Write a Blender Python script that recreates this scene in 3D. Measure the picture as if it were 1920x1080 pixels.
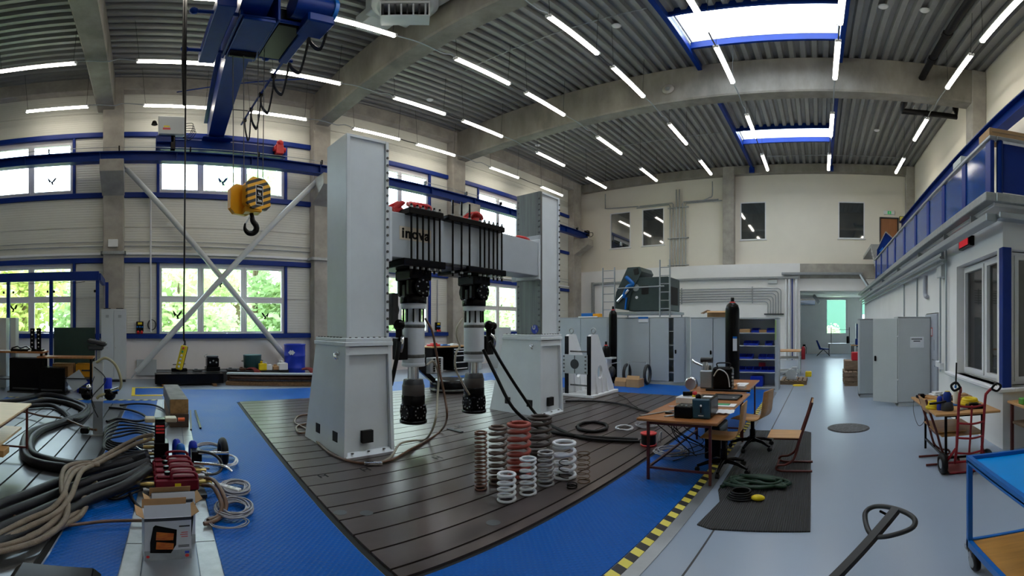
import bpy, math, random
from math import sin, cos, tan, atan2, hypot, pi, radians as R, sqrt
from mathutils import Vector, Matrix
S = bpy.context.scene
for o in list(bpy.data.objects): bpy.data.objects.remove(o)
COL = S.collection
random.seed(7)
# ---------------------------------------------------------------- camera: stitched panorama, equirectangular
F, HY, CX, CH = 813.0, 613.5, 1536.0, 1.75
cam = bpy.data.cameras.new('camera'); camo = bpy.data.objects.new('camera', cam); COL.objects.link(camo)
camo.location = (0, 0, CH); camo.rotation_euler = (pi/2, 0, 0)
cam.type = 'PANO'; cam.panorama_type = 'EQUIRECTANGULAR'
cam.longitude_min = -CX/F; cam.longitude_max = (1920-CX)/F
cam.latitude_min = -(1080-HY)/F; cam.latitude_max = HY/F
cam.clip_end = 500
S.camera = camo
# ---------------------------------------------------------------- light and exposure
w = bpy.data.worlds.new('World'); S.world = w; w.use_nodes = True
bg = w.node_tree.nodes['Background']; bg.inputs[0].default_value = (.78, .89, 1, 1); bg.inputs[1].default_value = 9.0
LAMP_L = 15.0
vs = S.view_settings; vs.view_transform = 'Standard'; vs.look = 'None'; vs.gamma = 1; vs.exposure = 0.52
vs.use_curve_mapping = False
S.cycles.use_denoising = True; S.cycles.adaptive_threshold = .02
S.cycles.max_bounces = 7; S.cycles.diffuse_bounces = 4; S.cycles.glossy_bounces = 3; S.cycles.transparent_max_bounces = 12
S.cycles.sample_clamp_indirect = 6
# ---------------------------------------------------------------- measuring (pixel of the photograph -> point on a plane)
def ray(x, y):
    t = (x-CX)/F; e = (HY-y)/F
    return (sin(t)*cos(e), cos(t)*cos(e), sin(e))
def G(x, y, z=0.0):
    d = ray(x, y); k = (z-CH)/d[2]; return Vector((d[0]*k, d[1]*k, z))
def PX(x, y, X):
    d = ray(x, y); k = X/d[0]; return Vector((X, d[1]*k, CH+d[2]*k))
def PY(x, y, Y):
    d = ray(x, y); k = Y/d[1]; return Vector((d[0]*k, Y, CH+d[2]*k))
def PD(x, y, D):
    d = ray(x, y); k = D/hypot(d[0], d[1]); return Vector((d[0]*k, d[1]*k, CH+d[2]*k))
# ---------------------------------------------------------------- materials
MATS = {}
def mat(name, c, r=.5, m=0.0, n=.1, ns=5.0, b=0.0, bs=60.0, es=0.0, ec=None, sp=.5, st=(1, 1, 1), coat=0.0, tr=0.0, ior=1.45, rn=.0, c2=None, thr=None):
    M = bpy.data.materials.new(name); M.use_nodes = True; nt = M.node_tree; P = nt.nodes['Principled BSDF']; L = nt.links
    P.inputs['Roughness'].default_value = r; P.inputs['Metallic'].default_value = m
    P.inputs['Specular IOR Level'].default_value = sp; P.inputs['Coat Weight'].default_value = coat; P.inputs['IOR'].default_value = ior
    P.inputs['Transmission Weight'].default_value = tr
    P.inputs['Base Color'].default_value = (*c, 1)
    tc = nt.nodes.new('ShaderNodeTexCoord'); mp = nt.nodes.new('ShaderNodeMapping'); mp.inputs['Scale'].default_value = st
    L.new(tc.outputs['Object'], mp.inputs[0])
    if n > 0 or rn > 0 or c2:
        no = nt.nodes.new('ShaderNodeTexNoise'); no.inputs['Scale'].default_value = ns; no.inputs['Detail'].default_value = 5; no.inputs['Roughness'].default_value = .62
        L.new(mp.outputs[0], no.inputs['Vector'])
        rp = nt.nodes.new('ShaderNodeValToRGB'); e = rp.color_ramp.elements
        e[0].position, e[1].position = thr or (.3, .7)
        d = c2 or tuple(max(0, v*(1-n)) for v in c)
        e[0].color = (*d, 1); e[1].color = (*[min(1, v*(1+(0 if c2 else n))) for v in c], 1)
        L.new(no.outputs['Fac'], rp.inputs[0]); L.new(rp.outputs[0], P.inputs['Base Color'])
        if rn > 0:
            mr = nt.nodes.new('ShaderNodeMapRange'); mr.inputs[3].default_value = max(0.02, r-rn); mr.inputs[4].default_value = min(1, r+rn)
            mr.inputs[1].default_value = .3; mr.inputs[2].default_value = .7
            L.new(no.outputs['Fac'], mr.inputs[0]); L.new(mr.outputs[0], P.inputs['Roughness'])
    if b > 0:
        nb = nt.nodes.new('ShaderNodeTexNoise'); nb.inputs['Scale'].default_value = bs; nb.inputs['Detail'].default_value = 3
        L.new(mp.outputs[0], nb.inputs['Vector']); bu = nt.nodes.new('ShaderNodeBump'); bu.inputs['Strength'].default_value = b; bu.inputs['Distance'].default_value = .01
        L.new(nb.outputs['Fac'], bu.inputs['Height']); L.new(bu.outputs[0], P.inputs['Normal'])
    if es > 0:
        P.inputs['Emission Color'].default_value = (*(ec or c), 1); P.inputs['Emission Strength'].default_value = es
    MATS[name] = M
    return M
def nodes(M): return M.node_tree.nodes, M.node_tree.links, M.node_tree.nodes['Principled BSDF']
def sep(M, out='Object'):
    N, L, P = nodes(M); tc = N.new('ShaderNodeTexCoord'); s = N.new('ShaderNodeSeparateXYZ'); L.new(tc.outputs[out], s.inputs[0]); return s
def mth(M, op, a, b=None):
    N, L, P = nodes(M); q = N.new('ShaderNodeMath'); q.operation = op
    for i, v in enumerate((a, b)):
        if v is None: continue
        if isinstance(v, (int, float)): q.inputs[i].default_value = v
        else: L.new(v, q.inputs[i])
    return q.outputs[0]
def stripes(M, fac, ca, cb):
    N, L, P = nodes(M); mx = N.new('ShaderNodeMix'); mx.data_type = 'RGBA'; L.new(fac, mx.inputs[0]); mx.inputs[6].default_value = (*ca, 1); mx.inputs[7].default_value = (*cb, 1)
    L.new(mx.outputs[2], P.inputs['Base Color'])

concrete = mat('concrete', (.36, .335, .295), .85, n=.22, ns=1.6, b=.25, bs=30)
concrete_dk = mat('concrete_beam', (.27, .25, .215), .85, n=.3, ns=1.2, b=.25, bs=25, st=(1, 1, .4))
panelw = mat('cladding', (.62, .615, .55), .45, n=.04, ns=.6)
N_, L_, P_ = nodes(panelw); s_ = sep(panelw)
wv = mth(panelw, 'SINE', mth(panelw, 'MULTIPLY', s_.outputs[2], 70.0)); bu_ = N_.new('ShaderNodeBump'); bu_.inputs['Strength'].default_value = .35; bu_.inputs['Distance'].default_value = .006
L_.new(wv, bu_.inputs['Height']); L_.new(bu_.outputs[0], P_.inputs['Normal'])
plaster = mat('plaster', (.80, .79, .78), .8, n=.03, ns=1.0, b=.06, bs=90)
plaster_pk = mat('plaster_base', (.74, .70, .69), .7, n=.04, ns=.8)
plaster_cr = mat('plaster_cream', (.76, .71, .61), .8, n=.03, ns=.7)
blue_st = mat('blue_steel', (.004, .026, .20), .4, n=.1, ns=2, sp=.3)
blue_cr = mat('blue_crane', (.001, .022, .17), .36, n=.12, ns=2, sp=.18)
blue_lt = mat('blue_trolley_paint', (.0, .12, .46), .35, n=.06, ns=4)
blue_tray = mat('blue_tray', (.0, .30, .82), .28, n=.05, ns=3)
blue_pl = mat('blue_plastic', (.008, .035, .42), .4, n=.1)
deck = mat('roof_deck', (.255, .26, .255), .42, m=.25, n=.1, ns=1.5)
epoxy = mat('epoxy_floor', (.30, .36, .45), .24, n=.03, ns=.4, rn=.0, b=.02, bs=18)
steelp = mat('bed_steel', (.17, .14, .135), .32, m=.85, n=.14, ns=2.2, b=.05, bs=60, rn=.04, st=(1.5, .7, 1), thr=(.2, .8))
steelp2 = mat('bed_steel_left', (.18, .19, .20), .33, m=.85, n=.15, ns=2.0, b=.05, bs=50, rn=.05, thr=(.2, .8))
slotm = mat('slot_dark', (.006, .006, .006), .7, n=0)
alu = mat('aluminium', (.36, .39, .42), .4, m=.75, n=.08, ns=6, rn=.06)
galv = mat('galvanised', (.38, .40, .41), .4, m=.7, n=.12, ns=12)
chrome = mat('chrome', (.75, .76, .77), .16, m=1, n=0)
white_p = mat('white_machine_paint', (.62, .66, .70), .38, n=.06, ns=2.5, rn=.05)
teal_p = mat('grey_green_paint', (.50, .60, .62), .4, n=.06, ns=2)
greyp = mat('grey_machine_paint', (.44, .48, .51), .38, n=.06, ns=2)
rawsteel = mat('raw_steel', (.13, .135, .13), .38, m=.55, n=.4, ns=3.0, st=(4, 4, .18), rn=.06)
black_m = mat('black_metal', (.003, .003, .0035), .25, n=.2, ns=6, sp=.18)
black_r = mat('black_rubber', (.005, .005, .006), .5, sp=.3, n=.2, ns=8)
darkgrey = mat('dark_grey', (.028, .03, .034), .5, n=.15)
cab_g = mat('cabinet_grey', (.42, .46, .48), .42, n=.03, ns=2)
cab_l = mat('cabinet_light_grey', (.52, .55, .55), .42, n=.03, ns=2)
door_g = mat('door_grey', (.37, .39, .45), .4, n=.03, ns=2)
wood = mat('beech', (.50, .27, .10), .38, n=.16, ns=3, st=(1, 8, 8))
wood_top = mat('table_veneer', (.36, .145, .045), .3, n=.25, ns=2.2, st=(1.2, 9, 1.2))
wood_pale = mat('pale_board', (.66, .46, .26), .4, n=.1, ns=2.5, st=(8, 1, 1))
oldwood = mat('old_timber', (.16, .085, .035), .7, n=.5, ns=4, b=.4, bs=20, st=(1, 6, 6))
oldwood_gr = mat('weathered_timber', (.13, .12, .11), .7, n=.4, ns=4, b=.3, bs=20)
palletw = mat('pallet_timber', (.21, .15, .10), .8, n=.35, ns=5, st=(1, 7, 7))
card = mat('cardboard', (.42, .25, .12), .8, n=.08, ns=5)
red_p = mat('red_paint', (.30, .012, .02), .35, n=.12, ns=5)
red_b = mat('red_bright', (.62, .03, .03), .4, n=.1)
maroon = mat('maroon_tube', (.10, .018, .014), .38, n=.15, ns=8)
yellow = mat('yellow_paint', (.75, .56, .01), .4, n=.08)
orange_y = mat('crane_yellow', (.75, .33, .01), .38, n=.08)
whitem = mat('white_plastic', (.74, .75, .76), .4, n=.03)
frame_w = mat('window_frame_white', (.70, .70, .72), .4, n=.02)
paper = mat('paper', (.76, .78, .80), .7, n=.04)
rubber_mat = mat('ribbed_rubber', (.035, .036, .038), .62, n=.12, ns=3)
N_, L_, P_ = nodes(rubber_mat); s_ = sep(rubber_mat)
wv = mth(rubber_mat, 'SINE', mth(rubber_mat, 'MULTIPLY', s_.outputs[0], 330.0)); bu_ = N_.new('ShaderNodeBump'); bu_.inputs['Strength'].default_value = .8; bu_.inputs['Distance'].default_value = .006
L_.new(wv, bu_.inputs['Height']); L_.new(bu_.outputs[0], P_.inputs['Normal'])
blue_fl = mat('blue_tread_plate', (.0, .085, .38), .40, m=.0, n=.10, ns=1.0, rn=.04, sp=.16, thr=(.2, .8))
N_, L_, P_ = nodes(blue_fl); s_ = sep(blue_fl)       # tear-drop tread: bars turned by 90 degrees in a chequer
k_ = 26.0
a_ = mth(blue_fl, 'SINE', mth(blue_fl, 'MULTIPLY', mth(blue_fl, 'ADD', s_.outputs[0], s_.outputs[1]), k_*2.2))
b_ = mth(blue_fl, 'SINE', mth(blue_fl, 'MULTIPLY', mth(blue_fl, 'SUBTRACT', s_.outputs[0], s_.outputs[1]), k_*2.2))
q_ = mth(blue_fl, 'MULTIPLY', mth(blue_fl, 'POWER', mth(blue_fl, 'ABSOLUTE', a_), 3.0), mth(blue_fl, 'ABSOLUTE', b_))
bu_ = N_.new('ShaderNodeBump'); bu_.inputs['Strength'].default_value = .55; bu_.inputs['Distance'].default_value = .006
L_.new(q_, bu_.inputs['Height']); L_.new(bu_.outputs[0], P_.inputs['Normal'])
hazard = mat('hazard_tape', (.75, .62, .05), .5, n=0)
s_ = sep(hazard); stripes(hazard, mth(hazard, 'GREATER_THAN', mth(hazard, 'FRACT', mth(hazard, 'MULTIPLY', mth(hazard, 'ADD', s_.outputs[1], mth(hazard, 'MULTIPLY', s_.outputs[0], .5)), 5.2)), .5), (.72, .62, .10), (.015, .015, .018))
hookst = mat('hook_stripes', (.75, .4, .02), .4, n=0)
s_ = sep(hookst); stripes(hookst, mth(hookst, 'GREATER_THAN', mth(hookst, 'FRACT', mth(hookst, 'MULTIPLY', mth(hookst, 'SUBTRACT', s_.outputs[2], mth(hookst, 'MULTIPLY', s_.outputs[1], .5)), 7.5)), .5), (.76, .36, .01), (.012, .012, .013))
lampm = mat('lamp_diffuser', (1, .95, .86), .4, n=0, es=LAMP_L, ec=(1, .93, .80))
downl = mat('downlight', (1, .96, .9), .4, n=0, es=12, ec=(1, .96, .9))
mirror_gl = mat('dark_glass', (.035, .045, .05), .04, n=0, sp=1.0, ior=1.9)
def glass(name, c, alpha, r=.03):
    M = bpy.data.materials.new(name); M.use_nodes = True; nt = M.node_tree; nt.nodes.remove(nt.nodes['Principled BSDF']); L = nt.links
    tn = nt.nodes.new('ShaderNodeBsdfTransparent'); tn.inputs[0].default_value = (*c, 1); gl = nt.nodes.new('ShaderNodeBsdfGlossy'); gl.inputs['Roughness'].default_value = r
    mx = nt.nodes.new('ShaderNodeMixShader'); lw = nt.nodes.new('ShaderNodeLayerWeight'); lw.inputs[0].default_value = alpha
    L.new(lw.outputs['Fresnel'], mx.inputs[0]); L.new(tn.outputs[0], mx.inputs[1]); L.new(gl.outputs[0], mx.inputs[2])
    L.new(mx.outputs[0], nt.nodes['Material Output'].inputs[0]); return M
glassm = glass('window_glass', (.92, .97, .97), .12)
officegl = glass('office_glass', (.42, .45, .45), .45)
bluegl = mat('blue_acrylic', (.002, .065, .30), .1, n=.05, ns=2); nodes(bluegl)[2].inputs['Alpha'].default_value = .8
skyl = glass('skylight_sheet', (.97, .98, 1), .05)
def leafmat(name, c, c2):
    M = mat(name, c, .6, n=.3, ns=1.2, c2=c2); N, L, P = nodes(M)
    t = N.new('ShaderNodeBsdfTranslucent'); t.inputs[0].default_value = (*[min(.9, v*1.25) for v in c], 1); mx = N.new('ShaderNodeMixShader'); mx.inputs[0].default_value = .45
    L.new(P.outputs[0], mx.inputs[1]); L.new(t.outputs[0], mx.inputs[2]); L.new(mx.outputs[0], N['Material Output'].inputs[0]); return M
leaf_a = leafmat('leaf_light', (.55, .64, .36), (.30, .42, .18))
leaf_b = leafmat('leaf_mid', (.40, .52, .28), (.22, .33, .15))
leaf_c = leafmat('leaf_yellow', (.60, .62, .28), (.36, .46, .14))
bark = mat('bark', (.15, .11, .07), .9, n=.3, ns=6)
grassm = mat('lawn', (.62, .66, .40), .9, n=.25, ns=3)
# ---------------------------------------------------------------- mesh builder
class MB:
    def __init__(s): s.v = []; s.f = []; s.sm = []
    def add(s, vs, fs, smooth=False):
        n = len(s.v); s.v += [tuple(p) for p in vs]
        for f in fs: s.f.append(tuple(i+n for i in f)); s.sm.append(smooth)
        return s
    def box(s, x0, x1, y0, y1, z0, z1, c=0.0):
        if c <= 0:
            v = [(x, y, z) for z in (z0, z1) for y in (y0, y1) for x in (x0, x1)]
            return s.add(v, [(0, 2, 3, 1), (4, 5, 7, 6), (0, 1, 5, 4), (2, 6, 7, 3), (0, 4, 6, 2), (1, 3, 7, 5)])
        cx, cy, cz = (x0+x1)/2, (y0+y1)/2, (z0+z1)/2; h = (abs(x1-x0)/2, abs(y1-y0)/2, abs(z1-z0)/2); c = min(c, min(h)*.8)
        v = []; ix = {}
        for sx in (-1, 1):
            for sy in (-1, 1):
                for sz in (-1, 1):
                    for a in range(3):
                        q = [sx*(h[0]-c), sy*(h[1]-c), sz*(h[2]-c)]; q[a] += (sx, sy, sz)[a]*c
                        ix[(sx, sy, sz, a)] = len(v); v.append((cx+q[0], cy+q[1], cz+q[2]))
        fs = []
        for sg in (-1, 1):
            fs.append([ix[(sg, a, b, 0)] for a, b in ((-1, -1), (1, -1), (1, 1), (-1, 1))][::sg])
            fs.append([ix[(a, sg, b, 1)] for a, b in ((-1, -1), (-1, 1), (1, 1), (1, -1))][::sg])
            fs.append([ix[(a, b, sg, 2)] for a, b in ((-1, -1), (1, -1), (1, 1), (-1, 1))][::sg])
        for a in (-1, 1):
            for b in (-1, 1):
                fs.append([ix[(a, b, -1, 0)], ix[(a, b, 1, 0)], ix[(a, b, 1, 1)], ix[(a, b, -1, 1)]][::-a*b])
                fs.append([ix[(a, -1, b, 0)], ix[(a, 1, b, 0)], ix[(a, 1, b, 2)], ix[(a, -1, b, 2)]][::a*b])
                fs.append([ix[(-1, a, b, 1)], ix[(1, a, b, 1)], ix[(1, a, b, 2)], ix[(-1, a, b, 2)]][::-a*b])
                for d in (-1, 1): fs.append([ix[(a, b, d, 0)], ix[(a, b, d, 1)], ix[(a, b, d, 2)]][::a*b*d])
        return s.add(v, fs)
    def obox(s, p, size, rot=None, c=0.0):
        t = MB().box(-size[0]/2, size[0]/2, -size[1]/2, size[1]/2, -size[2]/2, size[2]/2, c)
        rm = rot.to_3x3() if rot is not None else Matrix.Identity(3)
        return s.add([rm @ Vector(q) + Vector(p) for q in t.v], t.f)
    def bar(s, a, b, w_, h_, up=(0, 0, 1)):
        a, b = Vector(a), Vector(b); d = (b-a); L = d.length; d.normalize(); u = Vector(up)
        if abs(d.dot(u)) > .98: u = Vector((1, 0, 0))
        x = d.cross(u).normalized(); y = x.cross(d)
        v = [p + x*sx*w_/2 + y*sy*h_/2 for p in (a, b) for sx, sy in ((-1, -1), (1, -1), (1, 1), (-1, 1))]
        return s.add(v, [(3, 2, 1, 0), (4, 5, 6, 7), (0, 1, 5, 4), (1, 2, 6, 5), (2, 3, 7, 6), (3, 0, 4, 7)])
    def tube(s, pts, r, seg=10, closed=False, caps=True):
        P = [Vector(p) for p in pts]; n = len(P); vs = []; rr = r if isinstance(r, (list, tuple)) else [r]*n; up = None
        for i in range(n):
            a = P[(i-1) % n] if (closed or i > 0) else P[i]; b = P[(i+1) % n] if (closed or i < n-1) else P[i]
            d = (b-a); d = d.normalized() if d.length > 1e-9 else Vector((0, 0, 1))
            if up is None: up = Vector((0, 0, 1)) if abs(d.z) < .9 else Vector((1, 0, 0))
            x = d.cross(up); x = x.normalized() if x.length > 1e-6 else d.orthogonal().normalized(); up = x.cross(d).normalized()
            for k in range(seg):
                t = 2*pi*k/seg; vs.append(P[i] + (x*cos(t) + up*sin(t))*rr[i])
        fs = []
        for i in range(n if closed else n-1):
            j = (i+1) % n
            for k in range(seg): fs.append((i*seg+k, i*seg+(k+1) % seg, j*seg+(k+1) % seg, j*seg+k))
        s.add(vs, fs, True)
        if caps and not closed: s.add(vs[:seg], [tuple(range(seg))[::-1]]); s.add(vs[-seg:], [tuple(range(seg))])
        return s
    def cyl(s, a, b, r, r2=None, seg=16): return s.tube([a, b], [r, r if r2 is None else r2], seg)
    def lathe(s, c, prof, seg=24, rm=None):
        c = Vector(c); vs = []; n = len(prof)
        for r, z in prof:
            for k in range(seg):
                p = Vector((r*cos(2*pi*k/seg), r*sin(2*pi*k/seg), z)); vs.append((rm @ p if rm else p)+c)
        fs = [(i*seg+k, i*seg+(k+1) % seg, (i+1)*seg+(k+1) % seg, (i+1)*seg+k) for i in range(n-1) for k in range(seg)]
        s.add(vs, fs, True); s.add(vs[:seg], [tuple(range(seg))[::-1]]); s.add(vs[-seg:], [tuple(range(seg))]); return s
    def sphere(s, c, r, seg=14, sc=(1, 1, 1)):
        m = seg//2; c = Vector(c)
        vs = [c + Vector((r*sc[0]*sin(pi*i/m)*cos(2*pi*k/seg), r*sc[1]*sin(pi*i/m)*sin(2*pi*k/seg), r*sc[2]*cos(pi*i/m))) for i in range(m+1) for k in range(seg)]
        return s.add(vs, [(i*seg+k, (i+1)*seg+k, (i+1)*seg+(k+1) % seg, i*seg+(k+1) % seg) for i in range(m) for k in range(seg)], True)
    def prism(s, poly, fn, t0, t1):      # poly: 2D outline (counter-clockwise), fn(u, v, t) -> 3D
        n = len(poly); vs = [fn(u, v, t0) for u, v in poly] + [fn(u, v, t1) for u, v in poly]
        return s.add(vs, [tuple(range(n))[::-1], tuple(range(n, 2*n))] + [(i, (i+1) % n, n+(i+1) % n, n+i) for i in range(n)])
    def slab(s, q, z0, z1): return s.prism([(p[0], p[1]) for p in q], lambda u, v, t: (u, v, t), z0, z1)
    def walls(s, u0, u1, v0, v1, holes, fn, t0, t1):   # a wall sheet with rectangular holes
        us = sorted({u0, u1, *[min(max(h[i], u0), u1) for h in holes for i in (0, 1)]}); vs = sorted({v0, v1, *[min(max(h[i], v0), v1) for h in holes for i in (2, 3)]})
        for a, b in zip(us, us[1:]):
            run = None
            for c, d in zip(vs, vs[1:]):
                cu, cv = (a+b)/2, (c+d)/2
                solid = not any(h[0] < cu < h[1] and h[2] < cv < h[3] for h in holes)
                if solid: run = (run[0], d) if run else (c, d)
                if (not solid or d == vs[-1]) and run:
                    s.prism([(a, run[0]), (b, run[0]), (b, run[1]), (a, run[1])], fn, t0, t1); run = None
        return s
    def o(s, name, m, parent=None, w=False):
        me = bpy.data.meshes.new(name); off = Vector(parent.get('_base', (0, 0, 0))) if (w and parent is not None) else None
        me.from_pydata([tuple(Vector(p)-off) for p in s.v] if off is not None else s.v, [], s.f)
        me.polygons.foreach_set('use_smooth', s.sm); me.materials.append(m); me.update()
        ob = bpy.data.objects.new(name, me); COL.objects.link(ob)
        if parent is not None: ob.parent = parent
        return ob
def tag(o, label=None, cat=None, group=None, kind=None):
    if label: o['label'] = label
    if cat: o['category'] = cat
    if group: o['group'] = group
    if kind: o['kind'] = kind
    return o
def T(name, label, cat, loc=(0, 0, 0), rz=0.0, group=None, kind=None):
    o = bpy.data.objects.new(name, None); COL.objects.link(o); o.location = loc; o.rotation_euler = (0, 0, rz); o.empty_display_size = .1
    o['_base'] = tuple(loc); return tag(o, label, cat, group, kind)
def base(o, loc):       # move a one-mesh thing's origin to its base
    l = Vector(loc); o.data.transform(Matrix.Translation(-l)); o.location = l; return o
def inst(src, parent=None, loc=None, rot=None, name=None):
    c = src.copy(); COL.objects.link(c)
    if name: c.name = name
    if parent is not None: c.parent = parent
    if loc is not None: c.location = loc
    if rot is not None: c.rotation_euler = rot
    return c
def dup(root, loc, rz=0.0, label=None, sc=None):
    r = root.copy(); COL.objects.link(r); r.location = loc; r.rotation_euler = (0, 0, rz); r['_base'] = tuple(loc)
    if label: r['label'] = label
    if sc: r.scale = sc
    for ch in list(root.children):
        c = ch.copy(); COL.objects.link(c); c.parent = r
        for g in list(ch.children):
            d = g.copy(); COL.objects.link(d); d.parent = c
    return r
def smooth(pts, k=6, closed=False):   # Catmull-Rom through the points
    P = [Vector(p) for p in pts]; n = len(P); out = []
    for i in range(n if closed else n-1):
        a, b, c, d = (P[(i-1) % n], P[i], P[(i+1) % n], P[(i+2) % n]) if closed else (P[max(i-1, 0)], P[i], P[i+1], P[min(i+2, n-1)])
        for j in range(k):
            t = j/k; out.append(.5*((2*b)+(c-a)*t+(2*a-5*b+4*c-d)*t*t+(3*b-a-3*c+d)*t**3))
    if not closed: out.append(P[-1])
    return out
def text(name, s, size, m, parent, loc, rot, ext=.002, bold=0.0, align='CENTER', spacing=1.0):
    cu = bpy.data.curves.new(name, 'FONT'); cu.body = s; cu.size = size; cu.extrude = ext; cu.offset = bold; cu.align_x = align; cu.align_y = 'CENTER'; cu.resolution_u = 3; cu.space_character = spacing
    t = bpy.data.objects.new(name, cu); COL.objects.link(t); bpy.context.view_layer.update()
    me = bpy.data.meshes.new_from_object(t.evaluated_get(bpy.context.evaluated_depsgraph_get())); bpy.data.objects.remove(t)
    me.materials.clear(); me.materials.append(m)
    o = bpy.data.objects.new(name, me); COL.objects.link(o); o.parent = parent; o.location = loc; o.rotation_euler = rot; return o
ORD = ['first', 'second', 'third', 'fourth', 'fifth', 'sixth', 'seventh', 'eighth', 'ninth', 'tenth', 'eleventh', 'twelfth']
# ================================================================ SHELL
XL, YF, XR, ZR = -14.6, 23.6, 5.2, 11.0
fx = lambda X: (lambda u, v, t: (X+t, u, v))       # wall in a plane of constant X
fy = lambda Y: (lambda u, v, t: (u, Y+t, v))
tag(MB().box(-15, 8, -9.2, 31, -.25, -.012).o('floor', epoxy), 'glossy grey epoxy floor of the hall', kind='structure')
flo = bpy.data.objects['floor']
flo.data.transform(Matrix.Translation((0, 0, .012)))
BAYS = [(-9, -1.15), (-.47, 6.1), (6.75, 12.6), (13.35, 22.3)]
WINS = [(-6.6, -2.2), (.70, 5.12), (7.13, 11.55), (14.55, 18.97)]
LOW, UPP = (1.50, 3.86), (6.47, 8.45)
holes = [(a, b, *z) for a, b in WINS for z in (LOW, UPP)]
wl = MB().walls(-9.2, YF+.3, 0, 11.3, holes, fx(XL), -.32, -.03).o('wall_left', plaster_pk); tag(wl, 'long window wall with cream cladding above a plastered base', kind='structure')
pm = None
for i, ((b0, b1), (w0, w1)) in enumerate(zip(BAYS, WINS)):
    R_ = []
    for z0, z1 in ((1.55, 2.73), (2.745, 3.92)): R_ += [(b0, w0-.07, z0, z1), (w1+.09, b1, z0, z1)]
    for z0, z1 in ((6.42, 7.49), (7.505, 8.57)): R_ += [(b0, w0-.07, z0, z1), (w1+.09, b1, z0, z1)]
    for z0, z1 in ((4.10, 5.16), (5.175, 6.23), (8.77, 9.6), (9.615, 10.43)): R_.append((b0, b1, z0, z1))
    for a, b, c, d in R_:
        if b-a > .1: MB().box(XL-.05, XL+.02, a+.004, b-.004, c, d, .006).o('panel', panelw, wl)
tn = [0]
def trim(mb, m, label=None):
    tn[0] += 1; return tag(mb.o('trim_%d' % tn[0], m), label, kind='structure')
for (b0, b1), (w0, w1) in zip(BAYS, WINS):
    for z0, z1 in ((8.575, 8.765), (6.235, 6.415), (3.925, 4.095), (1.37, 1.53)):
        trim(MB().box(XL-.02, XL+.12, b0, b1, z0, z1, .01), blue_st, 'blue steel girt along the window wall')
    for z0, z1 in ((1.53, 3.925), (6.415, 8.575)):
        for y in (w0-.03, w1+.04): trim(MB().box(XL-.02, XL+.09, y-.045, y+.045, z0, z1, .008), blue_st, 'blue steel post beside a window')
    trim(MB().box(XL-.02, XL+.40, b0-.2, b1+.2, 10.43, 11.0, .02), concrete, 'concrete edge beam under the roof')
wn = [0]
def window(u0, u1, z0, z1, us, zs, pl, t, fm, gm, d=.09, fw=.075, label=None, inv=1):
    """window with an outer frame, a sash per field and a pane per field; pl 'X' or 'Y' plane at t"""
    wn[0] += 1; W = T('window_%d' % wn[0], label, None, (0, 0, 0), kind='structure')
    fn = fx(t) if pl == 'X' else fy(t)
    U = [u0, *us, u1]; Z = [z0, *zs, z1]
    MB().walls(u0, u1, z0, z1, [(a+fw*.55, b-fw*.55, c+fw*.55, e-fw*.55) for a, b in zip(U, U[1:]) for c, e in zip(Z, Z[1:])], fn, -d, 0).o('window_frame', fm, W)
    for a, b in zip(U, U[1:]):
        for c, e in zip(Z, Z[1:]):
            a1, b1, c1, e1 = a+fw*.6, b-fw*.6, c+fw*.6, e-fw*.6
            sash = MB().walls(a1, b1, c1, e1, [(a1+fw*.8, b1-fw*.8, c1+fw*.8, e1-fw*.8)], fn, -d*.8, .018*inv).o('sash', fm, W)
            MB().prism([(a1+fw*.7, c1+fw*.7), (b1-fw*.7, c1+fw*.7), (b1-fw*.7, e1-fw*.7), (a1+fw*.7, e1-fw*.7)], fn, -d*.5, -d*.5+.012).o('pane', gm, sash)
    return W
wlab = ['at the left edge of the picture', 'behind the crossed braces', 'behind the left white tower', 'beside the far steel tower']
for i, (w0, w1) in enumerate(WINS):
    th = (w1-w0)/3
    window(w0, w1, *LOW, [w0+th*.965, w0+th*1.995], [2.70], 'X', XL-.03, frame_w, glassm, label='lower white window %s' % wlab[i])
    window(w0, w1, *UPP, [w0+th*.965, w0+th*1.995], [], 'X', XL-.03, frame_w, glassm, label='upper white window %s' % wlab[i])
for y0, y1, lab in ((-1.15, -.47, 'left of the crossed braces'), (6.1, 6.75, 'hidden behind the left white tower'), (12.6, 13.35, 'between the two towers'), (22.3, 23.2, 'in the far left corner')):
    c = MB().box(XL, XL+.42, y0, y1, 0, 11.0, .02).o('concrete_column', concrete); tag(c, 'square concrete column on the window wall, '+lab, 'column', kind='structure')
# roof beams, deck, skylights
for y0, y1, lab in ((-1.35, -.75, 'nearest the left edge'), (6.12, 6.68, 'passing behind the heater unit'), (12.85, 13.4, 'across the middle of the roof')):
    b = MB().prism([(y0+.03, 9.55), (y1-.03, 9.55), (y1, 9.62), (y1, 10.96), (y0, 10.96), (y0, 9.62)], lambda u, v, t: (t, u, v), XL+.2, XR).o('roof_beam', concrete_dk)
    tag(b, 'deep grey concrete roof beam '+lab, 'beam', kind='structure')
SKY = [(2.7, 4.5), (9.8, 11.65), (18.4, 19.97)]; SX = (-3.55, .55)  # first skylight is out of view, added to brighten the near floor
def deckmesh(x0, x1, y0, y1):
    p = .335; prof = []; x = x0
    while x < x1:
        for dx, z in ((0, 10.97), (.13, 10.97), (.175, 11.10), (.29, 11.10)):
            if x+dx <= x1: prof.append((x+dx, z))
        x += p
    prof.append((x1, 10.97)); n = len(prof)
    return MB().add([(a, y0, z) for a, z in prof]+[(a, y1, z) for a, z in prof], [(i, n+i, n+i+1, i+1) for i in range(n-1)])
cl = deckmesh(XL-.3, SX[0], -9.2, YF+.2)
cr_ = deckmesh(SX[1], XR+.2, -9.2, YF+.2); cl.add(cr_.v, cr_.f)
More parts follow.
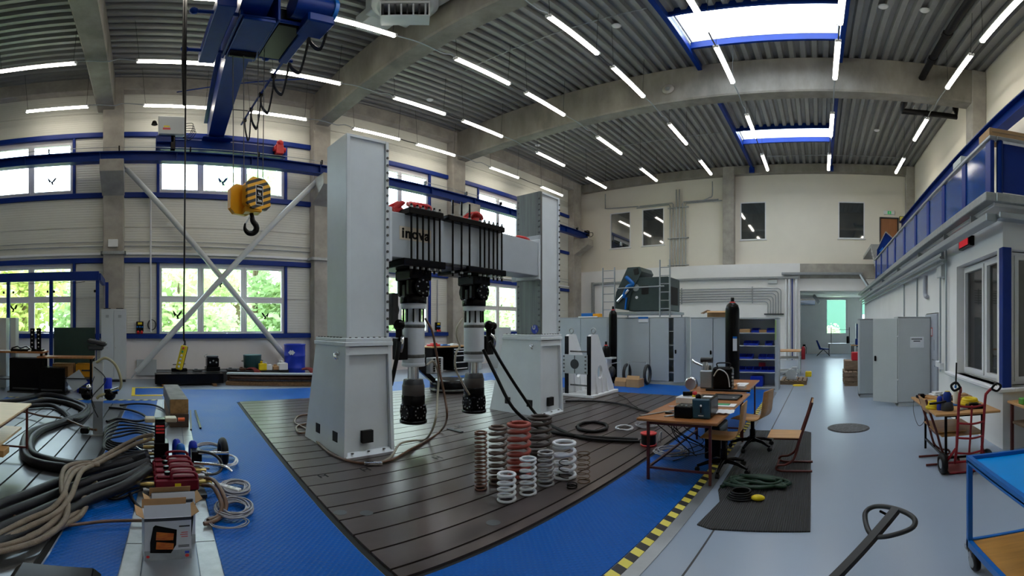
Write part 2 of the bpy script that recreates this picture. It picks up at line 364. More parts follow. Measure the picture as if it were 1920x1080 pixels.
ys = [-9.2] + [v for s_ in SKY for v in s_] + [YF+.2]
for a, b in zip(ys[0::2], ys[1::2]): q = deckmesh(SX[0], SX[1], a, b); cl.add(q.v, q.f)
tag(cl.o('ceiling', deck), 'ribbed grey metal roof deck', kind='structure')
for i, (a, b) in enumerate(SKY):
    W = T('window_%d' % (wn[0]+1), ['unseen skylight added above the camera', 'large bright skylight near the middle of the roof', 'smaller bright skylight towards the far wall'][i], None, kind='structure'); wn[0] += 1
    for y in (a, b): MB().box(SX[0], SX[1], y-.05, y+.05, 10.84, 11.12, .01).o('cross_beam', blue_cr, W)
    MB().walls(SX[0], SX[1], a, b, [(SX[0]+.06, SX[1]-.06, a+.06, b-.06)], lambda u, v, t: (u, v, t), 11.1, 11.45).o('kerb', frame_w, W)
    n = 3
    for k in range(n):
        x0 = SX[0]+.06+(SX[1]-SX[0]-.12)*k/n; x1 = SX[0]+.06+(SX[1]-SX[0]-.12)*(k+1)/n
        MB().box(x0, x1, a+.05, b-.05, 11.40, 11.42).o('pane', skyl, W)
for x, lab in ((SX[0]-.07, 'left'), (SX[1]+.07, 'right')):
    for a, b in ((-.7, 6.1), (6.7, 12.84), (13.41, 23.2)): trim(MB().box(x-.07, x+.07, a, b, 10.72, 10.96, .01), blue_cr, 'blue roof purlin on the %s side of a skylight' % lab)
    trim(MB().box(x-.14, x+.14, 23.05, 23.2, 10.45, 10.8, .01), blue_st, 'blue purlin shoe on the far wall')
# far wall, upper storey
UW = [(-12.35, -10.98, 6.60, 8.88), (-10.21, -8.83, 6.60, 8.90), (-4.34, -2.92, 6.63, 8.84), (1.05, 2.48, 6.65, 8.79)]
DO = (3.30, 4.37, 5.60, 7.94)
tag(MB().walls(XL-.3, XR+.3, 0, 11.3, UW+[DO, (-1.03, 3.0, 0, 3.72)], fy(YF), 0, .2).o('wall_far', plaster_cr), 'tall cream wall at the far end', kind='structure')
for (a, b, c, d), lab in zip(UW, ('leftmost upstairs office window in the far wall', 'upstairs office window just left of the grey conduits', 'upstairs office window right of the concrete column', 'dark upstairs office window nearest the brown door')):
    W = T('window_%d' % (wn[0]+1), lab, None, kind='structure'); wn[0] += 1
    MB().walls(a, b, c, d, [(a+.05, b-.05, c+.05, d-.05)], fy(YF), .0, .16).o('window_frame', frame_w, W)
    MB().box(a+.04, b-.04, YF+.06, YF+.075, c+.04, d-.04).o('pane', mirror_gl, W)
    MB().box(a-.06, b+.06, YF-.06, YF+.02, c-.05, c, .01).o('window_sill', frame_w, W)
D = T('door_1', 'brown wooden upstairs door under the exit sign', None, kind='structure')
MB().box(DO[0]+.06, DO[1]-.06, YF+.05, YF+.1, DO[2], DO[3]-.06).o('door_leaf', mat('door_brown', (.33, .13, .05), .4, n=.12, ns=2, st=(6, 6, .6)), D)
MB().walls(DO[0], DO[1], DO[2], DO[3], [(DO[0]+.07, DO[1]-.07, DO[2]-.1, DO[3]-.07)], fy(YF), -.02, .1).o('door_frame', darkgrey, D)
MB().cyl((DO[0]+.16, YF+.05, 6.62), (DO[0]+.16, YF-.01, 6.62), .02).bar((DO[0]+.16, YF-.01, 6.62), (DO[0]+.3, YF-.01, 6.62), .02, .02).o('door_handle', chrome, D)
ex = T('exit_sign', 'small green running-man exit sign over the brown door', 'sign', (3.84, YF-.05, 8.2))
MB().box(-.3, .3, -.03, .05, -.11, .11, .01).o('housing', whitem, ex)
MB().box(-.10, .10, -.036, -.03, -.09, .09).o('green_panel', mat('exit_green', (.02, .30, .08), .4, n=0, es=.4), ex)
MB().box(-.025, .025, -.042, -.036, -.05, .02).sphere((0, -.04, .05), .022, 8, (1, .2, 1)).o('white_pictogram', whitem, ex)
# edge beam, column on the far wall
trim(MB().box(XL+.4, XR, YF-.38, YF, 10.45, 10.97, .02), concrete_dk, 'concrete edge beam along the top of the far wall')
tag(MB().box(-5.25, -4.62, YF-.42, YF, 5.2, 10.97, .02).o('concrete_column', concrete), 'concrete column in the middle of the far wall', 'column', kind='structure')
tag(MB().box(4.72, XR, YF-.42, YF, 3.6, 10.97, .02).o('concrete_column', concrete), 'concrete column in the far right corner', 'column', kind='structure')
tag(MB().box(4.72, XR, 12.8, 13.42, 3.6, 10.97, .02).o('concrete_column', concrete), 'concrete column above the gallery on the right', 'column', kind='structure')
# lower front block of the far wall with the opening to the next room
YL = 23.2
lf = MB().walls(XL+.0, -1.03, 0, 5.2, [], fy(YL), 0, .39).o('wall_lower', plaster); tag(lf, 'white lower block of the far wall carrying grey conduits', kind='structure')
trim(MB().box(-1.12, 3.0, YL+.02, YL+.38, 4.38, 5.18, .01), concrete, 'concrete lintel over the wide opening')
trim(MB().box(-1.12, 3.0, YL+.1, YL+.38, 3.71, 4.38), plaster, 'white wall strip under the concrete lintel')
# next room seen through the opening
nr = MB().box(-2.6, -2.5, 23.8, 31, 0, 4).box(3.6, 3.7, 23.8, 31, 0, 4).walls(-2.6, 3.7, 0, 4, [(.41, 1.86, 1.25, 3.66), (2.75, 3.55, 1.25, 3.66)], fy(28.6), 0, .25).box(-2.6, -1.05, 23.75, 23.8, 0, 4).box(3.0, 3.7, 23.75, 23.8, 0, 4)
tag(nr.o('wall_next_room', plaster), 'pale walls of the room beyond the wide opening', kind='structure')
tag(MB().box(-2.6, 3.7, 23.75, 28.9, 3.72, 3.8).o('ceiling_next_room', plaster), 'white suspended ceiling of the room beyond', kind='structure')
window(.41, 1.86, 1.25, 3.66, [], [], 'Y', 28.65, frame_w, glassm, d=-.1, label='window in the room beyond with a green shrub outside', inv=-1)
window(2.75, 3.55, 1.25, 3.66, [], [], 'Y', 28.65, frame_w, glassm, d=-.1, label='narrow right window in the room beyond', inv=-1)
for i, (x, y) in enumerate(((1541, 559), (1570, 565), (1602, 559))):
    p = PY(x, 562, (25.2, 27.2, 25.2)[i]); p.z = 3.72; dl = T('downlight', '%s round ceiling light in the room beyond' % ('left', 'middle', 'right')[i], 'ceiling light', p, group='downlights beyond the opening')
    MB().lathe((0, 0, 0), [(.0, -.01), (.12, -.01), (.12, 0)], 16).o('lens', downl, dl); MB().lathe((0, 0, 0), [(.12, -.015), (.15, -.012), (.15, .0), (.12, 0)], 16).o('ring', whitem, dl)
# right side: tall wall, office block, gallery
tag(MB().walls(-9.2, YF+.2, 0, 11.3, [], fx(XR), 0, .25).o('wall_right', plaster_cr), 'tall cream wall above the gallery', kind='structure')
tag(MB().walls(XL-.3, XR+.3, 0, 11.3, [], fy(-9), -.25, 0).o('wall_back', plaster_cr), 'wall behind the camera', kind='structure')
XO, YO = 2.48, 5.5
ow = MB().walls(YO+.2, YL+.4, 0, 3.42, [(5.64, 7.56, .9, 2.86), (8.77, 9.84, 0, 2.06)], fx(XO), 0, .2)
ow.walls(XO, XR, 0, 3.42, [(2.62, 4.9, .9, 2.86)], fy(YO), .0, .2)
tag(ow.o('wall_office', plaster), 'white office block with windows under the gallery', kind='structure')
window(5.66, 7.54, .92, 2.84, [6.50], [], 'X', XO+.14, frame_w, officegl, d=-.07, label='two-pane office window facing the aisle', inv=-1)
window(2.68, 4.88, .92, 2.84, [3.75], [], 'Y', YO+.14, frame_w, officegl, d=-.07, label='office window at the right edge of the picture', inv=-1)
trim(MB().box(XO-.10, XO+.15, YO-.1, 8.02, .84, .9, .012).box(XO+.1501, XR, YO-.1, YO+.1, .84, .9, .012), frame_w, 'white window sill round the office corner')
trim(MB().box(XO-.01, XO+.13, YO-.012, YO+.115, .9, 2.88, .006), blue_st, 'blue corner post between the office windows')
tag(MB().box(XO+.2, XR, YO+.2, 14, 3.0, 3.05).o('ceiling_office', plaster), 'office ceiling', kind='structure')
tag(MB().box(XO+.2, XR, 13.9, 14.0, 0, 3.4).o('wall_office_inner', plaster), 'inner office wall', kind='structure')
D = T('door_2', 'grey steel door with a small red sign beside the cabinets', None, kind='structure')
MB().box(XO-.035, XO+.02, 8.80, 9.81, .02, 2.04, .012).o('door_leaf', door_g, D)
MB().bar((XO-.06, 8.93, 1.05), (XO-.06, 9.06, 1.05), .02, .02).cyl((XO-.02, 8.93, 1.05), (XO-.07, 8.93, 1.05), .013).cyl((XO-.03, 8.93, .92), (XO-.05, 8.93, .92), .022).o('door_handle', chrome, D)
MB().box(XO-.04, XO-.034, 9.14, 9.27, 1.55, 1.74).o('red_sign', red_b, D); MB().box(XO-.043, XO-.04, 9.16, 9.25, 1.57, 1.72).o('sign_face', paper, D)
MB().box(XO-.042, XO-.036, 9.0, 9.3, 1.25, 1.48).o('faded_notice', door_g, D)
# gallery slab, trays, railing
XG = 2.2
tag(MB().box(XG+.05, XR, YO-.22, YL, 3.40, 3.56, .01).o('gallery_floor', plaster), 'white gallery slab on top of the office block', kind='structure')
gt = T('cable_tray', 'grey steel cable tray wrapped along the gallery edge', 'cable tray', (XG, YO-.3, 3.4))
MB().box(XG-.10, XG+.05, YO-.3, YL-.02, 3.44, 3.57, .01).box(XG+.05, XR, YO-.32, YO-.22, 3.44, 3.57, .01).o('upper_rail', galv, gt, w=True)
MB().box(XG-.06, XG+.10, YO-.22, YL-.02, 3.18, 3.29, .01).box(XG+.10, XR, YO-.3, YO-.1, 3.22, 3.31, .01).o('lower_trunking', alu, gt, w=True)
for k, z in enumerate((3.08, 3.00)): MB().tube([(XG+.08+k*.07, 7.9, z), (XG+.08+k*.07, YL-.05, z)], .032, 8).o('pipe', galv, gt, w=True)
for y in (6.0, 7.4, 9.4, 12, 15, 18.5): MB().box(XG-.02, XG+.28, y-.02, y+.02, 3.30, 3.42).o('bracket', galv, gt, w=True)
ra = T('gallery_railing', 'blue gallery railing with translucent blue panels and grey handrail', 'railing', (XG, YO-.2, 3.57))
py = [5.30, 6.279, 7.398, 8.496, 9.663, 11.0, 12.4, 13.8, 15.2, 16.6]
for i, y in enumerate(py): MB().box(XG-.03, XG+.03, y-.09, y+.09, 3.5, 4.36, .008).o('post', blue_st, ra, w=True)
for a, b in zip(py, py[1:]): MB().box(XG-.012, XG+.012, a+.08, b-.08, 3.60, 4.34).o('panel', bluegl, ra, w=True)
MB().box(XG-.05, XG+.06, 5.2, 16.7, 4.37, 4.43, .012).box(XG+.06, XR, 5.2, 5.31, 4.37, 4.43, .012).o('handrail', galv, ra, w=True)
for a, b in ((XG+.1, 3.3), (3.36, 4.3)): MB().box(a, b, 5.24, 5.265, 3.60, 4.34).o('panel', blue_st, ra, w=True)
MB().cyl((XG+.12, 5.25, 3.5), (XG+.12, 5.25, 4.4), .045, seg=12).o('corner_post', blue_cr, ra, w=True)
st = T('gallery_stair', 'blue stair cheek climbing from the gallery to the brown door', 'stair', (2.9, 16.8, 3.57))
MB().prism([(2.24, 3.6), (3.3, 3.6), (3.3, 4.9), (2.98, 5.15), (2.58, 5.5), (2.24, 4.8)], lambda u, v, t: (u, t, v), 16.72, 16.76).o('stair_side', blue_cr, st, w=True)
MB().prism([(2.62, 4.3), (2.70, 4.3), (2.46, 4.9), (2.34, 4.75)], lambda u, v, t: (u, t, v), 16.66, 16.72).o('stair_bracket', blue_lt, st, w=True)
MB().bar((2.24, 16.71, 4.82), (2.58, 16.71, 5.53), .05, .03).bar((2.58, 16.71, 5.53), (3.02, 16.71, 5.15), .05, .03).o('stair_handrail', galv, st, w=True)
for k in range(9): MB().box(XG+.15, 4.2, 16.9+k*.3, 17.2+k*.3, 3.57+k*.2, 3.79+k*.2).o('step', galv, st, w=True)
MB().box(XG+.15, 4.2, 19.6, 23.15, 5.42, 5.58).o('landing', galv, st, w=True)
# floor finishes -------------------------------------------------
def finish(name, q, z0, z1, m, label, kind='structure'): return tag(MB().slab(q, z0, z1).o(name, m), label, kind=kind)
slope = .106
yl = lambda X: 1.50+(-2.15-X)*slope         # near edge of the right bed plate
ys_ = lambda X: -.12+(-2.7-X)*.077            # near edge of the grey channel cover
finish('floor_blue_aisle', [(-2.13, -.45), (-1.30, -.45), (-1.30, 11.9), (-2.13, 11.9)], 0, .010, blue_fl, 'blue tread plate between the bed plate and the hazard tape')
finish('floor_blue_far', [(-9.6, 10.32), (-2.13, 10.32), (-2.13, 11.9), (-9.6, 12.9)], 0, .010, blue_fl, 'blue tread plate strip before the grey cabinets')
finish('floor_blue_middle', [(-10.2, ys_(-10.2)+.66), (-2.13, ys_(-2.13)+.66), (-2.13, yl(-2.13)-.06), (-9.7, yl(-9.7)-.06), (-10.2, yl(-10.2)-.06)], 0, .010, blue_fl, 'blue tread plate between the channel cover and the right bed plate')
finish('floor_blue_window_side', [(-12.1, .62), (-10.2, .6), (-10.2, yl(-10.2)-.06), (-9.72, yl(-9.72)-.06), (-9.72, 12.9), (-11.4, 12.9), (-11.4, 4.9)], 0, .010, blue_fl, 'blue tread plate band towards the window wall')
finish('floor_blue_left', [(-10.2, -3.2), (-9.75, -3.2), (-9.75, -.22), (-2.13, -.66), (-2.13, ys_(-2.13)-.01), (-10.2, ys_(-10.2)-.01)], 0, .010, blue_fl, 'blue tread plate beside the left bed plate')
finish('floor_hazard_tape', [(-1.28, -.3), (-1.19, -.3), (-1.22, 11.5), (-1.31, 11.5)], .0, .012, hazard, 'black and yellow hazard tape along the blue floor')
finish('floor_hazard_tape', [(-10.3, -3.2), (-10.2, -3.2), (-10.2, .5), (-10.3, .5)], .0, .012, hazard, 'hazard tape at the far edge of the left blue floor')
finish('floor_edge_strip', [(-1.19, -.3), (-1.08, -.3), (-1.12, 11.5), (-1.22, 11.5)], .0, .008, alu, 'pale edge strip beside the hazard tape')
finish('floor_joint', [(-.86, 1), (-.845, 1), (-.745, 13), (-.76, 13)], .0, .002, darkgrey, 'dark expansion joint in the grey floor')
cv = T('channel_cover', 'long row of aluminium channel covers between the blue floors', 'floor cover', (-6, .3, 0))
n = 7
for k in range(n):
    xa = -2.0-8.3*k/n; xb = -2.0-8.3*(k+1)/n+.012
    MB().slab([(xb, ys_(xb)+.14), (xa, ys_(xa)+.14), (xa, ys_(xa)+.5), (xb, ys_(xb)+.5)], 0, .022).o('cover_plate', alu, cv, w=True)
    for d0, d1 in ((0, .13), (.51, .65)): MB().slab([(xb, ys_(xb)+d0), (xa, ys_(xa)+d0), (xa, ys_(xa)+d1), (xb, ys_(xb)+d1)], 0, .017).o('edge_plate', galv, cv, w=True)
# bed plates: separate slabs with dark slots
bp = T('bed_plate', 'brown steel bed plate with parallel slots under the white towers', 'bed plate', (-6, 6, 0))
MB().slab([(-2.13, yl(-2.13)-.05), (-2.13, 10.31), (-9.7, 10.31), (-9.7, yl(-9.7)-.05)][::-1], 0, .004).o('slot_bed', slotm, bp, w=True)
x = -2.17; i = 0
while x > -9.6:
    wd = .115 if i == 0 else .285; xb = max(x-wd, -9.66)
    MB().slab([(xb, yl(xb)), (x, yl(x)), (x, 10.25), (xb, 10.25)], .0, .03).o('slab', steelp, bp, w=True); x = xb-.022; i += 1
for (px, py_) in ((638, 961), (925, 980), (687, 962)): p = G(px, py_, .03); MB().lathe(p, [(.06, 0), (.06, .0015)], 20).o('round_plug', steelp2, bp, w=True)
for k, (px, py_) in enumerate(((605, 892), (820, 858), (685, 880), (860, 800))):
    p = G(px, py_, .031); MB().box(p.x-.06, p.x+.06, p.y-.05, p.y-.03, .03, .0315).box(p.x-.06, p.x+.06, p.y+.03, p.y+.05, .03, .0315).box(p.x-.01, p.x+.01, p.y-.03, p.y+.03, .03, .0315).o('stamped_letter', slotm, bp, w=True)
bq = T('bed_plate', 'grey steel bed plate with slots under the heap of hoses', 'bed plate', (-6, -2.5, 0))
MB().slab([(-9.72, -6), (-2.1, -6), (-2.1, -.68), (-9.72, -.24)], 0, .004).o('slot_bed', slotm, bq, w=True)
y = -.30; i = 0
while y > -5.8:
    wd = .25; ye = y-wd; f_ = lambda X, Y: Y-(X+9.72)*.055
    MB().slab([(-9.68, f_(-9.68, ye)), (-2.12, f_(-2.12, ye)), (-2.12, f_(-2.12, y)), (-9.68, f_(-9.68, y))], 0, .03).o('slab', steelp2, bq, w=True); y = ye-.025
ht = T('floor_hatch', 'blue floor hatch in a yellow frame near the lockers', 'floor hatch', (-11.7, .3, 0))
MB().walls(-12.45, -10.95, -.17, .9, [(-12.32, -11.08, -.08, .81)], lambda u, v, t: (u, v, t), 0, .012).o('frame', yellow, ht, w=True)
MB().box(-12.32, -11.08, -.08, .81, 0, .008).o('lid', blue_fl, ht, w=True)
mh = T('manhole_cover', 'round cast iron manhole cover in the grey aisle', 'manhole cover', (.5, 7.37, 0))
MB().lathe((0, 0, 0), [(.0, 0), (.36, 0), (.36, .006), (0, .006)][1:3], 32).o('rim', darkgrey, mh)
castm = mat('cast_iron', (.09, .095, .10), .6, m=.3, n=.5, ns=22, b=.8, bs=45); MB().lathe((0, 0, 0), [(.33, .0), (.33, .011)], 32).o('lid', castm, mh)
tag(base(MB().slab([(-.99, 3.42), (-.86, 3.36), (-.07, 3.42), (-.13, 7.02), (-.22, 7.1), (-1.07, 7.1), (-1.02, 4.3), (-.93, 3.98)], .0, .014).o('rubber_mat', rubber_mat), (-.5, 5, 0)), 'dark ribbed rubber mat under the swivel chairs', 'mat')
# ---------------------------------------------------------------- hanging tube lamps
rows = [(-13.55, [-3.6, .15, 3.5, 7.3, 10.1, 14.25, 18.1]), (-10.8, [-3.6, -.05, 3.4, 7.2, 10.0, 14.15, 18.1]), (-7.93, [-.25, 3.3, 7.1, 9.85, 14.1, 18.1]), (-5.1, [0, 3.4, 7.05, 9.85, 14.1, 18.0]), (-2.38, [3.4, 7.0, 9.75, 14.05, 17.9]), (.43, [3.4, 7.0, 9.75, 14.1, 18.0]), (3.6, [3.4, 7.1, 9.8, 14.1, 18.1])]
lamp0 = T('tube_lamp', '', 'lamp')
MB().box(-.075, .075, -1.03, 1.03, .0, .035, .01).o('housing', whitem, lamp0)
MB().prism([(-.065, 0), (-.05, -.05), (0, -.07), (.05, -.05), (.065, 0)], lambda u, v, t: (u, t, v), -1.0, 1.0).o('diffuser', lampm, lamp0)
for s_ in (-1, 1):
    MB().box(-.07, .07, s_*1.0-.03, s_*1.0+.03, -.055, .03, .01).o('end_cap', whitem, lamp0)
    MB().tube([(0, s_*.95, .03), (0, s_*1.05, 1.6)], .006, 5).o('hanger_wire', darkgrey, lamp0)
first = True
rn_ = ['row beside the window wall', 'second row from the window wall', 'third row from the window wall', 'fourth row from the window wall', 'row left of the skylights', 'row right of the skylights', 'row above the gallery']
for (x, yy), rl in zip(rows, rn_):
    for k, y in enumerate(yy[::-1]):
        lab = 'glowing tube lamp, %s from far wall, %s' % (ORD[k], rl)
        if first: o = lamp0; o.location = (x, y+1.03, 9.37); o['label'] = lab; first = False
        else: o = dup(lamp0, (x, y+1.03, 9.37), 0, lab)
        o['group'] = 'tube lamps under the roof'
    for a, b in zip(yy, yy[1:]):
        ya, yb = a+2.08, b; ym = [-1.05, 6.4, 13.1]; hit = [q for q in ym if ya < q < yb]
        if hit: pts = smooth([(x, ya, 9.38), (x, hit[0]-.5, 9.42), (x, hit[0]-.1, 9.40), (x, hit[0]+.3, 9.36), (x, hit[0]+.6, 9.44), (x, yb, 9.38)], 5)
        else: pts = [(x, ya, 9.38), (x, (ya+yb)/2, 9.36), (x, yb, 9.38)]
        trim(MB().tube(pts, .018, 6), darkgrey if not hit else alu, 'lamp cable strung between tube lamps')
# ================================================================ GANTRY
def frus(m, b, t):      # frustum from (x0,x1,y0,y1,z) to (x0,x1,y0,y1,z)
    v = [(x, y, q[4]) for q in (b, t) for y in (q[2], q[3]) for x in (q[0], q[1])]
    return m.add(v, [(0, 2, 3, 1), (4, 5, 7, 6), (0, 1, 5, 4), (2, 6, 7, 3), (0, 4, 6, 2), (1, 3, 7, 5)])
tower_p = mat('tower_paint', (.70, .745, .77), .36, n=.05, ns=2.0, rn=.05)
boltm = mat('bolt_steel', (.10, .10, .10), .35, m=.6, n=0)
bolt0 = None
def tower(label, loc, ground):
    t = T('test_tower', label, 'tower', loc)
    # lower tapered box: side plates standing proud of recessed webs
    frus(MB(), (-1.24, -.03, -.33, .33, .05), (-.90, -.03, -.29, .29, 1.46)).o('lower_body', tower_p, t)
    for s in (-1, 1):
        frus(MB(), (-1.28, .04, s*.36-.025, s*.36+.025, 0), (-.94, .01, s*.32-.025, s*.32+.025, 1.5)).o('side_plate', tower_p, t)
    MB().box(-.96, .03, -.37, .37, 1.47, 1.53, .008).o('joint_flange', tower_p, t)
    MB().box(-.94, .02, -.355, .355, 1.53, 1.58, .008).o('upper_flange', tower_p, t)
    frus(MB(), (-.02, .015, -.34, .34, 1.36), (-.02, .005, -.33, .33, 1.46)).o('lintel_plate', tower_p, t)
    frus(MB(), (-.04, .06, -.36, .36, .0), (-.04, .0, -.35, .35, .05)).o('foot_flange', tower_p, t)
    # upper box column
    MB().box(-.58, -.035, -.27, .27, 1.58, 4.36).o('upper_web', tower_p, t)
    MB().box(-.60, -.005, -.325, -.27, 1.58, 4.40, .006).o('near_flange_plate', ground or tower_p, t)
    MB().box(-.60, -.005, .27, .325, 1.58, 4.40, .006).o('far_flange_plate', tower_p, t)
    MB().box(-.59, -.008, -.27, .27, 4.36, 4.40).o('top_cap', tower_p, t)
    b = MB().cyl((0, 0, 0), (0, 0, .012), .020, seg=6).o('bolt', boltm, t); b.location = (.0, .20, 1.58)
    for k in range(7): inst(b, t, (-.012, -.27+.09*k, 1.58))
    for k in range(8): inst(b, t, (-.85+.1*k, -.335, 1.58))
    for k in range(3): inst(b, t, (.035, -.26+.24*k, .045))
    for k in range(23):
        inst(b, t, (-.006, .298, 1.72+.115*k), (0, pi/2, 0))
        if ground: inst(b, t, (-.055, -.325, 1.72+.115*k), (pi/2, 0, 0)); inst(b, t, (-.56, -.325, 1.72+.115*k), (pi/2, 0, 0))
    b.location = (-.006, .298, 1.66); b.rotation_euler = (0, pi/2, 0)
    fr = (0.02, .03); MB().box(-.02, .040, -.11, .05, .17, .34).o('cable_hole_shade', slotm, t)  # dark blocks stand in for the shade inside the open cable holes
    for x in (-.86, -.30): MB().box(x, x+.14, -.386, -.36, .17, .31).o('cable_hole_shade', slotm, t)
    MB().tube(smooth([(-.18, -.355, 1.37), (-.20, -.40, 1.37), (-.16, -.41, 1.33), (-.16, -.38, 1.30)], 4), .018, 8).cyl((-.18, -.35, 1.37), (-.18, -.37, 1.37), .03).o('eye_bolt', chrome, t)
    return t
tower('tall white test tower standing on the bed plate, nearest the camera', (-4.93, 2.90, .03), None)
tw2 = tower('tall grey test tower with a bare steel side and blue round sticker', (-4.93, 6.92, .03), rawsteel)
MB().box(-.72, -.005, -.345, -.30, 2.62, 3.50, .006).o('beam_seat_plate', greyp, tw2)
MB().lathe((-.14, -.33, 1.68), [(.085, 0), (.085, .004)], 24, Matrix.Rotation(pi/2, 3, 'X')).o('blue_round_sticker', blue_pl, tw2)
text('sticker_letter', 'U', .10, whitem, tw2, (-.16, -.336, 1.71), (pi/2, 0, 0), bold=.004); text('sticker_digit', '2', .05, whitem, tw2, (-.105, -.336, 1.64), (pi/2, 0, 0))
BX = -4.955
cb = T('gantry_beam', 'grey cross beam joining the two towers, with black clamp plates', 'beam', (-5.2, 4.9, 2.7))
MB().box(-5.46, BX, 3.26, 6.56, 2.72, 3.38, .012).o('beam_body', greyp, cb, w=True)
for y0, y1 in ((3.228, 3.28), (6.54, 6.575)): MB().box(-5.50, BX+.02, y0, y1, 2.66, 3.44, .008).o('end_plate', tower_p, cb, w=True)
MB().box(BX, BX+.004, 3.41, 3.97, 2.99, 3.185).o('name_plate', mat('name_plate_beige', (.62, .54, .42), .5, n=.05), cb, w=True)
text('lettering', 'inova', .21, black_m, cb, (BX+.006+5.2, 3.69-4.9, 3.085-2.7), (pi/2, 0, pi/2), bold=.007, spacing=1.1)
for a, b, z0, z1 in ((3.50, 4.12, 3.36, 3.46), (4.21, 5.47, 3.37, 3.46), (3.40, 4.16, 2.60, 2.71), (4.62, 5.50, 2.61, 2.71)):
    MB().box(-5.60, BX+.12, a, b, z0, z1, .01).o('clamp_plate', black_m, cb, w=True)
MB().box(-5.55, BX+.06, 4.0, 4.75, 2.66, 2.70, .006).o('spacer_plate', darkgrey, cb, w=True)
rod = None
for y in (3.56, 3.665, 3.765, 3.87, 3.97, 4.075, 4.33, 4.51, 4.68, 4.915, 5.015, 5.12, 5.225, 5.32, 5.43):
    mid = 4.2 < y < 4.8
    MB().cyl((BX+.075, y, 2.52), (BX+.075, y, 3.72 if mid else 3.52), .015, seg=8).o('tie_rod', black_m, cb, w=True)
    MB().cyl((BX+.075, y, 3.46), (BX+.075, y, 3.49), .026, seg=6).cyl((BX+.075, y, 2.57), (BX+.075, y, 2.60), .026, seg=6).o('nut', galv, cb, w=True)
for pts, lab, j in (([(748, 385), (760, 381), (742, 392), (755, 394)], 'red lifting sling heaped on the left end of the cross beam', 0), ([(780, 382), (800, 386), (806, 393), (785, 388)], 'red lifting sling lying on the middle of the cross beam', 1), ([(884, 410), (893, 401), (902, 409), (890, 413)], 'small red lifting sling on the right clamp plate', 2)):
    pp = [PX(x, y, -5.15+.1*(k % 2)) for k, (x, y) in enumerate(pts)]; zz = 3.44 if j == 0 else 3.49
    pl = []
    for r_ in range(3):
        for k, p in enumerate(pp): pl.append((p.x-.09*r_+random.uniform(-.04, .04), p.y+random.uniform(-.05, .05), max(zz+.03, min(p.z, zz+.16))+.02*r_))
    tag(base(MB().tube(smooth(pl, 4), .034, 8).o('lifting_sling', red_b), (pp[0].x, pp[0].y, zz)), lab, 'sling')
tag(base(MB().tube(smooth([(-5.2, 6.3, 3.41), (-5.1, 6.1, 3.43), (-5.0, 6.2, 3.41), (-5.08, 6.4, 3.42)], 5), .03, 8).o('lifting_sling', red_b), (-5.1, 6.2, 3.38)), 'short red sling at the steel tower end of the cross beam', 'sling')
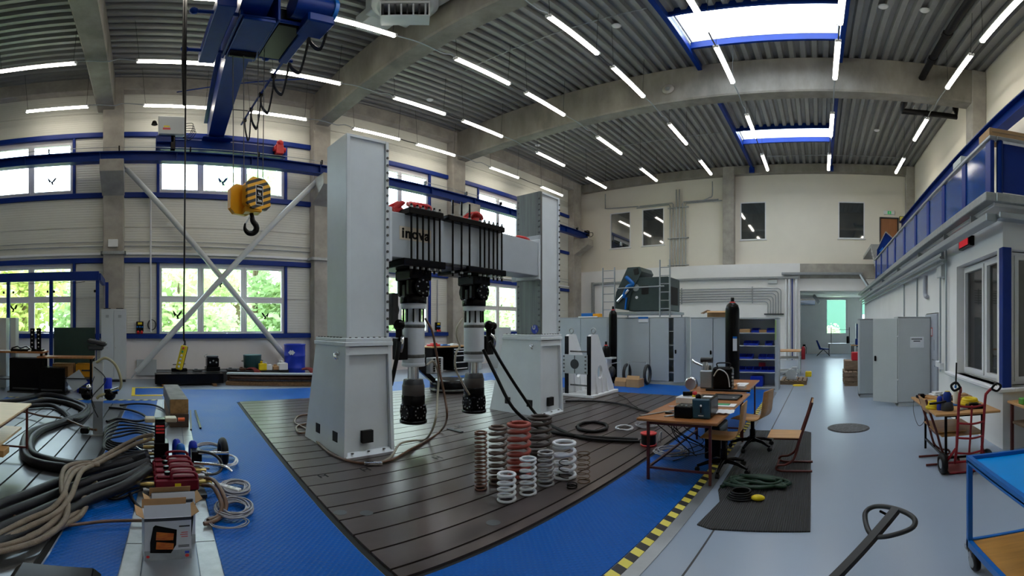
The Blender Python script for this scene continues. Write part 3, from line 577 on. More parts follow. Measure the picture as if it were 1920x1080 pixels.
# hydraulic actuators
def ring(mb, r, z0, z1, n, br, seg=6, c=(0, 0)):
    for k in range(n):
        a = 2*pi*k/n+.2; mb.cyl((c[0]+r*cos(a), c[1]+r*sin(a), z0), (c[0]+r*cos(a), c[1]+r*sin(a), z1), br, seg=seg)
    return mb
def actuator(label, loc):
    a = T('hydraulic_actuator', label, 'actuator', loc)
    MB().box(-.20, .20, -.20, .20, 2.44, 2.60, .02).o('mounting_block', black_m, a)
    MB().box(-.17, -.06, -.19, .19, 2.20, 2.46, .03).box(.06, .17, -.19, .19, 2.20, 2.46, .03).o('swivel_fork', black_m, a)
    MB().box(-.06, .06, -.18, .18, 2.14, 2.40, .03).o('swivel_eye', black_m, a)
    sw = MB().cyl((-.23, 0, 2.34), (.23, 0, 2.34), .13, seg=24).o('swivel_pin', black_m, a)
    m = MB()
    for s in (-1, 1):
        for k in range(8): t = 2*pi*k/8; MB().cyl((s*.23, .095*cos(t), 2.34+.095*sin(t)), (s*.245, .095*cos(t), 2.34+.095*sin(t)), .012, seg=6).o('cap_screw', galv, sw)
    MB().lathe((0, 0, 0), [(.195, 2.10), (.20, 2.11), (.20, 2.19), (.19, 2.21)]).o('top_collar', black_m, a)
    MB().lathe((0, 0, 0), [(.18, 2.02), (.185, 2.03), (.185, 2.09), (.18, 2.10)]).o('upper_flange', white_p, a)
    MB().lathe((0, 0, 0), [(.125, 1.80), (.125, 2.03)]).o('upper_cylinder', white_p, a)
    for k in range(10): t = 2*pi*k/10; MB().cyl((.155*cos(t), .155*sin(t), 1.82), (.155*cos(t), .155*sin(t), 2.03), .014, seg=6).o('tie_rod', black_m, a)
    MB().lathe((0, 0, 0), [(.165, 1.22), (.17, 1.24), (.17, 1.80), (.165, 1.83)], 32).o('cylinder', white_p, a)
    for z in (1.30, 1.74): MB().lathe((0, 0, 0), [(.172, z), (.176, z+.01), (.176, z+.04), (.172, z+.05)], 32).o('steel_band', rawsteel, a)
    MB().lathe((0, 0, 0), [(.17, 1.17), (.175, 1.18), (.175, 1.21), (.17, 1.225)], 32).o('lower_flange', white_p, a)
    MB().lathe((0, 0, 0), [(.085, .97), (.085, 1.18)]).o('piston_rod', chrome, a)
    ring(MB().lathe((0, 0, 0), [(.12, .98), (.15, .96), (.16, .90)]), .13, .94, .975, 8, .014).o('clamp_ring', darkgrey, a)
    MB().lathe((0, 0, 0), [(.165, .74), (.17, .75), (.17, .88), (.16, .90)]).o('load_cell', mat('load_cell_brown', (.06, .05, .045), .4, n=.1) if 'load_cell_brown' not in MATS else MATS['load_cell_brown'], a)
    MB().lathe((0, 0, 0), [(.17, .60), (.175, .61), (.175, .73), (.165, .74)]).o('lower_adapter', black_m, a)
    MB().box(-.15, .15, -.15, .15, .36, .61, .03).o('lower_swivel', black_m, a)
    m = MB()
    for rz in (0, pi/2, pi, 3*pi/2):
        rm = Matrix.Rotation(rz, 3, 'Z')
        for k in range(9): t = 2*pi*k/9; p = rm @ Vector((.151, .085*cos(t), .485+.085*sin(t))); q = rm @ Vector((.172, .085*cos(t), .485+.085*sin(t))); MB().cyl(p, q, .011, seg=6).o('cap_screw', galv, a)
    for rz in (0, pi/2):
        d = Vector((cos(rz), sin(rz), 0)); MB().cyl(d*-.165+Vector((0, 0, .485)), d*.165+Vector((0, 0, .485)), .115, seg=24).o('swivel_cap', black_m, a)
    ring(MB().lathe((0, 0, 0), [(.19, .31), (.205, .315), (.205, .35), (.19, .36)], 28), .18, .36, .375, 10, .012).o('base_flange', black_m, a)
    return a
a1 = actuator('left hydraulic actuator hanging under the lettered end of the cross beam', (-5.2, 3.83, 0))
a2 = actuator('right hydraulic actuator hanging nearer the steel tower', (-5.2, 5.09, 0))
for a, s, px in ((a1, -1, 740), (a2, 1, 905)):
    MB().sphere((.06, s*.30, 1.78), .085, 16).cyl((.06, s*.30, 1.60), (.06, s*.30, 1.72), .05).o('accumulator', black_m, a)
    if s > 0: MB().sphere((.02, s*.44, 1.77), .075, 16).cyl((.02, s*.44, 1.62), (.02, s*.44, 1.7), .04).o('accumulator', black_m, a)
    MB().box(-.03, .12, s*.18, s*.36, 1.28, 1.60, .01).o('valve_block', black_m, a)
    MB().tube(smooth([(.12, s*.28, 1.62), (.17, s*.32, 1.56), (.16, s*.33, 1.46), (.14, s*.33, 1.40)], 4), .028, 8).o('hose_elbow', chrome, a)
    if s < 0: MB().box(-.1, .06, s*.30, s*.42, 1.78, 2.24, .02).sphere((-.05, s*.36, 2.0), .12, 12).o('manifold', darkgrey, a)
jb = T('connector_box', 'grey connector box with rows of black plugs beside the left actuator', 'box', (-5.1, 4.05, 1.05))
MB().box(-.05, .05, -.02, .24, .0, .24, .008).o('case', cab_l, jb)
for k in range(6):
    for j in range(2): MB().box(.05, .06, .04+j*.11, .07+j*.11, .03+k*.035, .055+k*.035).o('plug', black_m, jb)
MB().box(-.12, -.05, -.18, .1, .06, .12).o('bracket_arm', darkgrey, jb)
# springs
def spring(px0, px1, yb, h, turns, wr, m, label, flat=True):
    p = G((px0+px1)/2, yb, .03); d = hypot(p.x, p.y); r = (px1-px0)/2/F*d; k = (d+r*.9)/d; c = Vector((p.x*k, p.y*k, .03)); rr = r-wr
    pts = []; n = int(turns*20); hh = h-2*wr
    for i in range(n+1):
        t = i/20.0; 
        f = t/turns; e = .9/turns
        z = 0 if f < e else (1 if f > 1-e else (f-e)/(1-2*e))
        z = wr+hh*(.0+z) + (wr*.0)
        pts.append((c.x+rr*cos(2*pi*t), c.y+rr*sin(2*pi*t), c.z+z))
    o = MB().tube(pts, wr, 10).o('coil_spring', m); base(o, c); return tag(o, label, 'spring', 'coil springs on the bed plate')
sp_rust = mat('spring_rust', (.16, .075, .05), .4, m=.2, n=.4, ns=9); sp_brown = mat('spring_brown', (.11, .07, .055), .38, m=.25, n=.3, ns=9); sp_dark = mat('spring_dark', (.05, .035, .03), .45, n=.3, ns=7)
sp_red = mat('spring_red', (.33, .05, .035), .4, n=.12, ns=5); sp_white = mat('spring_white', (.72, .75, .80), .35, n=.06); sp_grey = mat('spring_grey', (.36, .37, .39), .35, m=.3, n=.1); sp_thin = mat('spring_thin_rust', (.13, .075, .035), .6, n=.3, ns=12)
spring(889, 914, 921, .645, 16, .0105, sp_rust, 'slim tall rusty brown spring, leftmost of the group')
spring(915, 952, 912, .66, 10.5, .0165, sp_brown, 'tall thick brown spring between the slim one and the red one')
spring(949, 997, 899, .645, 8.5, .023, sp_red, 'tall red spring in the middle of the group')
spring(989, 1036, 866, .58, 7.5, .022, sp_dark, 'wide dark brown spring standing behind the red one')
spring(931, 969, 945, .30, 6, .015, sp_white, 'short white spring, frontmost of the group')
spring(973, 1007, 931, .40, 7.5, .0125, sp_white, 'slender white spring in front of the red one')
spring(1007, 1040, 914, .39, 8, .0125, sp_grey, 'medium bare grey spring right of the slender white one')
spring(1034, 1082, 902, .435, 6, .020, sp_white, 'wide white spring at the right of the group')
spring(1082, 1107, 907, .345, 8, .0045, sp_thin, 'thin wire rusty spring, rightmost of the group')
spring(1062, 1083, 917, .045, 3, .006, black_m, 'tiny black spring lying before the wide white one')
tag(base(MB().tube([(-2.58+.05*cos(t*.5), 3.86+.05*sin(t*.5), .30-.006*t+.0) for t in range(0, 40)], .006, 6).o('coil_spring', black_m), (-2.58, 3.86, .06)), 'small black spring hooked on the wide white spring', 'spring', 'coil springs on the bed plate')
# white fixture with two triangular cheeks
fx_ = T('angle_fixture', 'white fixture of two triangular cheeks with eye bolts and a grey plate', 'fixture', (-5.7, 9.3, .03))
for k, x in enumerate((-.22, .42)):
    hole = (.50, .62)
    out = [(-.3, 0), (.95, 0), (.90, .18), (.06, 1.54), (-.24, 1.54), (-.3, 1.50)]
    cx_, cz_, ra_, rb_ = .17, .60, .13, .17
    inner = [(cx_+ra_*cos(2*pi*i/20), cz_+rb_*sin(2*pi*i/20)) for i in range(20)]
    # cheek made as a ring between the outline and the oval opening
    def edge(ang):
        dx, dz = cos(ang), sin(ang); best = 9
        for (x1, z1), (x2, z2) in zip(out, out[1:]+out[:1]):
            ex, ez = x2-x1, z2-z1; den = dx*ez-dz*ex
            if abs(den) < 1e-9: continue
            t = ((x1-cx_)*ez-(z1-cz_)*ex)/den; u = ((x1-cx_)*dz-(z1-cz_)*dx)/den
            if t > 0 and -1e-6 <= u <= 1+1e-6: best = min(best, t)
        return (cx_+dx*best, cz_+dz*best)
    angs = sorted([2*pi*i/20 for i in range(20)]+[atan2(z-cz_, q-cx_) % (2*pi) for q, z in out])
    oo = [edge(a) for a in angs]; ii = [(cx_+ra_*cos(a), cz_+rb_*sin(a)) for a in angs]; n = len(angs)
    v = [(x+s*.04, q, z) for s in (-1, 1) for ring_ in (oo, ii) for q, z in ring_]; fs = []
    for i in range(n):
        j = (i+1) % n; fs += [(i, n+i, n+j, j), (2*n+i, 2*n+j, 3*n+j, 3*n+i), (i, j, 2*n+j, 2*n+i), (n+i, 3*n+i, 3*n+j, n+j)]
    ch = MB().add(v, fs).o('cheek', white_p if 0 else whitem, fx_)
    for y0 in (-.05, .25, .5): frus(MB(), (x-.05, x+.10, y0, y0+.045, .06), (x-.02, x+.045, y0+.01, y0+.035, .55-.25*y0)).o('rib', whitem, ch)
    MB().box(x-.05, x+.05, -.325, -.295, .06, 1.5).o('guide_strip', black_m, ch)
    MB().tube([(x+.06*cos(2*pi*i/14), -.1, 1.63+.06*sin(2*pi*i/14)) for i in range(14)], .02, 8, closed=True).cyl((x, -.1, 1.53), (x, -.1, 1.58), .02).o('eye_bolt', galv, ch)
MB().box(-.32, .56, -.34, 1.0, 0, .07, .01).o('base_plate', whitem, fx_)
pl_ = MB().box(-.30, .40, -.37, -.33, .58, 1.05, .006).o('grey_plate', greyp, fx_)
MB().lathe((.05, -.37, .82), [(.12, 0), (.12, .008)], 24, Matrix.Rotation(pi/2, 3, 'X')).o('round_boss', darkgrey, pl_)
MB().box(.04, .06, -.376, -.37, .6, 1.03).o('slot', darkgrey, pl_)
for k in range(5):
    for x in (-.26, .36): MB().cyl((x, -.37, .63+.093*k), (x, -.385, .63+.093*k), .022, seg=8).o('bolt', boltm, pl_)
for z in (1.12, .28): MB().tube([(-.18, -.2, z), (.38, -.2, z)], .02, 8).o('cross_rod', rawsteel, fx_)
# ================================================================ CRANE
XW = -13.55
rw = T('crane_runway', 'long blue crane runway beam along the window wall', 'crane beam', (XW, 8, 7.2))
MB().box(XW-.02, XW+.02, -9, 22.9, 7.20, 7.52).box(XW-.15, XW+.15, -9, 22.9, 7.50, 7.53).box(XW-.15, XW+.15, -9, 22.9, 7.18, 7.22).o('beam', blue_cr, rw, w=True)
MB().box(XW-.03, XW+.03, -9, 22.9, 7.53, 7.58).o('rail', galv, rw, w=True)
for k in range(12): MB().box(XW-.14, XW+.14, -6+2.4*k, -5.98+2.4*k, 7.22, 7.5).o('stiffener', blue_cr, rw, w=True)
MB().tube([(XW+.22, -9, 7.63), (XW+.22, 22.6, 7.63)], .012, 6).o('conductor_wire', galv, rw, w=True)
for k in range(13): MB().box(XW+.1, XW+.24, -5+2.2*k, -4.96+2.2*k, 7.52, 7.68).o('wire_bracket', black_m, rw, w=True)
MB().box(XW-.12, XW+.12, 22.7, 22.95, 7.4, 7.75).tube(smooth([(XW+.1, 22.8, 7.6), (XW+.3, 23, 7.62), (XW+.35, 22.9, 7.4), (XW+.15, 22.9, 7.35)], 4), .02, 6).o('end_stop', black_m, rw, w=True)
for i, (y, lab) in enumerate(((-.81, 'left of the crossed braces'), (6.4, 'behind the white tower'), (12.97, 'between the towers'), (22.7, 'in the far corner'))):
    tag(base(MB().box(XL+.42, XW+.32, y-.37, y+.37, 6.75, 7.18, .01).prism([(XL+.42, 6.2), (XW+.32, 6.75), (XL+.42, 6.75)], lambda u, v, t: (u, t, v), y-.37, y+.37).o('corbel', concrete), (XW, y, 6.2)), 'concrete corbel carrying the crane runway '+lab, 'corbel', kind='structure')
r2 = T('crane_runway', 'blue crane runway beam running behind the gallery railing', 'crane beam', (4.45, 8, 7.1))
MB().box(4.43, 4.47, -9, 23.1, 7.12, 7.50).box(4.3, 4.6, -9, 23.1, 7.5, 7.54).box(4.3, 4.6, -9, 23.1, 7.08, 7.12).o('beam', blue_cr, r2, w=True)
MB().box(4.42, 4.48, -9, 23.1, 7.54, 7.59).o('rail', galv, r2, w=True)
MB().box(4.3, 4.6, 22.9, 23.12, 7.55, 7.85).o('end_stop', black_m, r2, w=True); MB().box(4.29, 4.61, 22.88, 22.9, 7.58, 7.82).o('striped_buffer', hazard, r2, w=True)
cr = T('bridge_crane', 'dark blue bridge crane girder spanning the hall on end carriages', 'crane', (-4, 2.2, 7.58))
MB().box(XW-.14, XW+.14, .55, 4.75, 7.62, 7.98, .01).o('end_carriage', blue_cr, cr, w=True)
MB().box(4.3, 4.6, .55, 4.75, 7.62, 7.98, .01).o('end_carriage', blue_cr, cr, w=True)
frus(MB(), (XW-.1, XW+.45, 1.98, 2.90, 7.98), (XW-.05, XW+.3, 2.17, 2.67, 8.16)).o('girder_foot', blue_cr, cr, w=True)
GY = lambda X: 2.42-(X+13.4)*.085
MB().bar((XW-.1, GY(XW-.1), 8.42), (4.6, GY(4.6), 8.42), .48, .72).o('girder', blue_cr, cr, w=True)
MB().bar((XW-.1, GY(XW-.1), 8.80), (4.6, GY(4.6), 8.80), .70, .04).o('girder_top_flange', blue_cr, cr, w=True)
MB().box(XW+.15, XW+.42, .62, 1.42, 8.05, 8.72, .015).o('control_cabinet', cab_l, cr, w=True)
MB().box(XW+.421, XW+.426, .78, .96, 8.29, 8.35).o('yellow_warning_label', yellow, cr, w=True); MB().box(XW+.421, XW+.426, .75, .98, 8.20, 8.27).o('red_warning_label', red_b, cr, w=True)
MB().box(XW+.14, XW+.30, .55, 1.1, 7.80, 8.05, .01).o('cabinet_bracket', blue_cr, cr, w=True)
MB().box(XW+.12, XW+.30, 1.0, 1.14, 7.55, 8.05, .01).o('current_collector', black_m, cr, w=True)
for k in range(4): MB().tube(smooth([(XW+.3, 1.42, 8.5-.09*k), (XW+.34, 1.68+.03*k, 8.5-.1*k), (XW+.3, 1.6, 8.15-.08*k), (XW+.2, 1.38, 8.02)], 4), .012, 6).o('loose_wire', black_r, cr, w=True)
MB().sphere((XW+.3, .50, 8.52), .075, 12).cyl((XW+.3, .50, 8.44), (XW+.3, .50, 8.50), .1, .08).o('warning_horn', black_m, cr, w=True)
mo = MB().box(XW+.14, XW+.34, 4.35, 4.62, 7.66, 8.02, .02).sphere((XW+.24, 4.52, 8.1), .12, 12).cyl((XW+.24, 4.3, 7.85), (XW+.24, 4.7, 7.85), .09).o('red_travel_motor', red_b, cr, w=True)
MB().tube([(-13.4, 1.2, 9.85), (-11.6, 4.8, 9.85)], .02, 6).o('blue_tie', blue_cr, cr, w=True)
# hoist trolley on the girder
ho = T('hoist_trolley', 'blue hoist trolley with drum and motor slung under the crane girder', 'hoist', (-7.6, 2.1, 7.9))
for x in (-8.35, -6.95): MB().cyl((x, .92, 8.02), (x, 3.1, 8.02), .045, seg=10).o('tie_bar', blue_cr, ho, w=True)
for x, y in ((-8.35, .9), (-6.95, .9), (-8.35, 1.75), (-8.4, 2.55)): MB().sphere((x, y, 8.02), .085, 10).o('bar_nut', blue_cr, ho, w=True)
MB().box(-8.75, -6.6, 1.22, 1.54, 7.92, 8.18, .012).o('side_beam', blue_cr, ho, w=True)
for y in (1.66, 2.30): MB().box(-8.45, -6.8, y-.025, y+.025, 7.9, 8.8, .008).o('hanger_plate', blue_cr, ho, w=True)
MB().box(-8.40, -6.85, 1.70, 2.26, 7.84, 7.92, .01).o('under_plate', blue_cr, ho, w=True)
MB().box(-8.30, -7.0, 2.34, 2.80, 7.95, 8.45, .02).o('dark_winch', black_m, ho, w=True)
MB().box(-8.35, -6.7, 2.80, 2.98, 7.9, 8.2, .01).o('outer_beam', blue_cr, ho, w=True)
MB().cyl((-6.75, 2.5, 8.35), (-6.75, 3.15, 8.35), .30, seg=28).o('rope_drum', blue_cr, ho, w=True)
MB().cyl((-6.75, 3.15, 8.35), (-6.75, 3.22, 8.35), .34, seg=28).o('drum_flange', blue_lt, ho, w=True)
MB().box(-7.15, -6.55, 2.72, 3.2, 7.85, 8.1, .03).o('gear_case', blue_cr, ho, w=True)
MB().cyl((-8.1, 1.72, 7.86), (-8.1, 2.24, 7.86), .12, seg=18).o('rope_sheave', black_m, ho, w=True)
HX, HYY = -8.02, 2.14
hk = T('crane_hook_block', 'black and yellow striped crane hook block hanging on four wire ropes', 'hook block', (HX, HYY, 3.56))
oct_ = lambda w_, h_, c_: [(-w_+c_, -h_), (w_-c_, -h_), (w_, -h_+c_), (w_, h_-c_*1.3), (w_-c_*1.3, h_), (-w_+c_*1.3, h_), (-w_, h_-c_*1.3), (-w_, -h_+c_)]
tilt = 0.0; rot = Matrix.Rotation(R(22), 3, 'Z')
def blk(u, v, t): return rot @ Vector((t, u*cos(tilt)-v*sin(tilt), u*sin(tilt)+v*cos(tilt))) + Vector((0, .06, .80))
MB().prism(oct_(.275, .325, .1), blk, .10, .16).o('striped_cheek', hookst, hk)
def blk2(u, v, t): return rot @ Vector((t-.12, u*cos(tilt)-v*sin(tilt)-.13, u*sin(tilt)+v*cos(tilt))) + Vector((0, .0, .72))
MB().prism(oct_(.25, .31, .1), blk2, -.12, -.02).o('rear_cheek', orange_y, hk)
MB().prism(oct_(.25, .30, .1), lambda u, v, t: blk(u, v, t), -.06, .10).o('sheave_housing', orange_y, hk)
MB().prism([(-.085, -.24), (.085, -.24), (.085, .17), (-.085, .17)], blk, .16, .163).o('load_plate_border', whitem, hk)
MB().prism([(-.075, -.23), (.075, -.23), (.075, .16), (-.075, .16)], blk, .163, .165).o('load_plate', black_m, hk)
ex_, ey_, ez_ = blk(1, 0, 0)-blk(0, 0, 0), blk(0, 1, 0)-blk(0, 0, 0), blk(0, 0, 1)-blk(0, 0, 0); er = Matrix((ex_, ey_, ez_)).transposed().to_euler()
for s_, z_, sz in (('8000', .09, .058), ('kg', -.0, .066), ('3m', -.15, .085)): text('load_text', s_, sz, whitem, hk, blk(0, z_, .167), er, bold=.0008)
MB().prism([(-.055, -.052), (.055, -.052), (.055, -.046), (-.055, -.046)], blk, .165, .168).o('load_rule', whitem, hk)
MB().box(-.14, .14, -.16, .18, .42, .53, .02).o('crosshead', orange_y, hk)
hp = [(0, .0, .44), (0, .02, .34), (0, .035, .26), (0, .10, .17), (0, .095, .08), (0, .03, .02), (0, -.06, .02), (0, -.12, .09), (0, -.125, .16), (0, -.115, .21)]
sm_ = smooth(hp, 4); nn = len(sm_); MB().tube(sm_, [(.035+.025*sin(pi*min(1, i/nn*1.25)))*(1 if i < nn*.75 else max(.35, 1-(i/nn-.75)*2.4)) for i in range(nn)], 12).o('hook', black_m, hk)
MB().bar((0, -.115, .20), (0, -.02, .36), .02, .03).o('safety_latch', galv, hk)
for k, (dx, dy) in enumerate(((-.22, -.30), (-.05, -.13), (.0, .13), (-.1, .26))):
    MB().cyl((dx, dy, .95), (dx*.6-.0, dy*1.1, 4.7), .009, seg=6).o('wire_rope', darkgrey, hk)
pc = T('pendant_control', 'yellow pendant control with buttons on a long black cable', 'pendant', (-7.96, .80, .95))
rt = Matrix.Rotation(R(-14), 3, 'X')
MB().obox((0, 0, .24), (.09, .12, .46), rt.to_4x4(), .02).o('case', yellow, pc)
MB().obox((-.03, .05, .23), (.06, .05, .44), rt.to_4x4(), .01).o('side_strip', black_r, pc)
for k in range(6): p = rt @ Vector((.05, -.015, -.17+.07*k)) + Vector((0, 0, .24)); MB().lathe(p, [(.022, 0), (.018, .02)], 12, Matrix.Rotation(pi/2, 3, 'Y')).o('button', whitem if k < 4 else (mat('green_button', (.02, .3, .1), .4, n=0) if k == 4 else red_b), pc)
MB().tube(smooth([(0, .06, .47), (0, .06, .55), (0, .04, .8), (0, .06, 3), (0, .09, 8.4)], 4), [.03]*2+[.016]*15, 8).o('cable', black_r, pc)
MB().tube(smooth([(0, .055, 5.3), (0, .03, 6.3), (0, .05, 7.2), (0, .06, 8.6)], 4), .035, 8).o('cable_bundle', black_r, pc)
fe = T('festoon_cable', 'black flat festoon cable hanging in loops beside the crane girder', 'cable', (-9.5, 3.2, 8.2))
tops = [-12.75, -12.0, -11.0, -9.9, -8.8, -7.7, -6.7]
for a, b in zip(tops, tops[1:]):
    dz = .85; m = (a+b)/2; pts = smooth([(a, 3.2, 8.55), (a+.08, 3.2, 8.55-dz*.5), (m-.1, 3.22, 8.55-dz), (m+.1, 3.22, 8.55-dz), (b-.08, 3.2, 8.55-dz*.5), (b, 3.2, 8.55)], 4)
    mm = MB()
    for p, q in zip(pts, pts[1:]): mm.bar(p, q, .09, .022, (0, 1, 0))
    mm.o('cable_loop', black_r, fe, w=True)
MB().bar((-13.2, 3.2, 8.6), (-5.5, 3.2, 8.6), .04, .05).o('festoon_rail', blue_cr, fe, w=True)
for x in tops: MB().box(x-.05, x+.05, 3.15, 3.25, 8.50, 8.62).o('cable_carrier', black_m, fe, w=True)
# diagonal wall braces
for (p, q, lab, dx) in (((238, 318), (552, 690), 'pale tubular brace falling from left to right before the window', -14.18), ((596, 338), (256, 698), 'pale tubular brace falling from right to left before the window', -13.98)):
    a, b = PX(*p, dx), PX(*q, dx); br = T('diagonal_brace', lab, 'brace', (dx, b.y, b.z)); MB().tube([a, b], .095, 14).o('tube', cab_l, br, w=True)
    d = (b-a).normalized()
    for e, s in ((a, 1), (b, -1)): MB().bar(e-d*s*.25, e+d*s*.2, .03, .16, (1, 0, 0)).o('end_plate', galv, br, w=True)
# ceiling-hung air heater
ah = T('air_heater', 'grey ceiling air heater with a louvred square outlet', 'heater', (-7.35, 5.35, 9.6))
MB().box(-.75, .85, -.25, .55, .65, 1.35, .02).o('duct_body', cab_l, ah)
MB().lathe((0, 0, 0), [(.42, .35), (.5, .40), (.5, .60), (.46, .66)], 32).o('round_collar', cab_l, ah)
rz_ = Matrix.Rotation(atan2(-.30, .40), 4, 'Z')
d_ = Vector((.8, -.58, 0)).normalized(); side = Vector((d_.y, -d_.x, 0)) ; rotm = Matrix((side, d_, Vector((0, 0, 1)))).transposed()
ou = MB().walls(-.36, .36, -.20, .32, [(-.34, .34, -.18, .24)], lambda u, v, t: rotm @ Vector((u, t+.22, v)), -.3, .0).o('outlet_frame', cab_l, ah)
MB().prism([(-.34, -.18), (.34, -.18), (.34, .24), (-.34, .24)], lambda u, v, t: rotm @ Vector((u, t+.22, v)), -.3, -.28).o('outlet_back', slotm, ou)
for k in range(8): MB().prism([(-.31+.088*k, -.18), (-.285+.088*k, -.18), (-.285+.088*k, .24), (-.31+.088*k, .24)], lambda u, v, t: rotm @ Vector((u, t+.22, v)), -.2, -.03).o('louvre', darkgrey if k % 2 else cab_g, ou)
MB().box(-1.35, -.75, -.1, .4, .8, 1.3, .02).o('side_duct', cab_l, ah); ah.scale = (1.4, 1.4, 1.02); ah.location = (-7.35, 5.2, 9.58)

# black duct and small fittings under the roof
bd = T('black_duct', 'black pipe running under the roof above the gallery and round the beam', 'pipe', (3.1, 10, 10.3))
MB().tube([(3.1, 6.7, 10.3), (3.1, 12.84, 10.3)], .11, 12).o('pipe', black_r, bd, w=True)
for y in (8.2, 10.2, 11.6): MB().cyl((3.1, y-.08, 10.3), (3.1, y+.08, 10.3), .135, seg=12).o('pipe_joint', black_r, bd, w=True)
MB().tube([(2.75, 13.45, 10.0), (2.75, 13.9, 9.75), (2.75, 14.2, 9.62), (4.65, 14.2, 9.62), (4.65, 14.3, 10.0), (4.65, 14.4, 10.9)], .11, 12).o('pipe_loop', black_r, bd, w=True)
for i, (x, y, lab) in enumerate(((1156, 48, 'near the fourth lamp row'), (806, 187, 'beside the second lamp row'), (1656, 12, 'right of the large skylight'), (1734, 19, 'close to the black duct'), (1008, 272, 'over the left far corner'), (1644, 244, 'right of the smaller skylight'))):
    p = G(x, y, 10.97); sm = T('smoke_detector', 'small white round detector on the roof deck '+lab, 'detector', p, group='smoke detectors'); MB().lathe((0, 0, 0), [(.05, -.06), (.10, -.04), (.11, 0)], 16).o('head', whitem, sm); MB().lathe((0, 0, 0), [(.12, -.012), (.13, -.01), (.13, .0)], 16).o('base_ring', cab_l, sm)
p = PY(1253, 168, 12.85); bf = T('beam_fitting', 'round grey fitting on the side of the middle roof beam', 'fitting', p); MB().lathe((0, 0, 0), [(.17, 0), (.2, .02), (.2, .05), (.1, .07)], 20, Matrix.Rotation(pi/2, 3, 'X')).o('disc', concrete, bf); MB().lathe((0, -.05, 0), [(.08, 0), (.08, .03)], 16, Matrix.Rotation(pi/2, 3, 'X')).o('hub', galv, bf)
dp = T('detector_pipe', 'thin grey pipe with detector drops crossing under the roof deck', 'pipe', (-4, 10, 10.9))
for y, xa, xb in ((9.3, -9.9, -3.9), (18.5, -10.5, -4.2), (21.8, -3.0, 4.4)): MB().tube([(xa, y, 10.88), (xb, y, 10.88)], .018, 6).o('pipe', galv, dp, w=True)
# ================================================================ FAR SIDE: cabinets, machine, conduits
def knob(mb, x, y, z): return mb.box(x-.025, x+.025, y-.03, y, z-.06, z+.06, .012)
def cabinet(label, x0, x1, y0, zt, doors, m=cab_g, d=.45):
    c = T('steel_cabinet', label, 'cabinet', ((x0+x1)/2, y0+d/2, 0)); bx, by = c.location.x, c.location.y
    L = lambda mb, n, mm: mb.o(n, mm, c, w=True)
    L(MB().box(x0, x0+.02, y0+.02, y0+d, .03, zt).box(x1-.02, x1, y0+.02, y0+d, .03, zt).box(x0+.02, x1-.02, y0+d-.02, y0+d, .03, zt), 'body', m)
    L(MB().box(x0, x1, y0, y0+d, zt-.02, zt+.0, .004), 'top', m); L(MB().box(x0, x1, y0+.02, y0+d, .0, .09), 'plinth', m)
    for k in range(4): L(MB().box(x0+.02, x1-.02, y0+.04, y0+d-.02, .35+.42*k, .37+.42*k), 'shelf', cab_l)
    for (a, b, ang, kx) in doors:
        dr = bpy.data.objects.new('door', None); bpy.data.objects.remove(dr)
        w_ = b-a; hx = a if ang >= 0 else b
        t = MB().box(.004, w_-.004, -.0, .022, .10, zt-.03, .006) if ang >= 0 else MB().box(-w_+.004, -.004, -.0, .022, .10, zt-.03, .006)
        do = t.o('door', m, c); do.location = (hx-bx, y0-by, 0); do.rotation_euler = (0, 0, -ang if ang >= 0 else -ang)
        if kx: knob(MB(), (w_-.06) if ang >= 0 else (-w_+.06), 0, 1.02).o('knob', black_m, do)
    return c
cabinet('wide grey steel cabinet behind the white triangular fixture', -8.63, -6.56, 12.38, 2.08, [(-8.61, -7.6, 0.0, 1), (-7.59, -6.58, 0.0, 0)])
cabinet('grey steel cabinet with its right door ajar showing the shelves', -6.22, -3.93, 12.35, 2.06, [(-6.2, -5.1, 0.0, 0), (-5.09, -4.46, 0.0, 0), (-4.3, -3.95, -.55, 1)])
cabinet('narrow two-door grey steel cabinet beside the black gas cylinder', -3.70, -2.34, 12.1, 2.04, [(-3.68, -3.03, 0.0, 1), (-3.02, -2.36, 0.0, 0)])
# shelf unit with bins
su = T('shelf_unit', 'open grey shelf unit filled with blue storage bins', 'shelf', (-1.7, 12.1, 0)); sx0, sx1, sy = -2.32, -1.12, 11.9
MB().box(sx0, sx0+.03, sy, sy+.5, 0, 2.0).o('side', cab_g, su, w=True); MB().box(sx1-.1, sx1, sy, sy+.5, 0, 2.0).o('side', cab_g, su, w=True)
MB().box(sx0, sx1, sy+.46, sy+.5, 0.05, 2.0).o('back', cab_g, su, w=True); MB().box(sx0, sx1, sy, sy+.5, 1.98, 2.02).o('top', cab_l, su, w=True)
SZ = [.08, .50, .86, 1.24, 1.60]
for z in SZ: MB().box(sx0+.03, sx1-.1, sy+.01, sy+.46, z-.025, z).o('shelf', cab_l, su, w=True)
MB().box(sx1-.10, sx1-.06, sy-.003, sy, 1.4, 1.95).o('green_label', mat('pale_green', (.35, .5, .2), .5, n=0), su, w=True)
binm = MB()
def bin_(w_, h_, d_):
    b = MB(); b.box(-w_/2, w_/2, 0, d_, 0, .01); 
    for s in (-1, 1): b.prism([(0, 0), (d_, 0), (d_, h_), (d_*.35, h_), (0, h_*.5)], lambda u, v, t: (t, u, v), s*w_/2-.006, s*w_/2+.006)
    b.box(-w_/2, w_/2, d_-.01, d_, 0, h_).box(-w_/2, w_/2, 0, .01, 0, h_*.45); return b
b0 = bin_(.2, .13, .30).o('storage_bin', blue_pl); first = True
binlab = []
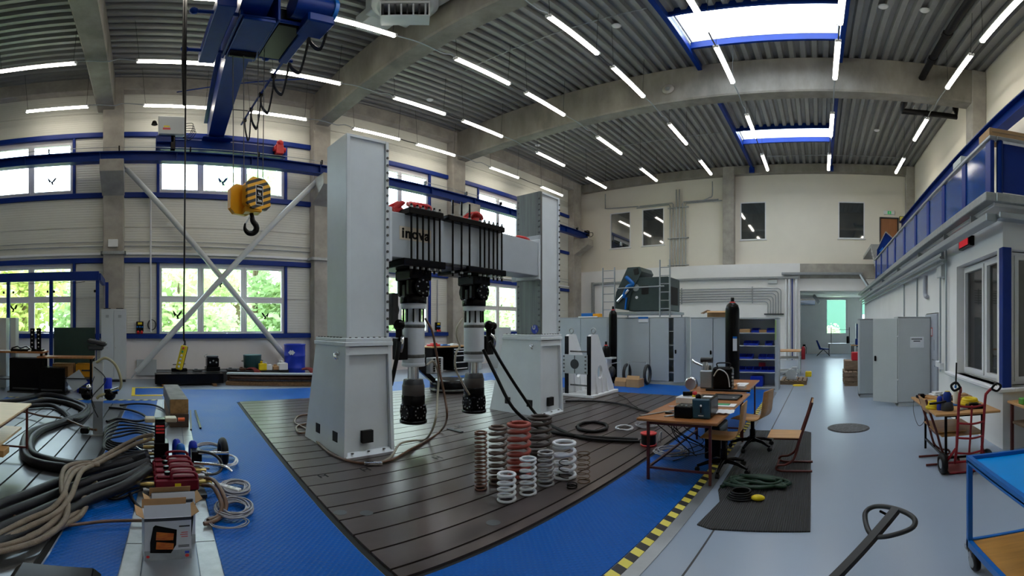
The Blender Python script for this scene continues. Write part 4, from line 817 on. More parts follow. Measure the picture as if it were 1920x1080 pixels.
for si, (z, xs) in enumerate(((1.60, (-1.78, -1.35)), (1.24, (-2.0, -1.80, -1.40)), (.86, (-2.16, -1.96, -1.58, -1.36)), (.50, (-2.16, -1.95, -1.74, -1.53, -1.33)))):
    for k, x in enumerate(xs):
        o = b0 if first else inst(b0); first = False
        o.location = (x, sy+.06, z); tag(o, 'blue plastic storage bin, %s from the left on the %s shelf of the shelf unit' % (ORD[k], ('top', 'second', 'third', 'fourth')[si]), 'storage bin', 'blue storage bins on the shelf unit')
tag(base(MB().box(-2.27, -1.92, sy+.05, sy+.4, 1.602, 1.70, .006).o('carton', card), (-2.1, sy+.2, 1.60)), 'flat cardboard carton on the top shelf of the shelf unit', 'box')
tag(base(MB().box(-1.68, -1.46, sy+.1, sy+.4, 1.602, 1.68, .006).o('carton', card), (-1.57, sy+.2, 1.60)), 'small carton between the blue bins on the top shelf', 'box')
tag(base(MB().box(-1.70, -1.52, sy+.2, sy+.4, .64, .75, .006).o('red_case', red_p), (-1.6, sy+.3, .5)), 'small red case standing in the bins of the lowest bin shelf', 'case')
tag(base(MB().box(-1.92, -1.56, sy+.04, sy+.42, .082, .38, .02).o('blue_crate', blue_pl), (-1.74, sy+.2, .08)), 'large blue plastic crate on the bottom shelf of the shelf unit', 'crate')
# gas cylinders
def gascyl(label, loc, r, h, sticker=True, col=None):
    g = T('gas_cylinder', label, 'gas cylinder', loc)
    MB().lathe((0, 0, 0), [(r*.93, 0), (r, .03), (r, h-.32), (r*.96, h-.22), (r*.8, h-.13), (r*.45, h-.08), (r*.3, h-.06)], 28).o('bottle', black_m, g)
    MB().lathe((0, 0, 0), [(r*.42, h-.09), (r*.42, h-.06), (r*.3, h-.05)], 16).o('red_collar', red_b, g)
    MB().lathe((0, 0, 0), [(r*.26, h-.06), (r*.26, h+.04), (r*.2, h+.05)], 12).o('valve_cap', black_m, g)
    if sticker:
        d = -Vector((loc[0], loc[1], 0)).normalized(); t = Vector((-d.y, d.x, 0)); p = d*(r+.002)+t*-.0
        MB().obox((p.x+t.x*.06, p.y+t.y*.06, h*.55), (.10, .004, .30), Matrix((t, d, Vector((0, 0, 1)))).transposed().to_4x4()).o('label_sticker', paper, g)
        MB().obox((p.x+t.x*.06, p.y+t.y*.06, h*.55+.17), (.10, .005, .05), Matrix((t, d, Vector((0, 0, 1)))).transposed().to_4x4()).o('blue_sticker_band', blue_lt, g)
    return g
gascyl('tall black gas cylinder with a white sticker behind the work tables', (-2.10, 10.35, 0), .175, 2.42)
gascyl('tall black gas cylinder leaning at the gap between two cabinets', (-6.17, 11.98, 0), .13, 2.35, False)
g3 = gascyl('short black gas cylinder with a red collar strapped on a cart', (-6.16, 11.5, .85), .13, .42, False)
ct = T('cylinder_cart', 'pale cart carrying the short gas cylinder', 'cart', (-6.05, 11.48, 0))
MB().box(-.28, .16, -.14, .2, .80, .85, .006).o('deck', cab_l, ct); MB().box(-.26, .0, -.12, .18, .3, .80).o('canister', whitem, ct)
for x in (-.26, .34): MB().bar((x, .1, 0), (x, .1, .8), .03, .03).o('leg', cab_l, ct)
MB().bar((-.1, .1, .62), (.36, .1, .72), .03, .03).o('push_bar', cab_l, ct); MB().sphere((.1, .0, .42), .11, 10, (1, 1, 1.6)).o('regulator', darkgrey, ct)
# machine on a platform with aluminium scaffold frames
mc = T('green_machine', 'dark green machine housing with a tilted lid on the scaffold platform', 'machine', (-5.8, 13.6, 2.26))
mg = mat('machine_green', (.035, .055, .055), .4, n=.12)
MB().box(-6.25, -4.83, 13.3, 14.5, 2.29, 3.42, .02).o('housing', mg, mc, w=True)
lid = MB().prism([(-6.80, 2.40), (-6.28, 2.32), (-6.15, 2.9), (-5.75, 3.62), (-5.83, 3.78), (-6.27, 3.78), (-6.70, 2.95)], lambda u, v, t: (u, t, v), 13.25, 14.3).o('tilted_lid', mg, mc, w=True)
MB().box(-6.02, -5.86, 13.235, 13.25, 3.55, 3.74).o('lid_opening', slotm, lid, w=True) if False else None
MB().obox((-5.95, 13.24, 3.62), (.16, .02, .2), Matrix.Rotation(R(-12), 4, 'Y')).o('dark_opening', slotm, mc, w=True)
MB().tube(smooth([(-6.42, 13.22, 2.75), (-6.25, 13.2, 3.1), (-6.05, 13.2, 3.2), (-6.3, 13.2, 3.45)], 4), .07, 10).o('blue_arm', blue_lt, mc, w=True)
MB().cyl((-6.62, 13.2, 2.62), (-6.2, 13.2, 3.02), .05).o('gas_strut', chrome, mc, w=True)
MB().bar((-6.33, 13.2, 2.35), (-6.28, 13.2, 2.75), .07, .04).o('blue_bracket', blue_lt, mc, w=True)
MB().lathe((-5.98, 13.295, 3.08), [(.12, 0), (.12, .02)], 20, Matrix.Rotation(pi/2, 3, 'X')).o('round_cover', galv, mc, w=True)
MB().lathe((-5.95, 13.295, 2.75), [(.05, 0), (.05, .015)], 16, Matrix.Rotation(pi/2, 3, 'X')).o('white_disc', whitem, mc, w=True)
MB().box(-5.77, -5.52, 13.285, 13.3, 2.86, 3.14).o('window', slotm, mc, w=True)
MB().box(-4.86, -4.80, 13.5, 14.2, 2.5, 3.1).o('side_vent', slotm, mc, w=True)
for lab, x0, x1 in (('left aluminium scaffold ladder frame beside the tilted lid', -7.15, -6.72), ('right aluminium scaffold ladder frame beside the green machine', -5.05, -4.72)):
    lf_ = T('scaffold_ladder', lab, 'scaffold', (x0, 13.15, 0)); zt_ = 3.8 if x0 < -6 else 3.95
    for x, y in ((x0, 13.12), (x1, 13.16)): MB().cyl((x, y, 0), (x, y, zt_), .026, seg=10).o('upright', alu, lf_, w=True)
    for k in range(6): MB().cyl((x0, 13.12, 2.35+.27*k), (x1, 13.16, 2.35+.27*k), .016, seg=8).o('rung', alu, lf_, w=True)
pf = T('scaffold_platform', 'aluminium scaffold platform under the green machine', 'platform', (-5.9, 13.8, 2.2))
MB().box(-6.9, -4.7, 13.18, 14.6, 2.18, 2.27, .01).o('deck', alu, pf, w=True)
for x in (-6.85, -4.76): 
    for y in (13.25, 14.5): MB().cyl((x, y, 0), (x, y, 2.18), .026, seg=8).o('post', alu, pf, w=True)
MB().cyl((-6.6, 13.10, 3.06), (-4.9, 13.10, 3.08), .024, seg=8).o('guard_rail', alu, pf, w=True)
# small things on the cabinets
tag(base(MB().box(-7.65, -7.22, 12.5, 12.75, 2.08, 2.22, .01).o('tool_case', blue_lt), (-7.4, 12.6, 2.08)), 'blue tool case lying on the cabinet behind the fixture', 'case')
tag(base(MB().box(-7.2, -6.95, 12.5, 12.72, 2.08, 2.2, .01).o('tool_case', orange_y), (-7.1, 12.6, 2.08)), 'orange tool case next to the blue one on the cabinet', 'case')
tag(base(MB().box(-7.7, -7.0, 12.4, 12.48, 2.08, 2.11).o('paper_roll', paper), (-7.3, 12.44, 2.08)), 'flat white board in front of the tool cases', 'board')
ob = T('open_carton', 'open cardboard carton on top of the narrow cabinet', 'box', (-2.85, 12.3, 2.04))
MB().box(-.36, .36, -.15, .2, 0, .13).o('body', card, ob); MB().obox((-.45, 0, .16), (.22, .35, .01), Matrix.Rotation(R(-25), 4, 'Y')).o('flap', card, ob); MB().obox((0, -.2, .15), (.72, .14, .01), Matrix.Rotation(R(20), 4, 'X')).o('flap', card, ob)
pn = T('paper_notice', 'blue and white notice hanging from the ajar cabinet', 'notice', (-5.3, 12.33, 1.9)); MB().box(-.16, .16, 0, .006, 0, .15).o('sheet', paper, pn); MB().box(-.17, .17, -.003, .0, .11, .17).o('blue_header', blue_lt, pn)
tag(base(MB().box(-5.9, -5.5, 12.3, 12.5, 2.06, 2.075).o('paper_sheet', paper), (-5.7, 12.4, 2.06)), 'loose white paper on the edge of the ajar cabinet', 'paper')
for x0, x1, y0, zt, lab in ((-5.80, -5.44, 11.35, .16, 'low open carton left of the other on the blue floor'), (-5.40, -5.0, 11.3, .24, 'taller carton on the blue floor before the cabinet')):
    bx_ = T('carton', lab, 'box', ((x0+x1)/2, y0+.2, .01)); MB().box(x0, x1, y0, y0+.4, .01, zt).o('body', card, bx_, w=True); MB().obox(((x0+x1)/2, y0+.06, zt+.05), (x1-x0, .01, .12), Matrix.Rotation(R(-30), 4, 'X')).o('flap', card, bx_, w=True)
fr_ = T('cable_drum_frame', 'grey tube frame with cable reels before the cabinet', 'reel stand', (-5.35, 12.0, .01))
MB().tube([(-.35, 0, 0), (-.3, 0, .68), (.3, 0, .68), (.35, 0, 0)], .02, 8).o('tube_frame', alu, fr_)
for x in (-.35, .33): MB().tube([(x, .25*cos(t/8*pi)*.9, .32+.27*sin(t/8*pi)) for t in range(16)], .05, 8, closed=True).o('cable_coil', darkgrey, fr_)
# conduits on the far wall
cd = T('conduit_bundle', 'six grey conduits bending down on the lower white wall', 'conduit', (-4, 23.1, 3)); yy = 23.13
for k in range(6):
    z = 3.85-.14*k; xe = -2.05-.14*k
    MB().tube([(-8.0, yy, z)]+[(xe-.2+.2*sin(a*pi/8), yy, z-.2+.2*cos(a*pi/8)) for a in range(5)]+[(xe, yy, 2.4)], .026, 8).o('conduit', galv, cd, w=True)
for x in (-7.6, -3.6): MB().box(x-.02, x+.02, yy-.04, yy+.07, 3.05, 3.95).o('clamp_rail', galv, cd, w=True)
MB().box(-2.95, -1.9, yy-.05, yy+.07, 2.42, 2.48).o('clamp_rail', darkgrey, cd, w=True)
cu = T('conduit_riser', 'bundle of six vertical grey conduits on the upper far wall', 'conduit', (-7.9, 23.5, 7))
for k in range(6):
    x = -8.42+.19*k; zt = 9.0+.09*(k if k < 3 else 5-k)
    end = [(x+(-1 if k < 3 else 1)*2.1-(0 if k < 3 else 0), 23.5, zt)] if k in (0, 1, 4, 5) else [(x, 23.5, 9.9)]
    MB().tube([(x, 23.5, 4.3), (x, 23.5, zt-.1), (x+(-.06 if k < 3 else .06) if k in (0, 1, 4, 5) else x, 23.5, zt)]+end, .034, 8).o('conduit', galv, cu, w=True)
for z in (5.3, 6.9, 8.75): MB().box(-8.55, -7.3, 23.42, 23.58, z, z+.04).o('clamp_rail', galv, cu, w=True)
for j, (xa, xb) in enumerate(((-12.6, -10.4), (-5.9, -6.4))):
    MB().tube(smooth([(xa, 23.45, 10.2), (xa, 23.45, 9.35), (xa+.2*(1 if j == 0 else -1), 23.45, 9.2), (xb, 23.48, 9.1)], 5), .03, 8).o('branch', galv, cu, w=True)
tr = T('wall_cable_tray', 'grey blue cable tray along the lower white wall', 'cable tray', (-6, 23.1, 4.4))
MB().box(-13.2, -1.1, 23.02, 23.18, 4.36, 4.47, .008).o('tray', galv, tr, w=True); MB().box(-2.0, 2.3, 22.95, 23.15, 4.55, 4.68, .008).o('raised_tray', alu, tr, w=True)
MB().bar((2.2, 23.05, 4.6), (2.75, 22.6, 3.6), .2, .1).o('falling_tray', alu, tr, w=True); MB().box(-13.35, -13.2, 23.0, 23.18, 2.2, 4.5).o('drop', galv, tr, w=True)
rp_ = T('riser_pipes', 'four pale vertical pipes left of the wide opening', 'pipe', (-1.45, 23.1, 0))
for k, (x, m_) in enumerate(((-1.78, whitem), (-1.60, whitem), (-1.44, blue_st), (-1.22, whitem))): MB().cyl((x, 23.12, 0), (x, 23.12, 4.35), .06 if k != 2 else .03, seg=12).o('pipe', m_, rp_, w=True)
tag(base(MB().box(-2.75, -2.25, 23.08, 23.2, 4.1, 4.3, .01).o('wall_box', cab_l), (-2.5, 23.15, 4.1)), 'small grey wall box under the cable tray', 'box')
# ================================================================ AISLE
ptm = mat('red_plastic', (.5, .02, .03), .4, n=.08)
def pallet(label, loc, n=1):
    p = T('wooden_pallet', label, 'pallet', loc)
    for j in range(n):
        z = j*.145
        for k in range(3): MB().box(-.4, .4, -.58+.53*k, -.48+.53*k, z, z+.1).o('block_row', palletw, p)
        for k in range(6): MB().box(-.4+.137*k, -.30+.137*k, -.6, .6, z+.1, z+.125).o('plank', palletw, p)
    return p
pallet('wooden pallet carrying the electric motor by the far opening', (-.78, 13.65, 0))
em = T('electric_motor', 'grey finned electric motor lying on the pallet', 'motor', (-.86, 13.5, .125))
MB().cyl((0, -.25, .17), (0, .2, .17), .16, seg=20).o('housing', greyp, em)
for k in range(12): t = 2*pi*k/12; MB().bar((.165*cos(t), -.22, .17+.165*sin(t)), (.165*cos(t), .15, .17+.165*sin(t)), .015, .03, (cos(t), 0, sin(t))).o('fin', greyp, em)
MB().cyl((0, .2, .17), (0, .34, .17), .09).o('fan_cover', greyp, em); MB().box(-.16, .16, -.2, .15, .0, .03).o('foot', greyp, em); MB().box(.02, .17, -.1, .1, .28, .38).o('terminal_box', greyp, em)
tag(base(MB().lathe((-.62, 12.92, 0), [(.17, 0), (.17, .02), (.02, .03)], 20).o('yellow_disc', yellow), (-.62, 12.92, 0)), 'yellow disc on the floor before the motor pallet', 'disc')
tag(base(MB().box(-.45, -.25, 14.1, 14.3, .125, .30, .02).o('yellow_case', yellow), (-.35, 14.2, .125)), 'small yellow case at the back of the motor pallet', 'case')
pallet('stack of wooden pallets half hidden by the light grey cabinets', (1.15, 13.35, 0), 3)
tag(base(MB().box(.78, 1.5, 13.2, 13.9, .435, .72, .01).o('crate_brown', palletw), (1.15, 13.5, .435)), 'brown wooden crate on the pallet stack', 'crate')
tag(base(MB().box(1.0, 1.5, 13.25, 13.6, .72, .98, .02).o('red_crate', ptm), (1.25, 13.4, .72)), 'red plastic crate on top of the wooden crate', 'crate')
tb = T('small_side_table', 'small wood-topped side table beside the shelf unit', 'table', (-1.1, 16.2, 0))
MB().box(-.48, .42, -.7, .6, .86, .90, .006).o('table_top', wood, tb); MB().box(-.46, .4, -.65, .55, .60, .63).box(-.46, .4, -.65, .55, .1, .13).o('shelf', cab_g, tb)
for x in (-.44, .38):
    for y in (-.66, .56): MB().box(x-.02, x+.02, y-.02, y+.02, 0, .86).o('leg', cab_g, tb)
fe2 = T('fire_extinguisher', 'red fire extinguisher at the side of the wide opening', 'extinguisher', (-.86, 23.4, .02))
MB().lathe((0, 0, 0), [(.1, 0), (.11, .03), (.11, .55), (.08, .65), (.03, .7)], 16).o('bottle', red_p, fe2); MB().box(-.03, .12, -.03, .03, .7, .8, .01).o('valve', black_m, fe2); MB().tube(smooth([(.08, 0, .74), (.16, 0, .6), (.15, 0, .3)], 4), .02, 6).o('hose', black_r, fe2)
bc = T('blue_chair', 'blue shell chair in the room beyond', 'chair', (.15, 26.4, 0))
MB().prism([(-.35, .95), (-.25, .95), (-.05, .50), (.45, .45), (.45, .40), (-.15, .40)], lambda u, v, t: (u, t, v), -.3, .3).o('shell', blue_st, bc)
for s in (-1, 1):
    for t in (-.2, .2): MB().bar((.1, t, .4), (.1+s*.4, t, 0), .03, .03).o('leg', darkgrey, bc)
dk = T('desk', 'pale desk with a thin lamp stand in the room beyond', 'desk', (1.4, 26.6, 0))
MB().box(-.85, .75, -.35, .4, .72, .76).o('desk_top', cab_l, dk)
for x in (-.8, .7): MB().box(x-.02, x+.02, -.3, .35, 0, .72).o('leg', darkgrey, dk)
for x in (-.66, .45): MB().cyl((x, 0, .76), (x, 0, 1.75), .02, seg=8).o('stand_rod', black_m, dk)
MB().cyl((-.66, 0, 1.6), (.45, 0, 1.6), .012, seg=6).o('cross_rod', black_m, dk); MB().box(.28, .42, -.05, .05, .76, 1.2).o('black_post', black_m, dk)
d2 = T('desk', 'wooden desk edge with a dark box beyond the opening on the right', 'desk', (2.35, 24.6, 0)); MB().box(-.55, .6, -.4, .4, .70, .75).o('desk_top', wood, d2)
for x in (-.5, .5): MB().box(x-.02, x+.02, -.3, .3, 0, .7).o('leg', darkgrey, d2)
MB().box(-.3, .2, -.2, .2, .75, 1.1, .02).o('dark_box', blue_st, d2)
MB_ = T('room_cabinet', 'narrow blue glass-front cabinet in the room beyond', 'cabinet', (2.55, 27.2, 0)); MB().box(-.25, .3, -.2, .3, 0, 2.0).o('body', cab_l, MB_); MB().box(-.22, .27, -.215, -.2, .5, 1.95).o('glass_front', bluegl, MB_)
ad = T('air_duct', 'silver round air duct at the ceiling of the room beyond', 'duct', (-.6, 24.6, 3.3)); MB().cyl((-1.2, 0, 0), (.35, .1, 0), .3, seg=20).o('pipe', chrome, ad); MB().cyl((.35, .1, 0), (.5, .1, .1), .33, .28, seg=20).o('bend', alu, ad)
# right-hand light grey cabinets
c1 = cabinet('light grey cabinet with a paper notice standing next to the grey door', 1.70, 2.44, 9.27, 1.98, [(1.71, 2.43, 0.0, 0)], cab_l, .5)
nt_ = T('paper_notice', 'printed paper notice taped to the light grey cabinet', 'notice', (2.12, 9.262, 1.3)); MB().box(-.15, .16, -.004, .0, .0, .24).o('sheet', paper, nt_)
for k, (w_, z) in enumerate(((.24, .18), (.15, .135))): MB().box(-w_/2, w_/2, -.006, -.004, z, z+.02).o('printed_line', darkgrey, nt_)
od = MB().box(-.62, -.004, -.012, .012, .08, 1.94, .005).o('open_door', cab_l, c1); od.location = (1.70-c1.location.x, 9.29-c1.location.y, 0); od.rotation_euler = (0, 0, R(-38))
knob(MB(), -.55, -.012, 1.05).o('knob', black_m, od)
for z in (.6, 1.55): MB().sphere((1.70, 9.265, z), .018, 8).o('hinge', whitem, c1, w=True)
cabinet('far light grey cabinet beyond the open cabinet door', .99, 1.9, 10.6, 1.96, [(1.0, 1.44, 0.0, 0), (1.45, 1.89, 0.0, 0)], cab_g, .5)
# switch boxes and sign on the office wall
ld = T('led_sign', 'small black display with red digits panel high on the office wall', 'display', (2.44, 6.9, 3.1)); MB().box(-.05, .04, -.28, .28, 0, .17, .008).o('case', black_m, ld); MB().box(-.054, -.05, -.2, .24, .03, .14).o('red_window', mat('led_red', (.5, .02, .03), .3, n=0, es=.5), ld)
wb = T('wall_box', 'grey electrical wall box with conduit under the gallery', 'box', (2.43, 8.35, 2.75)); MB().box(-.07, .05, -.16, .16, 0, .36, .01).o('case', cab_l, wb); MB().cyl((-.02, -.1, .36), (-.02, -.1, .62), .03).cyl((-.02, .05, -1.9), (-.02, .05, 0), .02, seg=8).cyl((0, -.3, -1.9), (0, -.3, .6), .02, seg=8).o('conduit', alu, wb)
so = T('wall_sockets', 'white socket boxes on the office wall above the tool table', 'socket', (2.44, 8.6, .93)); MB().box(-.05, .04, -.1, .12, 0, .12, .01).o('socket_box', whitem, so); MB().box(-.05, .04, -.22, -.12, -.04, .1, .01).o('switch_box', whitem, so)
cx_ = T('cable_conduit_drop', 'pair of thin conduits running down the office wall to the cabinets', 'conduit', (2.45, 12, 2))
for y in (12.4, 10.7): MB().cyl((2.455, y, 1.9), (2.455, y, 3.0), .02, seg=8).o('conduit', alu, cx_, w=True)
MB().tube(smooth([(2.425, 9.75, 2.95), (2.425, 9.75, 2.56), (2.41, 9.62, 2.45), (2.425, 9.5, 2.44)], 4), .045, 8).o('grey_pipe_bend', door_g, cx_, w=True)
cbx = T('carton', 'long cardboard carton lying on the gallery handrail corner', 'box', (2.6, 5.4, 4.43)); MB().box(2.16, 2.75, 5.22, 5.6, 4.43, 4.56, .006).o('body', card, cbx, w=True); MB().box(2.2, 2.72, 5.217, 5.22, 4.49, 4.50).o('tape', palletw, cbx, w=True)
tag(base(MB().box(2.15, 2.35, 6.35, 6.75, 4.43, 4.55, .006).o('carton', cab_l), (2.25, 6.5, 4.43)), 'small pale carton on the gallery handrail', 'box')
# ================================================================ WORK TABLES
def table(label, x0, x1, y0, y1, z, top, leg, th=.03, inset=.08, legr=.014):
    t = T('work_table', label, 'table', ((x0+x1)/2, (y0+y1)/2, 0))
    MB().box(x0, x1, y0, y1, z-th, z, .006).o('table_top', top, t, w=True)
    MB().box(x0+inset, x1-inset, y0+inset, y0+inset+.02, z-th-.05, z-th).box(x0+inset, x1-inset, y1-inset-.02, y1-inset, z-th-.05, z-th).box(x0+inset, x0+inset+.02, y0+inset, y1-inset, z-th-.05, z-th).box(x1-inset-.02, x1-inset, y0+inset, y1-inset, z-th-.05, z-th).o('apron', leg, t, w=True)
    for x in (x0+inset, x1-inset):
        for y in (y0+inset, y1-inset): MB().box(x-legr, x+legr, y-legr, y+legr, .012, z-th).o('leg', leg, t, w=True)
    MB().bar((x0+inset, y0+inset, .16), (x0+inset, y1-inset, .16), .025, .025).bar((x0+inset, y0+inset, .16), (x1-inset, y0+inset, .16), .025, .025).o('stretcher', leg, t, w=True)
    return t
table('wood-topped work table cluttered with electronics, nearest the springs', -1.93, -1.03, 4.30, 6.42, .75, wood_top, maroon, inset=.10)
table('wood-topped work table behind the laptop', -2.0, -1.12, 6.50, 8.1, .75, wood_top, maroon)
Z = .75
up_ = T('power_supply', 'black and dark blue power supply unit standing on the work table', 'device', (-1.25, 4.5, Z))
MB().box(-.10, .10, -.0, .36, .0, .22, .015).o('case', black_m, up_); MB().box(-.10, .10, -.035, .0, .0, .225, .03).o('blue_front', mat('petrol_blue', (.02, .07, .11), .4, n=.05), up_)
MB().box(-.008, .008, -.038, -.034, .07, .13).o('slot', slotm, up_); MB().sphere((0, -.036, .15), .013, 8).o('power_button', whitem, up_); MB().box(-.03, .03, -.037, -.034, .035, .045).o('badge', paper, up_); MB().sphere((-.05, .04, .235), .035, 8).o('knob', black_m, up_); MB().box(-.02, .08, .1, .2, .222, .226).o('white_label', paper, up_)
bb = T('battery_box', 'low black terminal box left of the power supply', 'device', (-1.44, 4.53, Z)); MB().box(-.11, .09, -.08, .16, 0, .13, .008).o('case', black_m, bb)
for k in range(4): MB().cyl((-.08+.05*k, -.04, .13), (-.08+.05*k, -.04, .145), .012, seg=8).o('terminal', galv, bb)
pb = T('control_box', 'white control box with a red emergency button on the work table', 'device', (-1.66, 5.42, Z)); MB().box(-.17, .20, -.10, .14, 0, .085, .008).o('case', whitem, pb); MB().cyl((.06, 0, .085), (.06, 0, .11), .035).o('yellow_base', yellow, pb); MB().lathe((.06, 0, .11), [(.02, 0), (.035, .015), (.03, .04), (.01, .05)], 14).o('red_button', red_b, pb); MB().obox((-.04, .03, .12), (.14, .06, .05), Matrix.Rotation(R(20), 4, 'Z')).o('black_clip', black_m, pb)
lp = T('laptop', 'closed dark laptop with docking edge on the work table', 'laptop', (-1.28, 5.9, Z)); MB().box(-.20, .18, -.16, .12, 0, .025, .006).o('base', darkgrey, lp); MB().obox((0, .14, .02), (.40, .06, .04), None, .01).o('hinge_bar', black_m, lp); MB().box(.1, .13, -.08, -.05, .025, .026).o('sticker', paper, lp)
bk = T('binder', 'green and white folder on the work table', 'folder', (-1.20, 5.32, Z)); MB().box(-.16, .16, -.09, .11, 0, .012).o('white_sheets', paper, bk); MB().box(-.15, .08, -.02, .09, .012, .015).o('green_cover', mat('folder_green', (.02, .33, .12), .5, n=.05), bk)
cl_ = MB(); 
nu, nv = 10, 8
for i in range(nu+1):
    for j in range(nv+1): cl_.v.append((-1.22+.26*i/nu, 4.74+.22*j/nv, Z+.012+.035*abs(sin(i*1.1+j*.6))*(1-abs(j/nv-.5))))
for i in range(nu):
    for j in range(nv): a = i*(nv+1)+j; cl_.f.append((a, a+nv+1, a+nv+2, a+1)); cl_.sm.append(True)
tag(base(cl_.o('cloth', paper), (-1.1, 4.85, Z)), 'crumpled white cloth at the edge of the work table', 'cloth')
ca = T('caliper', 'large silver vernier caliper laid across the table corner', 'caliper', (-1.78, 4.62, Z)); MB().obox((.0, .05, .006), (.03, .62, .01), Matrix.Rotation(R(-28), 4, 'Z')).o('beam', alu, ca); MB().prism([(.13, .22), (.34, .16), (.30, .12), (.14, .17)], lambda u, v, t: (u, v, t), 0, .012).o('fixed_jaw', alu, ca); MB().prism([(.02, .13), (.3, .02), (.15, -.16), (.11, -.15), (.20, .01), (.03, .08)], lambda u, v, t: (u, v, t), .0, .012).o('sliding_jaw', alu, ca)
tag(base(MB().obox((-1.62, 4.68, Z+.008), (.025, .22, .014), Matrix.Rotation(R(-70), 4, 'Z')).o('black_pen', black_m), (-1.62, 4.68, Z)), 'black marker lying by the caliper', 'pen')
sc_ = T('screwdriver', 'screwdriver with a green and black handle behind the caliper', 'screwdriver', (-1.62, 5.05, Z)); MB().cyl((-.08, 0, .015), (.05, .02, .015), .014, seg=8).o('handle', mat('handle_green', (.15, .4, .02), .4, n=0), sc_); MB().cyl((-.2, -.02, .015), (-.08, 0, .015), .005, seg=6).o('shaft', chrome, sc_)
# behind: chrome pump and black case
pu = T('steel_pump', 'shiny aluminium pump with hoses standing behind the table', 'pump', (-1.82, 6.85, Z)); MB().box(-.10, .12, -.08, .14, 0, .30, .02).o('tank', alu, pu); MB().cyl((0, .02, .30), (0, .02, .38), .09).cyl((-.02, .02, .38), (-.02, .02, .43), .05).o('neck', chrome, pu); MB().cyl((-.1, .02, .46), (.09, .02, .46), .045, seg=14).o('motor', darkgrey, pu); MB().tube(smooth([(-.05, 0, .36), (-.2, 0, .42), (-.25, .02, .46)], 4), .02, 8).o('outlet', chrome, pu)
MB().lathe((-.22, -.1, .08), [(.09, 0), (.11, .02), (.11, .05), (.09, .07)], 20, Matrix.Rotation(pi/2, 3, 'X')).o('hose_wheel', chrome, pu); MB().tube([(-.22+.08*cos(t*pi/8), -.12, .08+.08*sin(t*pi/8)) for t in range(16)], .018, 6, closed=True).o('hose_ring', black_r, pu)
bc2 = T('black_case', 'tall black case with white cables beside the gas cylinder', 'case', (-1.52, 6.78, Z)); MB().box(-.17, .15, -.08, .12, 0, .36, .03).o('body', black_m, bc2); MB().tube(smooth([(-.14, -.09, .22), (-.05, -.11, .33), (.08, -.1, .25), (.12, -.1, .05)], 5), .01, 6).o('white_cable', whitem, bc2); MB().tube(smooth([(-.1, 0, .36), (-.1, 0, .42), (.1, 0, .42), (.1, 0, .36)], 4), .012, 6).o('handle', black_r, bc2)
for k in range(5): MB().cyl((.17, -.1, .03+.055*k), (.17, -.1, .06+.055*k), .018-.002*(k % 2), seg=8).o('connector', galv, bc2)
tag(base(MB().box(-1.75, -1.05, 6.52, 6.6, Z, Z+.03, .005).o('black_rail', black_m), (-1.4, 6.56, Z)), 'thin black rail lying at the front edge of the rear table', 'rail')
for k, (x, y, w_, m_, lab) in enumerate(((-1.32, 7.4, .2, paper, 'white papers on the rear table beside the gas cylinder'), (-1.45, 7.1, .14, card, 'small carton lid on the rear table'), (-1.25, 6.95, .12, whitem, 'stack of white sheets at the right edge of the rear table'))): tag(base(MB().box(x-w_/2, x+w_/2, y-.1, y+.1, Z, Z+.02+.015*k, .004).o('paper_stack', m_), (x, y, Z)), lab, 'paper')
pcb = T('computer_tower', 'black computer under the work table with tangled cables', 'computer', (-1.35, 5.6, .012)); MB().box(-.1, .1, -.25, .25, .0, .45, .015).o('case', black_m, pcb); MB().box(.1, .105, -.2, .1, .1, .35).o('front_panel', darkgrey, pcb)
for k in range(7):
    a = random.uniform(-.3, .3); tag(base(MB().tube(smooth([(-1.85+.05*k, 4.6+.1*k, .66), (-1.75+a*.4, 4.8+.1*k, .45), (-1.6+a, 4.9+.12*k, .22), (-1.7-a, 5.1+.1*k, .03)], 6), .006, 6).o('hanging_cable', black_r), (-1.7, 4.8+.1*k, .012)), 'thin black cable under the work table, %s from the near end' % ORD[k], 'cable', 'cables under the work table')
# ---------------------------------------------------------------- chairs
def shell(m): # plywood shell: seat curving up into the back, profile in (x, z) swept across y
    prof = smooth([(.24, .0, .445), (.22, .0, .465), (.05, 0, .455), (-.12, 0, .46), (-.19, 0, .52), (-.215, 0, .64), (-.235, 0, .82), (-.24, 0, .86)], 4); n = len(prof); out = []
    th = .012
    v = []; 
    for i, p in enumerate(prof):
        q = prof[min(i+1, n-1)]-prof[max(i-1, 0)]; nx, nz = -q.z, q.x; l = hypot(nx, nz); nx, nz = nx/l, nz/l
        wd = .20 if p.z < .55 else .20-.02*(p.z-.55)/.3
        if i in (0, n-1): wd -= .03
        for s, t in ((-1, 0), (1, 0), (1, 1), (-1, 1)): v.append((p.x+nx*th*t, s*wd, p.z+nz*th*t))
    f = []
    for i in range(n-1):
        a = i*4
        for k in range(4): f.append((a+k, a+4+k, a+4+(k+1) % 4, a+(k+1) % 4))
    f += [(0, 1, 2, 3), ((n-1)*4+3, (n-1)*4+2, (n-1)*4+1, (n-1)*4)]
    mm = MB(); mm.add(v, f, True); return mm
